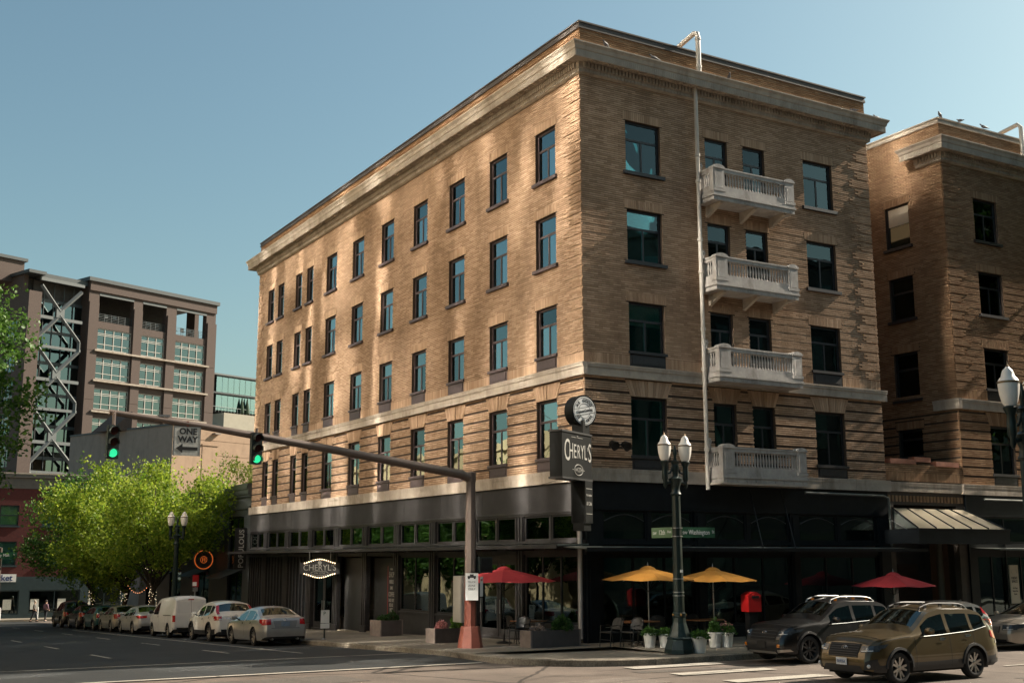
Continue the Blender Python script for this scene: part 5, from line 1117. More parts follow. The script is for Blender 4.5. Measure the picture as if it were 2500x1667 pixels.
for lab, x, y, rz in (('leftmost black chair at the corner by the blue black pier', -.30, -1.75, R(-85)), ('second black chair from the corner pier, facing the wooden table', .22, -2.1, R(-75)), ('black chair behind the pair of white pots by the lamp', 1.95, -1.1, R(150)), ('black chair at the second wooden table near the red box', 3.3, -1.0, R(170))): chair(lab, (x, y, Z), rz)
table('long wooden table under the left mustard umbrella', (.95, -1.45, Z), R(4), 1.25, .7); table('wooden table under the right mustard umbrella', (3.4, -1.75, Z), R(4), 1.1, .7)
# foliage tufts
def tuft(n, rx, rz, z0, size, rs, up=.5):
    V, F = [], []
    for i in range(n):
        a = rs.uniform(0, 2*math.pi); q = math.sqrt(rs.random()); z = rs.random()
        c = Vector((rx*q*math.cos(a)*(1-.35*z), rx*q*math.sin(a)*(1-.35*z), z0+rz*z*(1.1-q*.5)))
        d = Vector((math.cos(a)*q+rs.gauss(0, .4), math.sin(a)*q+rs.gauss(0, .4), up+rs.gauss(0, .4))).normalized(); w = d.cross(Vector((rs.gauss(0, 1), rs.gauss(0, 1), rs.gauss(0, 1)))).normalized()
        s = size*rs.uniform(.6, 1.3); k = len(V); V += [tuple(c), tuple(c+d*s*.5+w*s*.3), tuple(c+d*s), tuple(c+d*s*.5-w*s*.3)]; F.append((k, k+1, k+2, k+3))
    m = MB(); m.v, m.f = V, F; return m
M['leaf_dark'] = leaf_mat('dark leaves', (.015, .045, .010), (.05, .12, .025), .25); M['leaf_pot'] = leaf_mat('pot leaves', (.02, .06, .012), (.08, .17, .03), .3); M['flower'] = leaf_mat('pink blossom', (.30, .10, .10), (.5, .24, .22), .2)
M['leaf_lime'] = leaf_mat('lime leaves', (.07, .16, .02), (.15, .26, .04), .35)
rs = random.Random(8)
POT = MB().lathe([(.15, 0), (.155, .02), (.20, .36), (.235, .40), (.235, .43), (.21, .43), (.20, .40)], 24).mesh('pot', M['plastic_white'], True)
for lab, x, y, s, fl_, ht in (('white pot with trailing green plant left of the lamp', .62, -2.5, 1.0, 0, .22), ('white pot in shade touching the trailing one, left of the lamp', 1.0, -2.75, .95, 0, .22), ('lone white pot on the kerb just right of the lamp base', .52, -5.0, 1.08, 0, .24), ('white pot with a pointed shrub near the red box', 2.35, -3.5, 1.05, 0, .46), ('white pot with pink flowers nearest the parked black car', 2.72, -3.62, 1.02, 1, .3)):
    p = thing('potted_plant', lab, 'potted plant', (x, y, Z), rs.random()*6, 'white plant pots on the pavement'); mk('pot', POT, p).scale = (s, s, s)
    MB().lathe([(.19*s, .36*s), (.20*s, .38*s), (.01, .395*s)], 16).build('soil', M['soil'], p); tuft(420, .27*s if ht < .4 else .17, ht, .36*s, .10, rs).build('foliage', M['leaf_pot'], p)
    mb = MB()
    for k in range(10): a = k*2.4; mb.tube([(0, 0, .36*s), (.12*math.cos(a), .12*math.sin(a), .36*s+ht*.6)], .006, 4)
    mb.build('stems', M['leaf_dark'], p)
    if fl_: tuft(60, .24, ht, .5*s, .07, rs).build('blossom', M['flower'], p)
def planter(lab, loc, rz, w, d, h, plants):
    p = thing('planter', lab, 'planter', loc, rz, 'rectangular pavement planters'); mb = MB(); t = .05
    mb.box(-w/2, w/2, -d/2, -d/2+t, 0, h); mb.box(-w/2, w/2, d/2-t, d/2, 0, h); mb.box(-w/2+t, w/2-t, -d/2+t, d/2-t, .02, h-.06); mb.build('trough', M['planter'], p)
    MB().box(-w/2-.012, -w/2+t, -d/2-.01, d/2+.01, 0, h+.01).build('end_board', M['planter_end'], p); MB().box(w/2-t, w/2+.012, -d/2-.01, d/2+.01, 0, h+.01).build('end_board', M['planter_end'], p)
    MB().box(-w/2+t, w/2-t, -d/2+t, d/2-t, h-.06, h-.04).build('soil', M['soil'], p)
    for x, mt, rx, ht, n, sz in plants: tuft(n, rx, ht, h-.06, sz, rs).xf(Matrix.Translation((x, 0, 0))).build('foliage', M[mt], p)
planter('dark planter with a round bush at the hotel corner', (-1.75, -.55, Z), R(4), 1.9, .55, .50, ((-.5, 'planter_end', .25, .25, 120, .10), (.45, 'leaf_dark', .36, .5, 900, .09)))
planter('dark planter with pink heather behind the signal pole', (-2.6, 4.6, gz(4.6)+Z), R(6), 1.6, .55, .48, ((-.35, 'flower', .26, .34, 700, .06), (.25, 'leaf_lime', .2, .5, 350, .11)))
planter('small grey planter with low green plants beside the dark doors', (-1.35, 12.6, gz(12.6)+Z), R(3), 1.0, .9, .62, ((-.15, 'leaf_dark', .3, .25, 400, .09), (.25, 'leaf_dark', .28, .38, 500, .09)))
# red box on a stand
rb = thing('red_newspaper_box', 'red street box with curved top on a dark stand under the right umbrella', 'newspaper box', (4.3, -3.0, Z), R(-6))
n = 10; MB().prism([(-.24, -.22, 1.0), (-.24, -.22, 1.52)]+[(-.24+.48*(i/n), -.22, 1.52+.10*math.sin(math.pi*i/n)) for i in range(1, n)]+[(.24, -.22, 1.52), (.24, -.22, 1.0)], (0, .42, 0)).build('case', M['red'], rb)
MB().box(-.12, .14, -.25, -.22, 1.42, 1.50).build('handle', M['iron'], rb); MB().box(-.2, .2, -.16, .16, 0, .04).build('foot', M['iron'], rb); MB().box(-.16, .16, -.12, .12, .04, 1.0).build('stand', M['iron'], rb)
# ------------------------------------------------------------------ pigeons on the roof edges
M['pigeon'] = pmat('slate feathers', (.07, .07, .08), .6, var=.3, scale=20)
def pigeon(lab, loc, rz):
    b = thing('pigeon', lab, 'bird', loc, rz, 'pigeons on the roof edges'); k = 1.15
    MB().loft([[(x, r*math.cos(a*math.pi/4), z+r*math.sin(a*math.pi/4)) for a in range(8)] for x, r, z in ((-.24*k, .012, .07), (-.15*k, .03, .085), (-.08*k, .055, .11), (0, .07, .13), (.07*k, .06, .15), (.10*k, .035, .19), (.12*k, .032, .22), (.145*k, .024, .235), (.165*k, .008, .232), (.185*k, .002, .225))]).build('body', M['pigeon'], b, smooth=True)
    for s in (-1, 1): MB().tube([(.01, s*.03, .08), (.015, s*.03, .0)], .006, 5).build('leg', pmat('pink leg', (.3, .1, .09), .6, var=0) if 'pink leg' not in bpy.data.materials else bpy.data.materials['pink leg'], b)
for lab, x, y, z, rz in (('pigeon on the cornice near the hotel corner', .75, -.55, 20.52, R(200)), ('pigeon on the cornice left of the roof pipe', 2.9, -.5, 20.52, R(170)), ('pigeon on the cornice right of the roof pipe', 6.4, -.52, 20.52, R(240)), ('pigeon near the right end of the hotel cornice', 13.0, -.45, 20.52, R(90)), ('pigeon at the very right tip of the hotel cornice', 14.45, -.35, 20.52, R(170)),
    ('pigeon on the corner of the wing parapet', 18.75, -.02, 21.6, R(200)), ('second pigeon along the wing parapet', 20.05, .0, 21.6, R(80)), ('third pigeon along the wing parapet', 21.6, -.02, 21.6, R(160))): pigeon(lab, (x, y, z), rz)
# ------------------------------------------------------------------ people at the far crossing
def skin_obj(name, mat, parent, pts, edges, radii, sub_=1):
    me = bpy.data.meshes.new(name); me.from_pydata(pts, edges, []); me.materials.append(mat); o = mk(name, me, parent)
    m = o.modifiers.new('skin', 'SKIN'); m.use_smooth_shade = True
    for i, v in enumerate(me.skin_vertices[0].data): v.radius = radii[i] if isinstance(radii[i], tuple) else (radii[i], radii[i]); v.use_root = (i == 0)
    s = o.modifiers.new('sub', 'SUBSURF'); s.levels = s.render_levels = sub_; return o
M['skin'] = pmat('skin', (.45, .28, .20), .6, var=.05)
def person(lab, loc, rz, top, trousers, hair, scarf=None, stride=.22, h=1.0):
    p = thing('person', lab, 'person', loc, rz); q = p
    P_ = [(0, 0, .95), (0, .01, 1.15), (0, .0, 1.38), (0, .0, 1.48), (0, -.03, 1.58), (0, -.04, 1.70), (.17, 0, 1.40), (.23, .03, 1.15), (.22, -.08, .92), (.22, -.12, .84), (-.17, 0, 1.40), (-.23, .0, 1.15), (-.22, -.14, .95), (-.22, -.18, .87), (.09, 0, .9), (.10, -stride*.6, .5), (.10, -stride*.7, .09), (.10, -stride*.7-.15, .05), (-.09, 0, .9), (-.10, stride*.4, .5), (-.10, stride*1.1, .12), (-.10, stride*1.1-.13, .05)]
    E_ = [(0, 1), (1, 2), (2, 3), (3, 4), (4, 5), (2, 6), (6, 7), (7, 8), (8, 9), (2, 10), (10, 11), (11, 12), (12, 13), (0, 14), (14, 15), (15, 16), (16, 17), (0, 18), (18, 19), (19, 20), (20, 21)]
    r_ = [.12, .13, .12, .055, .085, .07, .06, .045, .035, .04, .06, .045, .035, .04, .09, .06, .045, .04, .09, .06, .045, .04]
    skin_obj('body', M['skin'], p, P_, E_, r_)
    skin_obj('jacket', top, p, [(0, 0, .86), (0, .01, 1.12), (0, 0, 1.36), (0, 0, 1.45), (.18, 0, 1.40), (.245, .03, 1.15), (.23, -.07, .96), (-.18, 0, 1.40), (-.245, 0, 1.15), (-.23, -.13, .99)], [(0, 1), (1, 2), (2, 3), (2, 4), (4, 5), (5, 6), (2, 7), (7, 8), (8, 9)], [(.185, .15), (.18, .15), (.17, .13), .08, .085, .07, .055, .085, .07, .055])
    skin_obj('trousers', trousers, p, [(0, 0, .93), (.09, 0, .86), (.10, -stride*.6, .5), (.10, -stride*.7, .10), (-.09, 0, .86), (-.10, stride*.4, .5), (-.10, stride*1.1, .13)], [(0, 1), (1, 2), (2, 3), (0, 4), (4, 5), (5, 6)], [.13, .105, .08, .07, .105, .08, .07])
    for x, y in ((.10, -stride*.7), (-.10, stride*1.1)): MB().loft([[(x+.045*s*math.cos(a*math.pi/4), y+dy, .04+.045*s*math.sin(a*math.pi/4)) for a in range(8)] for dy, s in ((.08, .5), (.05, 1), (-.08, 1.05), (-.18, .6))]).build('shoe', M['ink'], p, smooth=True)
    MB().lathe([(.03, -.10), (.095, -.06), (.108, .02), (.09, .085), (.03, .115)], 12, (0, .0, 1.685)).build('hair', hair, p, smooth=True)
    return p
M['jk1'] = pmat('grey jacket', (.12, .11, .095), .8, var=.2); M['jk2'] = pmat('mauve jacket', (.16, .09, .12), .8, var=.2); M['jeans'] = pmat('dark jeans', (.02, .022, .03), .8, var=.2)
person('walker in a grey jacket with pale hair at the far crossing', (-5.0, 76.2, gz(76.2)), R(70), M['jk1'], M['jeans'], pmat('pale hair', (.40, .36, .30), .7, var=.1), stride=.26)
person('walker in a mauve jacket with dark hair at the far crossing', (-4.05, 76.5, gz(76.5)), R(120), M['jk2'], M['jeans'], pmat('dark hair', (.03, .022, .02), .6, var=.1), stride=.12)
# ------------------------------------------------------------------ trees
M['bark'] = pmat('bark', (.06, .045, .035), .9, var=.3, scale=8, bump=.5, bscale=20)
M['leaf_spring'] = leaf_mat('spring leaves', (.10, .20, .016), (.37, .44, .05), .52); M['leaf_mid'] = leaf_mat('green leaves', (.035, .10, .015), (.10, .20, .03), .35); M['leaf_gold'] = leaf_mat('yellow green leaves', (.11, .15, .02), (.24, .27, .05), .42)
def tree(lab, loc, th, cc, rad, shoots, mat, seed, leaf=.13, up=.8, clumps=46, group=None, tr=.16, per=13, droop=0):
    g = np.random.default_rng(seed); t = thing('street_tree', lab, 'tree', loc, 0, group); rs_ = random.Random(seed)
    C_ = np.array(cc)-np.array((0, 0, 0)); rad = np.array(rad)
    MB().tube([(0, 0, 0), (rs_.gauss(0, .04), rs_.gauss(0, .04), th*.5), (rs_.gauss(0, .08), rs_.gauss(0, .08), th), (C_[0]*.6, C_[1]*.6, th+(C_[2]-th)*.8)], [tr*1.25, tr, tr*.85, tr*.4], 10).build('trunk', M['bark'], t, smooth=True)
    d = g.normal(size=(clumps, 3)); d /= np.linalg.norm(d, axis=1)[:, None]; q = g.random(clumps)**.38*.86
    cl = C_+d*q[:, None]*rad; cl[:, 2] = np.maximum(cl[:, 2], C_[2]-rad[2]*.92)
    for k in range(0, clumps, 2):
        p = cl[k]; m_ = (np.array((0, 0, th))+p)/2+np.array((0, 0, rad[2]*.12))
        MB().tube([(0, 0, th*.92), tuple(m_), tuple(p)], [tr*.5, tr*.28, .02], 6).build('limb', M['bark'], t)
    ci = g.integers(0, clumps, shoots); cr = rad.mean()*.27
    base = cl[ci]+g.normal(size=(shoots, 3))*cr*np.array((.42, .42, .36))
    out = (base-C_)/rad; on = np.linalg.norm(out, axis=1); out /= on[:, None]+1e-6
    keep = on < 1.12; base, out = base[keep], out[keep]; ns = len(base)
    dr = out*np.array((1, 1, .5))*.75+np.array((0, 0, up))+g.normal(size=(ns, 3))*.38; dr /= np.linalg.norm(dr, axis=1)[:, None]; ln = np.where(g.random(ns) < .12, 1.7, 1.0)*g.uniform(.35, 1.0, ns)*rad.mean()*.22
    tt = np.tile(np.linspace(.05, 1, per), ns); ii = np.repeat(np.arange(ns), per); n = len(ii)
    pos = base[ii]+dr[ii]*(tt*ln[ii])[:, None]+g.normal(size=(n, 3))*leaf*.7
    a = g.normal(size=(n, 3))+dr[ii]*.8+np.array((0, 0, -droop)); a /= np.linalg.norm(a, axis=1)[:, None]; b = np.cross(a, g.normal(size=(n, 3))); b /= np.linalg.norm(b, axis=1)[:, None]
    s = (leaf*g.uniform(.45, 1.6, n))[:, None]; nn = np.cross(a, b)*s*.12
    V = np.stack([pos, pos+a*s*.5+b*s*.36+nn, pos+a*s, pos+a*s*.5-b*s*.36+nn], 1).reshape(-1, 3)
    me = bpy.data.meshes.new('crown'); me.vertices.add(len(V)); me.vertices.foreach_set('co', V.ravel()); me.loops.add(4*n); me.loops.foreach_set('vertex_index', np.arange(4*n, dtype=np.int32))
    me.polygons.add(n); me.polygons.foreach_set('loop_start', np.arange(0, 4*n, 4, dtype=np.int32)); me.update(calc_edges=True); me.materials.append(mat); mk('crown', me, t)
    return t
for k_, (y_, r_) in enumerate(((37, 4.0), (46, 4.6), (55, 4.4), (65, 4.6))): tree(['green tree on the far pavement opposite the charcoal shops', 'second green tree opposite the charcoal shops', 'third green tree opposite the charcoal shops', 'last green tree on the far pavement before the cross street'][k_], (-20.6, y_, gz(y_)+.15), 2.6, (0, 0, 6.2), (r_, r_, 4.4), 1300, M['leaf_mid'], 40+k_, .24, .5, 44, 'trees on the far pavement', per=9)
T1 = tree('bushy spring green tree hung with tiny lights, nearest of three by the parked cars', (-4.2, 39.5, gz(39.5)+.15), 2.2, (.3, 0, 5.9), (4.2, 4.2, 3.9), 2100, M['leaf_spring'], 21, .15, .9, 50, 'street trees with string lights')
T2 = tree('broad spring green tree in the middle of the three by the parked cars', (-4.2, 47, gz(47)+.15), 2.2, (-.6, 0, 5.9), (5.2, 4.6, 4.5), 2700, M['leaf_spring'], 22, .16, .9, 70, 'street trees with string lights')
T3 = tree('spring green tree in front of the red brick building, farthest of the three', (-4.6, 55, gz(55)+.15), 2.4, (-.6, 0, 6.0), (4.4, 4.4, 4.0), 1900, M['leaf_mid'], 23, .17, .75, 60, 'street trees with string lights')
tree('yellow green tree rising behind the charcoal shop roof', (8.4, 64.5, gz(64)+.15), 3, (0, 0, 8.6), (5.2, 4.2, 4.0), 2100, M['leaf_gold'], 24, .17, .9, 56)
tree('young green tree leaning in at the left edge of the picture', (-18.9, 14.5, gz(14.5)+.15), 3.2, (.4, 0, 9.0), (3.5, 3.4, 4.4), 2300, M['leaf_mid'], 25, .15, .3, 52, droop=.3)
tree('green tree on the avenue pavement opposite the hotel shop front', (-20.8, 4.0, .15), 3, (0, 0, 6.2), (2.5, 3.0, 3.6), 1500, M['leaf_spring'], 26, .17, .5, 36)
tree('green tree farther up the avenue opposite the hotel side doors', (-20.2, 27, gz(27)+.15), 3, (.2, 0, 6.6), (3.0, 3.4, 3.8), 1500, M['leaf_spring'], 27, .17, .5, 36)
tree('tall narrow tree on the sunny side pavement beyond the right edge', (25.2, -5.2, .15), 5, (0, 0, 14), (2.7, 2.7, 9.0), 4200, M['leaf_mid'], 28, .30, .6, 60, per=10)
tree('second tall narrow tree farther along the pavement beyond the right edge', (32.0, -5.2, .15), 5, (0, 0, 17.5), (2.8, 2.8, 11.5), 4800, M['leaf_mid'], 29, .32, .6, 60, per=10)
# tiny lights wound round the trunks and a bulb garland between two trees
M['fairy'] = pmat('fairy light', (1, .85, .6), .4, var=0, emit=(1, .78, .5), es=1.2)
rs = random.Random(14)
for t_, lab in ((T1, 'tiny white lights wound round the nearest leafy tree trunk'), (T2, 'tiny white lights wound round the middle leafy tree trunk'), (T3, 'tiny white lights wound round the farthest leafy tree trunk')):
    x, y, z = t_.location; mb = MB()
    for k in range(85):
        h = rs.uniform(1.2, 4.3); r_ = .22+max(0, h-2.4)*.32*rs.random(); a = rs.uniform(0, 6.28); mb.ball((r_*math.cos(a), r_*math.sin(a), h), .014, 4)
    tag(mb.build('string_lights', M['fairy'], None, (x, y, z)), lab, 'lights', 'string lights')
M['garland'] = pmat('warm garland bulb', (1, .5, .3), .4, var=0, emit=(1, .38, .16), es=.7)
gl = thing('light_garland', 'short garland of warm bulbs slung between two tree trunks', 'lights', (-4.2, 39.5, gz(39.5)+2.9))
pts = [(-.0, 7.5*q, .9*(2*q-1)**2-.75-.2*q) for q in np.linspace(0, 1, 15)]; MB().tube(pts, .012, 4).build('cord', M['iron'], gl)
for p_ in pts[1:-1]: MB().ball((p_[0], p_[1], p_[2]-.04), .026, 6).build('bulb', M['garland'], gl)
# shrubs in tubs on the far pavement
tb = thing('potted_plant', 'green shrub tub on the far pavement behind the parked cars', 'potted plant', (-4.7, 62.5, gz(62)+.15)); MB().lathe([(.3, 0), (.36, .5), (.36, .55)], 14).build('tub', M['iron'], tb); tuft(500, .5, .8, .5, .16, rs).build('foliage', M['leaf_mid'], tb)
# ------------------------------------------------------------------ vehicles
M['tyre'] = pmat('tyre rubber', (.015, .015, .015), .85, var=.2, scale=12); M['rim'] = pmat('alloy', (.46, .44, .41), .32, .9, var=.05); M['rim_dark'] = pmat('dark alloy', (.04, .04, .042), .4, .6, var=.1)
M['carglass'] = glass_mat('car glass', (.10, .12, .11), .06, 0); M['trim'] = pmat('black car trim', (.014, .014, .015), .5, var=.1); M['under'] = pmat('underbody', (.008, .008, .008), .9, var=0)
M['seat'] = pmat('car seat', (.05, .05, .05), .8, var=.1); M['chrome'] = pmat('chrome', (.62, .62, .62), .15, 1, var=0)
M['tail'] = pmat('red lamp lens', (.35, .008, .012), .15, var=.05, coat=1); M['tail_clear'] = pmat('clear lamp lens', (.55, .54, .52), .12, var=0, coat=1); M['head'] = pmat('headlamp glass', (.045, .055, .065), .10, var=.4, scale=22, coat=.4); M['amber'] = pmat('amber lens', (.55, .17, .01), .2, var=0, coat=1)
M['plate'] = pmat('number plate', (.50, .52, .55), .5, var=.1, scale=10); M['blue'] = pmat('plate blue', (.03, .07, .2), .5, var=0)
def paint(name, col, metal=.5, rough=.32): return pmat(name, col, rough+.06, metal, var=.05, scale=3, coat=.7)
def itp(x, tab):
    if x <= tab[0][0]: return tab[0][1]
    for (a, b), (c, d) in zip(tab[:-1], tab[1:]):
        if x <= c: return b+(d-b)*(x-a)/(c-a) if c > a else d
    return tab[-1][1]
def smooth_tab(tab, x, w=.10):
    return sum(itp(x+d*w, tab) for d in (-1, -.5, 0, .5, 1))/5
class Car:
    def __init__(s, name, lab, loc, rz, P):
        s.P = P; s.root = thing(name, lab, 'van' if P.get('van') else 'car', loc, rz); s.L, s.W, s.H = P['L'], P['W'], P['H']
        s.xc = s.L/2; s.front_ax = P['fo']; s.rear_ax = P['fo']+P['wb']; s.R_ = P['wr']; s.arch = P['wr']+P.get('gap', .06)
        s.nose = P.get('nose', [(.0, .10), (.3, .03), (.5, 0), (.7, .06), (.95, .22)]); s.tail = P.get('tail', [(.0, .12), (.35, .03), (.55, 0), (.9, .05), (1.8, .35)])
        s.q = P.get('q', [(.15, .93), (.35, .985), (.6, 1.0), (.85, .975), (1.1, .94), (1.3, .90)]); s.build()
    def plan(s, x):
        P = s.P; a, c0 = P.get('af', .75), P.get('cf', .72); b, c1 = P.get('ar', .55), P.get('cr', .80)
        f = lambda t, c: c+(1-c)*math.sqrt(max(0, 1-(1-min(1, max(0, t)))**2))
        return f(x/a, c0)*f((s.L-x)/b, c1)
    def top(s, x): return smooth_tab(s.P['top'], x, .07)
    def belt(s, x): return min(itp(x, s.P['belt']), s.top(x)-.015)
    def bot(s, x):
        z = s.P.get('sill', .24)
        z = max(z, itp(x, [(0, z+.06), (.25, z), (s.L-.3, z), (s.L, z+.14)]))
        for ax in (s.front_ax, s.rear_ax):
            d = abs(x-ax)
            if d < s.arch: z = max(z, s.R_+math.sqrt(s.arch**2-d*d))
        return z
    def xs(s, x, z):
        return x+itp(z, s.nose)*max(0, 1-x/(.22*s.L))**1.6-itp(z, s.tail)*max(0, (x-.78*s.L)/(.22*s.L))**1.6
    def hw(s, x, z): return s.W/2*s.plan(x)*itp(z, s.q)
    def pt(s, x, y, z): return (x-s.xc, y, z)
    def side(s, x, z, sg, off=.004): return s.pt(s.xs(x, z), sg*(s.hw(x, z)+off), z)
    def end(s, y, z, rear, off=.006):
        """point on the front or rear face"""
        P = s.P; a, c = (P.get('ar', .55), P.get('cr', .80)) if rear else (P.get('af', .75), P.get('cf', .72))
        r = min(1, abs(y)/(s.W/2*itp(z, s.q))); t = 0 if r <= c else 1-math.sqrt(max(0, 1-((r-c)/(1-c))**2)); d = t*a; x = s.L-d if rear else d
        return s.pt(s.xs(x, z)+(off if rear else -off), y, z)
    def station(s):
        P = s.P; k = {0, .04, .1, .2, .32, .45, s.L, s.L-.04, s.L-.1, s.L-.2, s.L-.34}
        for ax in (s.front_ax, s.rear_ax):
            for i in range(-8, 9): k.add(round(ax+s.arch*math.sin(i*math.pi/16)*.999, 4))
            k |= {ax-s.arch-.03, ax+s.arch+.03}
        for a, b in P['top']: k.add(a)
        for a, b in P['wins']: k |= {a, b}
        n = 24
        for i in range(n): k.add(s.L*(i+.5)/n)
        ks = sorted(x for x in k if 0 <= x <= s.L); out = [ks[0]]
        for x in ks[1:]:
            if x-out[-1] > .018: out.append(x)
        return out
    def build(s):
        P = s.P; X = s.station(); m, n, p = 8, 5, 6; rows = m+1+n+p; G = []
        for x in X:
            zb, zt, tp = s.bot(x), s.belt(x), s.top(x); col = []
            for j in range(m+1):
                z = zb+(zt-zb)*(j/m); col.append(s.pt(s.xs(x, z), s.hw(x, z), z))
            yb = s.hw(x, zt); Hh = s.H; wr = P.get('roofw', .72)*s.W/2*min(1, s.plan(x)+.05)
            ye = yb
            for j in range(1, n+1):
                t = j/n; z = zt+(tp-.05*min(1, (tp-zt)/.3)-zt)*t; ta = max(0, (z-zt)/(Hh-zt)); y = yb+(wr-yb)*ta**.85; col.append(s.pt(s.xs(x, min(z, 1.8)), y, z)); ye = y
            z0 = col[-1][2]; cr = .05*min(1, (tp-zt)/.3)+P.get('crown', .045)
            for j in range(1, p+1):
                y = ye*(1-j/p); z = z0+cr*(1-(y/ye)**2.4 if ye > 0 else 1); col.append(s.pt(s.xs(x, min(z, 1.8)), y, z))
            G.append(col)
        s.G, s.X = G, X
        parts = {}
        def put(key, q):
            parts.setdefault(key, []).append(q)
        roof0, roof1, cowl, tailx = P['roof0'], P['roof1'], P['cowl'], P['tailx']
        for i in range(len(X)-1):
            xm = (X[i]+X[i+1])/2
            for j in range(rows-1):
                key = 'body'
                if m <= j < m+n-1 and j >= m:
                    for k, (a, b) in enumerate(P['wins']):
                        if a-.001 <= X[i] and X[i+1] <= b+.001: key = ('win', k)
                if j >= m+n+(1 if 1 else 0):
                    if cowl+.06 <= X[i] and X[i+1] <= roof0+.001: key = 'windshield'
                    if roof1-.001 <= X[i] and X[i+1] <= tailx-.03 and P.get('rear_glass', 1): key = 'rear_window'
                if key == 'body' and P.get('clad') and j < 2 and s.bot(xm) < .3: key = 'cladding'
                put(key, (i, j))
        def mesh(key, name, mat, inset=0, sides=(1, -1)):
            vs, fs, idx = [], [], {}
            for sg in sides:
                for (i, j) in parts.get(key, []):
                    f = []
                    for a, b in ((i, j), (i+1, j), (i+1, j+1), (i, j+1)):
                        q = G[a][b]; y = q[1]*sg
                        v = (round(q[0], 4), round(y, 4), round(q[2], 4))
                        if v not in idx: idx[v] = len(vs); vs.append(v)
                        if idx[v] not in f: f.append(idx[v])
                    if len(f) > 2: fs.append(tuple(f if sg < 0 else f[::-1]))
            if key == 'body':          # close nose and tail
                for e in (0, len(X)-1):
                    for j in range(rows-1):
                        ring = []
                        for q in (G[e][j], G[e][j+1]):
                            for sg in ((1, -1) if not ring else (-1, 1)):
                                v = (round(q[0], 4), round(q[1]*sg, 4), round(q[2], 4))
                                if v not in idx: idx[v] = len(vs); vs.append(v)
                                if idx[v] not in ring: ring.append(idx[v])
                        if len(ring) > 2: fs.append(tuple(ring if e else ring[::-1]))
            mb = MB(); mb.v, mb.f = vs, fs
            if inset: mb.v = [(x, y-inset*(1 if y > 0 else -1)*.7, z-inset*.4) for x, y, z in mb.v]
            return mb.build(name, mat, s.root, smooth=True, sharp=P.get('sharp', 32))
        mesh('body', 'body', P['paint'])
        if 'cladding' in parts:
            for sg in (1, -1): mesh('cladding', 'cladding', M['trim'], 0, (sg,))
        for k in range(len(P['wins'])):
            for sg in (1, -1): mesh(('win', k), 'side_window', M['carglass'], .006, (sg,))
        mesh('windshield', 'windshield', M['carglass'], .004)
        if 'rear_window' in parts: mesh('rear_window', 'rear_window', M['carglass'], .004)
        # dark pan, seats
        mb = MB(); w = s.W/2-.14; mb.box(-s.xc+.25, s.L-s.xc-.25, -w+.12, w-.12, .2, .42)
        mb.box(-s.xc+.3, s.L-s.xc-.3, -w, w, .42, .62); mb.build('underbody', M['under'], s.root)
        mb = MB(); hx = P['cowl']+.75-s.xc
        for y in (-.36, .36):
            mb.hexa([(hx, y-.22, .5), (hx+.5, y-.22, .5), (hx+.5, y+.22, .5), (hx, y+.22, .5), (hx, y-.22, .72), (hx+.5, y-.22, .7), (hx+.5, y+.22, .7), (hx, y+.22, .72)]); mb.box(hx+.42, hx+.55, y-.22, y+.22, .7, 1.18); mb.box(hx+.46, hx+.54, y-.12, y+.12, 1.2, 1.36)
        mb.box(hx+1.3, hx+1.42, -.6, .6, .6, 1.15); mb.build('seats', M['seat'], s.root)
        MB().tube([(hx-.25, -.36+.18*math.cos(a*math.pi/8), .95+.18*math.sin(a*math.pi/8)) for a in range(17)], .014, 5).build('steering_wheel', M['trim'], s.root)
        for ax in (s.front_ax, s.rear_ax):
            for sg in (1, -1): s.wheel(ax-s.xc, sg*(s.W/2*.985), sg)
        s.seams(); s.shut_lines(); s.details()
    def wheel(s, x, y, sg):
        P = s.P; r = s.R_; e = sub('wheel', s.root, (x, y, r)); w = .22
        mb = MB(); prof = [(r*.66, -w), (r*.94, -w+.01), (r, -w+.05), (r, -.05), (r*.96, -.015), (r*.82, .0), (r*.70, -.01), (r*.66, -.03)]
        mb.lathe(prof, 28); mb.f = mb.f[:-2]; Mx = Matrix.Rotation(-math.pi/2*sg, 4, 'X'); mb.xf(Mx).build('tyre', M['tyre'], e, smooth=True)
        mb = MB(); mb.lathe([(r*.02, -.14), (r*.60, -.14), (r*.64, -.06), (r*.69, -.012), (r*.70, -.03), (r*.66, -.2)], 28); mb.f = mb.f[:-1]; mb.xf(Mx).build('rim', P.get('rimmat', M['rim_dark']), e, smooth=True)
        k = P.get('spokes', 5); mb = MB()
        for i in range(k):
            for d in ((-.16, .16) if P.get('twin', 1) else (0,)):
                a = 2*math.pi*i/k; b_ = a+d*1.5; c, t = Vector((math.cos(b_), math.sin(b_), 0)), Vector((-math.sin(b_), math.cos(b_), 0)); c0 = Vector((math.cos(a), math.sin(a), 0))
                q = [c0*r*.10-t*.03, c*r*.68-t*.022, c*r*.68+t*.022, c0*r*.10+t*.03]
                mb.hexa([tuple(v+Vector((0, 0, -.07))) for v in q]+[tuple(v+Vector((0, 0, -.035 if j in (0, 3) else -.02))) for j, v in enumerate(q)])
        mb.lathe([(r*.16, -.09), (r*.16, -.035), (r*.08, -.02)], 14); mb.xf(Mx).build('spokes', P.get('spokemat', M['rim']), e)
    def patch(s, name, mat, pts, off=.006, parent=None, nx=6, nz=4):
        """pts: function (u,v in 0..1) -> world point on the skin"""
        mb = MB(); mb.loft([[pts(i/nx, j/nz) for i in range(nx+1)] for j in range(nz+1)], closed=False); return mb.build(name, mat, parent or s.root, smooth=True)
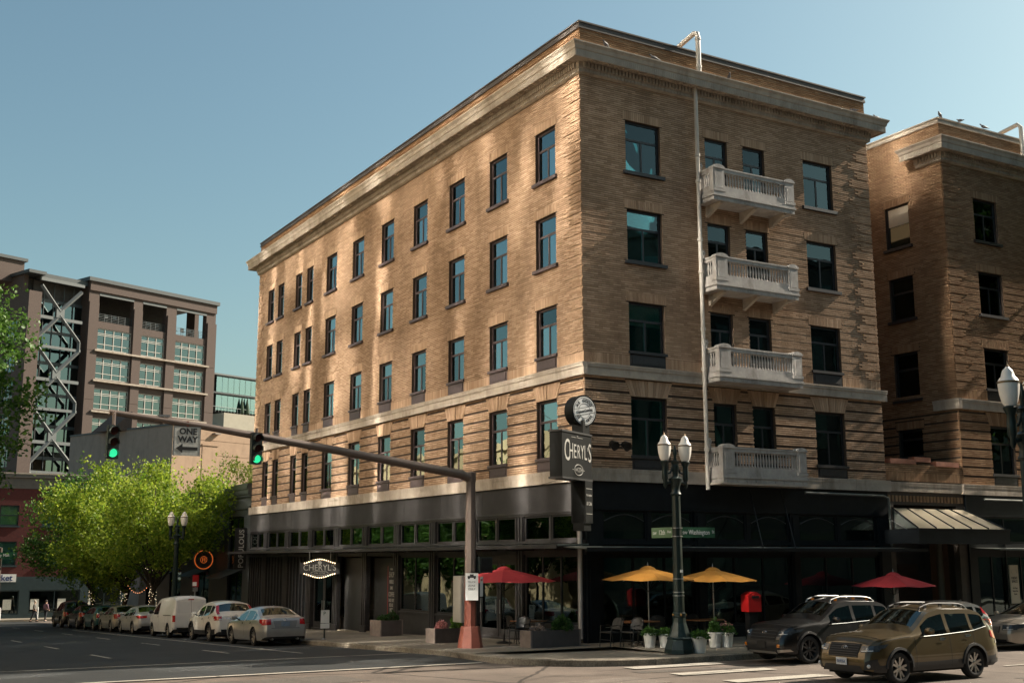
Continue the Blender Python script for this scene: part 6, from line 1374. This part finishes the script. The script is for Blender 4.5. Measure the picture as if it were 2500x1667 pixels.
    def side_patch(s, name, mat, q, sg, off=.006, parent=None, nx=6, nz=4):
        """q: four (x,z) corners"""
        def f(u, v):
            a = [(q[0][i]*(1-u)+q[1][i]*u)*(1-v)+(q[3][i]*(1-u)+q[2][i]*u)*v for i in (0, 1)]; return s.side(a[0], a[1], sg, off)
        return s.patch(name, mat, f, parent=parent, nx=nx, nz=nz)
    def end_patch(s, name, mat, q, rear, off=.008, parent=None, nx=8, nz=4):
        def f(u, v):
            a = [(q[0][i]*(1-u)+q[1][i]*u)*(1-v)+(q[3][i]*(1-u)+q[2][i]*u)*v for i in (0, 1)]; return s.end(a[0], a[1], rear, off)
        return s.patch(name, mat, f, parent=parent, nx=nx, nz=nz)
    def seams(s):
        P = s.P
        for sg in (1, -1):
            for x in P.get('seam', ()):
                z0, z1 = max(s.bot(x)+.03, .32), s.belt(x)-.01; s.side_patch('door_seam', M['under'], ((x-.006, z0), (x+.006, z0), (x+.006, z1), (x-.006, z1)), sg, .0025, nx=1, nz=6)
            for x in P.get('handles', ()):
                z = s.belt(x)-.11; s.side_patch('door_handle', P.get('handlemat', P['paint']), ((x, z), (x+.2, z), (x+.2, z+.035), (x, z+.035)), sg, .03, nx=3, nz=1); s.side_patch('handle_recess', M['under'], ((x+.02, z-.02), (x+.18, z-.02), (x+.18, z+.05), (x+.02, z+.05)), sg, .003, nx=3, nz=1)
            x = P['cowl']+.42; z = s.belt(x)+.03; y = s.hw(x, z); e = sub('wing_mirror', s.root)
            MB().loft([[(x-s.xc+dx, sg*(y+dy+.0), z+.085+h*math.sin(a*math.pi/4)+.0) if 0 else (x-s.xc+dx+.04*math.cos(a*math.pi/4), sg*(y+dy), z+.09+h*math.sin(a*math.pi/4)) for a in range(8)] for dx, dy, h in ((.0, .05, .05), (-.01, .10, .085), (0, .2, .085), (.03, .26, .05))]).build('mirror_cap', P.get('mirror', P['paint']), e, smooth=True)
            MB().hexa([tuple(v) for v in [(x-s.xc-.03, sg*(y-.05), z-.02), (x-s.xc+.05, sg*(y-.05), z-.02), (x-s.xc+.05, sg*(y+.08), z+.05), (x-s.xc-.03, sg*(y+.08), z+.05), (x-s.xc-.03, sg*(y-.05), z+.03), (x-s.xc+.05, sg*(y-.05), z+.03), (x-s.xc+.05, sg*(y+.08), z+.09), (x-s.xc-.03, sg*(y+.08), z+.09)]]).build('mirror_arm', M['trim'], e)
            if P.get('flare'):
                for ax in (s.front_ax, s.rear_ax):
                    mb = MB(); a0 = s.arch; rings = []
                    for i in range(19):
                        a = math.pi*i/18; row = []
                        for rr, off in ((a0-.005, .0), (a0-.005, .028), (a0+.05, .024), (a0+.055, -.01)):
                            x, z = ax+rr*math.cos(a), s.R_+rr*math.sin(a); row.append(s.side(x, max(z, .27), sg, off))
                        rings.append(row)
                    mb.loft(rings, closed=False); mb.build('arch_flare', M['trim'], s.root, smooth=True)
            if P.get('chrome_line'):
                a, b = P['wins'][0][0]-.1, P['wins'][-1][1]+.02; mb = MB(); mb.tube([s.side(a+(b-a)*i/14, s.belt(a+(b-a)*i/14)-.004, sg, .004) for i in range(15)], .007, 5); mb.build('belt_trim', M['chrome'], s.root)
            if P.get('rails'):
                a, b = P['rails']; pts = []
                for i in range(13):
                    x = a+(b-a)*i/12; k = min(range(len(s.X)), key=lambda j: abs(s.X[j]-x)); gpt = s.G[k][8+5+2]; lift = .085*min(1, 3.2*math.sin(math.pi*i/12)); pts.append((gpt[0], sg*gpt[1], gpt[2]+lift-.012))
                e = sub('roof_rail', s.root); MB().tube(pts, .02, 6).build('rail', P.get('railmat', M['trim']), e)
                for i in (2, 6, 10): q = pts[i]; MB().box(q[0]-.05, q[0]+.05, q[1]-.015, q[1]+.015, q[2]-.075, q[2]).build('foot', P.get('footmat', M['trim']), e)
    def shut_lines(s):
        P = s.P; e = sub('bonnet', s.root); c = P['cowl']
        for sg in (1, -1):
            pts = [(s.G[k][9][0], sg*s.G[k][9][1], s.G[k][9][2]+.002) for k, x in enumerate(s.X) if .28 < x < c]
            if len(pts) > 2: MB().tube(pts, .006, 4).build('shut_line', M['under'], e)
        ks = [k for k, x in enumerate(s.X) if x >= .24]; k = ks[0]; row = s.G[k][9:]; pts = [(p[0], p[1], p[2]+.002) for p in row]+[(p[0], -p[1], p[2]+.002) for p in row[::-1][1:]]
        MB().tube(pts, .006, 4).build('shut_line', M['under'], e)
        k = [i for i, x in enumerate(s.X) if x >= c+.10][0]; row = s.G[k][14:]; z = row[-1][2]
        for y0, y1 in ((-.55, .0), (.02, .57)): MB().tube([(row[0][0]-.03, y0, z+.0), (row[0][0]+.10, y1, z+.075)], .010, 4).build('wiper', M['under'], s.root)
        k = min(range(len(s.X)), key=lambda j: abs(s.X[j]-(P['roof0']+.12))); g = s.G[k][-1]
        MB().box(g[0]-.03, g[0]+.02, -.12, .12, g[2]-.17, g[2]-.10).build('interior_mirror', M['trim'], s.root)
        k = min(range(len(s.X)), key=lambda j: abs(s.X[j]-(P['roof1']-.12))); g = s.G[k][-1]
        MB().prism([(g[0]-.08, -.015, g[2]-.01), (g[0]+.10, -.015, g[2]-.01), (g[0]+.09, -.015, g[2]+.06)], (0, .03, 0)).build('antenna_fin', P['paint'], s.root)
    def plate(s, rear, z, y=0, w=.32, h=.16, txt=None, mat=None):
        c = s.end(y, z, rear, .02); e = sub('number_plate', s.root, c, (0, 0, 0 if not rear else math.pi))
        # local -x looks out of the car nose
        MB().box(-.006, .006, -w/2, w/2, -h/2, h/2).build('plate', mat or M['plate'], e)
        if txt: text(txt, h*.62, M['blue'], e, (-.009, 0, -.005), FACE_L, sx=.8)
        return e
    def details(s): (s.P.get('fn') or (lambda c: None))(s)
def crossbars(c, x0, x1):
    mb = MB()
    for x in (x0, x1):
        k = min(range(len(c.X)), key=lambda j: abs(c.X[j]-x)); gp = c.G[k][15]; mb.tube([(gp[0], -gp[1], gp[2]+.075), (gp[0], -gp[1]*.5, gp[2]+.10), (gp[0], gp[1]*.5, gp[2]+.10), (gp[0], gp[1], gp[2]+.075)], .022, 6)
    mb.build('roof_crossbars', M['trim'], c.root)
def grid_patch(c, name, mat, x0, x1, j0, j1, off=.008, sides=(1, -1)):
    for sg in sides:
        mb = MB(); ks = [k for k, x in enumerate(c.X) if x0-.001 <= x <= x1+.001]
        rows = [[(c.G[k][j][0]+off*.7, sg*(c.G[k][j][1]+off*.5), c.G[k][j][2]+off*.5) for j in range(j0, j1+1)] for k in ks]
        if len(rows) > 1: mb.loft(rows, closed=False); mb.build(name, mat, c.root, smooth=True)
def emblem(c, rear, y, z, w=.075, h=.045, stars=True):
    p = c.end(y, z, rear, .014); sx = 1 if rear else -1; e = sub('emblem', c.root, p)
    MB().tube([(0, w*math.cos(a*math.pi/12), h*math.sin(a*math.pi/12)) for a in range(25)], .006, 5).build('ring', M['chrome'], e)
    if stars:
        mb = MB(); mb.ball((0, -.035, .012), .016, 6)
        for q in ((.0, .018), (.02, -.008), (.035, .012), (.045, -.012), (.015, -.022)): mb.ball((0, q[0], q[1]), .009, 5)
        mb.build('stars', M['chrome'], e)
def grille(c, y, z0, z1, bars=5, mat=None):
    c.end_patch('grille', M['under'], ((-y, z0), (y, z0), (y*1.06, z1), (-y*1.06, z1)), False, .006)
    for i in range(bars): z = z0+(z1-z0)*(i+.5)/bars; c.end_patch('grille_bar', mat or M['rim_dark'], ((-y*.96, z-.008), (y*.96, z-.008), (y*.96, z+.008), (-y*.96, z+.008)), False, .016, nz=1)
def headlight(c, y0, y1, z0, z1, sidex, mat=None):
    for s in (1, -1):
        e = sub('headlight', c.root); c.end_patch('lens', M['head'], ((s*y0, z0), (s*y1, z0+.02), (s*y1, z1+.02), (s*y0*.96, z1)), False, .010, e)
        c.side_patch('lens', M['head'], ((.10, z0+.03), (sidex, z0+.10), (sidex+.12, z1+.05), (.10, z1+.02)), s, .010, e)
        c.end_patch('light_strip', M['tail_clear'], ((s*(y0+.03), z0+.015), (s*(y1-.05), z0+.03), (s*(y1-.05), z0+.05), (s*(y0+.03), z0+.035)), False, .015, e, nz=1)
        p = c.end(s*(y0+y1)/2, (z0+z1)/2, False, .006); MB().ball(p, .035, 8).build('projector', M['tail_clear'], e)
def taillight(c, y0, y1, z0, z1, sx, zs=None, clear=0):
    for s in (1, -1):
        e = sub('taillight', c.root); c.end_patch('lens', M['tail'], ((s*y0, z0+.02), (s*y1, z0), (s*y1, z1), (s*y0, z1)), True, .012, e)
        zs_ = zs or (z0, z1); c.side_patch('lens', M['tail'], ((c.L-sx, zs_[0]+.06), (c.L-.05, z0), (c.L-.05, z1), (c.L-sx*1.1, zs_[1]-.02)), s, .010, e)
        if clear: c.end_patch('reverse_lens', M['tail_clear'], ((s*y0, z0+.03), (s*(y0+y1)/2, z0+.02), (s*(y0+y1)/2, z0+.07), (s*y0, z0+.08)), True, .017, e, nz=2)
def forester_fn(c):
    grille(c, .44, .60, .90, 6); emblem(c, False, 0, .80, .085, .05)
    headlight(c, .50, .84, .72, .85, .42); c.plate(False, .50, 0, .32, .16, '819351')
    c.end_patch('lower_intake', M['trim'], ((-.62, .27), (.62, .27), (.52, .42), (-.52, .42)), False, .008)
    for s in (1, -1):
        e = sub('fog_lamp', c.root); c.end_patch('pocket', M['trim'], ((s*.62, .33), (s*.86, .36), (s*.84, .58), (s*.68, .52)), False, .008, e); MB().ball(c.end(s*.74, .42, False, .01), .045, 8).build('lamp', M['tail_clear'], e)
        c.side_patch('taillight', M['tail'], ((4.30, .95), (4.60, .86), (4.60, 1.08), (4.32, 1.10)), s, .012); c.side_patch('reverse_lens', M['tail_clear'], ((4.48, .78), (4.60, .80), (4.60, .88), (4.50, .88)), s, .013)
        c.side_patch('bumper_trim', M['trim'], ((4.15, .30), (4.58, .34), (4.58, .44), (4.2, .40)), s, .010)
    crossbars(c, 2.5, 3.55)
def wild_fn(c):
    grille(c, .50, .58, .92, 4); emblem(c, False, 0, .82, .085, .05); headlight(c, .55, .84, .76, .88, .60)
    c.end_patch('bumper_cladding', M['trim'], ((-.86, .30), (.86, .30), (.86, .60), (-.86, .60)), False, .012); c.end_patch('skid_plate', M['rim'], ((-.60, .27), (.60, .27), (.52, .33), (-.52, .33)), False, .02)
    for s in (1, -1): c.end_patch('corner_guard', M['rim'], ((s*.62, .30), (s*.86, .34), (s*.84, .40), (s*.60, .38)), False, .02); c.end_patch('amber_lamp', M['amber'], ((s*.60, .44), (s*.70, .45), (s*.70, .53), (s*.60, .53)), False, .02)
    c.plate(False, .50, 0, .34, .20, None, M['trim']); crossbars(c, 2.5, 3.5)
def accord_fn(c):
    taillight(c, .56, .86, .76, .98, .42, (.80, 1.0)); c.plate(True, .80, 0, .34, .17, None, pmat('blue grey plate', (.16, .22, .30), .5, var=.2, scale=8))
    c.end_patch('plate_recess_shade', P_DARK, ((-.40, .67), (.40, .67), (.48, .92), (-.48, .92)), True, .004); c.end_patch('lid_seam', M['under'], ((-.55, .645), (.55, .645), (.55, .655), (-.55, .655)), True, .006, nz=1)  # plate recess is a flat patch, its shade put into darker silver
    c.end_patch('bumper_shadow', M['trim'], ((-.82, .26), (.82, .26), (.86, .34), (-.86, .34)), True, .006); emblem(c, True, 0, .955, .04, .035, False)
    k = [i for i, x in enumerate(c.X) if x >= 4.28][0]; g = c.G[k][12]; MB().box(g[0], g[0]+.04, -.34, .34, g[2]+.0, g[2]+.03).build('brake_light', M['tail'], c.root)
    for s in (1, -1): MB().tube([(c.L-c.xc-.25, s*.5, .25), (c.L-c.xc+.02, s*.5, .25)], .035, 8).build('exhaust', M['steel'], c.root)
def crv_fn(c):
    for s in (1, -1):
        e = sub('taillight', c.root)
    grid_patch(c, 'taillight_upper', M['tail'], 4.02, 4.42, 12, 14, .012); taillight(c, .62, .87, .86, 1.04, .36, (.90, 1.06), 1)
    c.end_patch('tailgate_chrome', M['chrome'], ((-.45, .93), (.45, .93), (.45, .97), (-.45, .97)), True, .014, nz=1); c.plate(True, .80, 0, .32, .16, None)
    c.end_patch('bumper_cladding', M['trim'], ((-.80, .28), (.80, .28), (.86, .50), (-.86, .50)), True, .010); emblem(c, True, 0, 1.03, .06, .05, False)
def van_fn(c):
    M['van_panel_shade'] = paint('shaded van white', (.60, .60, .58), .0, .35)  # recess shade put into a slightly darker white for the flat panels
    for s in (1, -1):
        c.end_patch('door_window_panel', M['van_panel_shade'], ((s*.05, 1.12), (s*.66, 1.12), (s*.60, 1.62), (s*.05, 1.62)), True, .010); e = sub('taillight', c.root); c.end_patch('lens', M['tail'], ((s*.74, .72), (s*.85, .72), (s*.84, 1.02), (s*.75, 1.02)), True, .014, e); c.side_patch('lens', M['tail'], ((4.62, .72), (4.70, .72), (4.70, 1.02), (4.64, 1.02)), s, .012, e)
        c.side_patch('slide_rail', M['trim'], ((2.9, 1.0), (4.3, 1.0), (4.3, 1.03), (2.9, 1.03)), s, .010, nz=1)
    c.end_patch('door_seam', M['under'], ((-.008, .42), (.008, .42), (.008, 1.70), (-.008, 1.70)), True, .012, nx=1, nz=8); c.end_patch('brake_light', M['tail'], ((-.14, 1.70), (.14, 1.70), (.13, 1.75), (-.13, 1.75)), True, .014)
    c.end_patch('bumper', M['trim'], ((-.80, .26), (.80, .26), (.84, .46), (-.84, .46)), True, .014); c.plate(True, .62, .35, .32, .16, None); c.end_patch('door_handle', M['trim'], ((.10, .78), (.26, .78), (.26, .83), (.10, .83)), True, .025, nz=1)
def sedan_fn(c):
    taillight(c, .40, .84, .80, .94, .45, (.86, .97)); c.plate(True, .70, 0, .32, .15, None); c.end_patch('diffuser', M['trim'], ((-.7, .25), (.7, .25), (.66, .42), (-.66, .42)), True, .006); emblem(c, True, 0, .92, .035, .035, False)
def gold_fn(c):
    taillight(c, .58, .86, .74, 1.0, .30, (.78, 1.0), 1); c.plate(True, .62, 0, .32, .15, None); c.end_patch('bumper_line', M['under'], ((-.8, .52), (.8, .52), (.8, .53), (-.8, .53)), True, .006, nz=1)
def mini_fn(c):
    for s in (1, -1): e = sub('taillight', c.root); c.end_patch('ring', M['chrome'], ((s*.56, .70), (s*.76, .70), (s*.76, .98), (s*.56, .98)), True, .010, e); c.end_patch('lens', M['tail'], ((s*.58, .73), (s*.74, .73), (s*.74, .95), (s*.58, .95)), True, .016, e)
    c.plate(True, .62, 0, .3, .14, None)
def silver_fn(c):
    grille(c, .36, .52, .72, 6, M['rim']); headlight(c, .46, .84, .60, .76, .60); c.plate(False, .42, .05, .32, .16, None); emblem(c, False, 0, .70, .06, .045, False); c.end_patch('lower_intake', M['trim'], ((-.6, .24), (.6, .24), (.6, .32), (-.6, .32)), False, .008)
P_DARK = paint('shaded silver', (.26, .27, .28), .6, .35)
SUV = dict(L=4.64, W=1.82, H=1.70, wb=2.67, fo=.93, wr=.355, sill=.27, cowl=1.42, roof0=2.16, roof1=4.16, tailx=4.54, roofw=.71,
    top=[(0, .86), (.05, .95), (.14, 1.0), (.7, 1.065), (1.42, 1.11), (2.16, 1.59), (2.65, 1.68), (3.5, 1.66), (4.16, 1.58), (4.54, 1.08), (4.64, .98)], belt=[(0, .82), (.4, .95), (1.2, 1.02), (2.4, 1.05), (3.6, 1.11), (4.2, 1.20), (4.64, 1.2)],
    wins=[(1.80, 2.68), (2.80, 3.56), (3.66, 4.20)], seam=(1.50, 2.74, 3.62), handles=(2.36, 3.30), clad=1, flare=1, rails=(2.15, 4.0), spokes=5, chrome_line=1)
SED = dict(L=4.83, W=1.82, H=1.45, wb=2.74, fo=.98, wr=.325, sill=.20, cowl=1.32, roof0=2.26, roof1=3.50, tailx=4.28, roofw=.66, crown=.03,
    top=[(0, .66), (.06, .72), (.16, .77), (.7, .89), (1.32, .98), (2.26, 1.37), (2.75, 1.43), (3.2, 1.42), (3.50, 1.36), (4.28, 1.04), (4.70, 1.03), (4.83, .98)], belt=[(0, .62), (.4, .76), (1.3, .90), (2.6, .92), (4.2, .97), (4.83, .98)],
    wins=[(1.78, 2.58), (2.68, 3.46), (3.54, 3.82)], seam=(1.45, 2.63, 3.55), handles=(2.28, 3.2), q=[(.12, .93), (.3, .985), (.55, 1.0), (.8, .98), (.95, .95), (1.1, .9)], spokes=5)
HATCH = dict(SUV, L=3.95, W=1.70, H=1.52, wb=2.5, fo=.80, wr=.31, sill=.22, cowl=.95, roof0=1.7, roof1=3.5, tailx=3.82, top=[(0, .74), (.1, .84), (.5, .96), (.95, 1.04), (1.7, 1.44), (2.2, 1.51), (3.1, 1.50), (3.5, 1.44), (3.82, 1.02), (3.95, .9)], belt=[(0, .72), (.4, .88), (1.0, .98), (3.95, 1.06)], wins=[(1.3, 2.2), (2.3, 3.1), (3.16, 3.5)], seam=(1.2, 2.25, 3.1), handles=(2.0, 2.85), rails=None, clad=0, flare=1, chrome_line=0)
def side_tail_fn(c): grid_patch(c, 'taillight', M['tail'], 3.5, 3.8, 10, 13, .012); taillight(c, .60, .82, .80, 1.0, .25)
def mkcar(name, lab, base, loc, rz, fn, pnt, **kw):
    P = dict(base); P.update(kw); P['fn'] = fn; P['paint'] = pnt; return Car(name, lab, loc, rz, P)
def park_left(ymid, P, **kw):
    x = -7.0+P['W']/2-.11; y = ymid+(P['fo']+P['wb']/2-P['L']/2); return (x, y, gz(ymid)+.0)
def slope(c): c.root.rotation_euler = (0, -.0297, -math.pi/2); return c
# moving on Washington Street
mkcar('brown_suv', 'bronze brown SUV driving across the crossing, nearest car', SUV, (-.05-.93+2.32, -11.95, 0), R(1.5), forester_fn, paint('bronze metallic', (.085, .060, .025), .55, .26), spokemat=M['rim'], railmat=M['rim_dark'], handlemat=M['chrome'])
mkcar('black_suv', 'black SUV with roof rails parked at the kerb by the red box', SUV, (1.15+2.32, -6.95, 0), 0, wild_fn, paint('black paint', (.006, .006, .0065), .2, .25), wr=.375, spokemat=M['rim_dark'], railmat=M['steel'], footmat=M['amber'], L=4.66)
mkcar('dark_hatchback', 'dark grey hatchback parked behind the bronze SUV, only its tail showing', HATCH, (6.05+1.95, -6.95, 0), 0, side_tail_fn, paint('dark grey paint', (.05, .055, .055), .5, .28))
mkcar('champagne_sedan', 'champagne sedan parked nose forward at the right edge', SED, (10.75+2.41, -6.9, 0), 0, silver_fn, paint('champagne metallic', (.36, .33, .28), .6, .3))
# parked down the avenue, nearest first
sp_ = [('silver_sedan', 'silver sedan with red corner tail lamps, nearest in the parked row', SED, 13.5, accord_fn, paint('silver metallic', (.42, .43, .43), .65, .3), {}),
 ('white_suv', 'white SUV with tall red tail lamps parked between sedan and van', dict(SUV, L=4.53, H=1.65, wb=2.62, fo=.90, top=[(0, .78), (.06, .86), (.16, .92), (.7, 1.02), (1.2, 1.08), (2.0, 1.54), (2.5, 1.63), (3.4, 1.61), (4.02, 1.53), (4.42, 1.10), (4.53, 1.0)], belt=[(0, .74), (.4, .88), (1.2, .99), (2.4, 1.02), (3.4, 1.08), (4.1, 1.22), (4.53, 1.2)], cowl=1.2, roof0=2.0, roof1=4.02, tailx=4.42, wins=[(1.62, 2.5), (2.6, 3.35), (3.42, 3.98)], rails=None, chrome_line=0), 19.3, crv_fn, paint('white pearl', (.66, .64, .60), .05, .3), dict(rimmat=M['rim_dark'])),
 ('white_van', 'plain white delivery van parked in the row', dict(SUV, van=1, L=4.73, W=1.73, H=1.86, wb=2.93, fo=.86, wr=.31, sill=.25, cowl=.80, roof0=1.66, roof1=4.66, tailx=4.72, rear_glass=0, roofw=.80, top=[(0, .86), (.1, .96), (.3, 1.04), (.80, 1.13), (1.66, 1.74), (2.1, 1.83), (3.2, 1.86), (4.35, 1.85), (4.62, 1.80), (4.73, 1.70)], belt=[(0, .80), (.4, .95), (.9, 1.04), (4.73, 1.06)], wins=[(1.12, 2.02)], seam=(1.0, 2.1, 3.3), handles=(1.85,), q=[(.12, .95), (.4, .995), (.8, 1.0), (1.1, .97), (1.9, .82)], tail=[(.2, .08), (.5, 0), (1.0, .02), (1.86, .18)], clad=0, flare=0, rails=None, chrome_line=0, ar=.3, cr=.88, mirror=M['trim']), 26.1, van_fn, paint('van white', (.68, .67, .64), 0, .35), dict(spokemat=M['rim'], twin=0, spokes=8)),
 ('grey_sedan', 'pale silver sedan with slim dark tail lamps beyond the van', SED, 33.1, sedan_fn, paint('pale silver', (.50, .50, .48), .6, .3), {}),
 ('gold_wagon', 'pale gold car with big red and white tail lamps in the parked row', dict(SED, L=4.55, H=1.50, wb=2.6, fo=.95), 38.2, gold_fn, paint('pale gold', (.36, .33, .27), .6, .3), {}),
 ('teal_hatchback', 'small dark teal hatchback with round tail lamps in the parked row', dict(SUV, L=3.85, W=1.70, H=1.42, wb=2.48, fo=.76, wr=.30, sill=.2, cowl=1.0, roof0=1.55, roof1=3.35, tailx=3.68, top=[(0, .70), (.1, .80), (.5, .92), (1.0, .97), (1.55, 1.34), (2.1, 1.41), (3.0, 1.39), (3.35, 1.33), (3.68, .98), (3.85, .86)], belt=[(0, .68), (.4, .84), (1.0, .93), (3.85, .97)], wins=[(1.28, 2.2), (2.3, 3.25)], seam=(1.2, 2.25), handles=(2.0,), rails=None, clad=0, flare=1), 42.9, mini_fn, paint('dark teal paint', (.03, .10, .10), .4, .3), {}),
 ('dark_hatchback', 'dark hatchback half hidden in shade near the far end of the row', dict(SED, L=4.4, H=1.48, wb=2.6, fo=.9), 47.9, gold_fn, paint('dark plum paint', (.03, .018, .02), .4, .3), {}),
 ('black_wagon', 'black car in deep shade at the far end of the parked row', dict(SUV, rails=None), 53.4, gold_fn, paint('black car paint', (.015, .015, .016), .3, .3), {})]
for nm, lab, base, ym, fn, pnt, kw in sp_:
    P = dict(base); slope(mkcar(nm, lab, base, park_left(ym, P), -math.pi/2, fn, pnt, **kw))
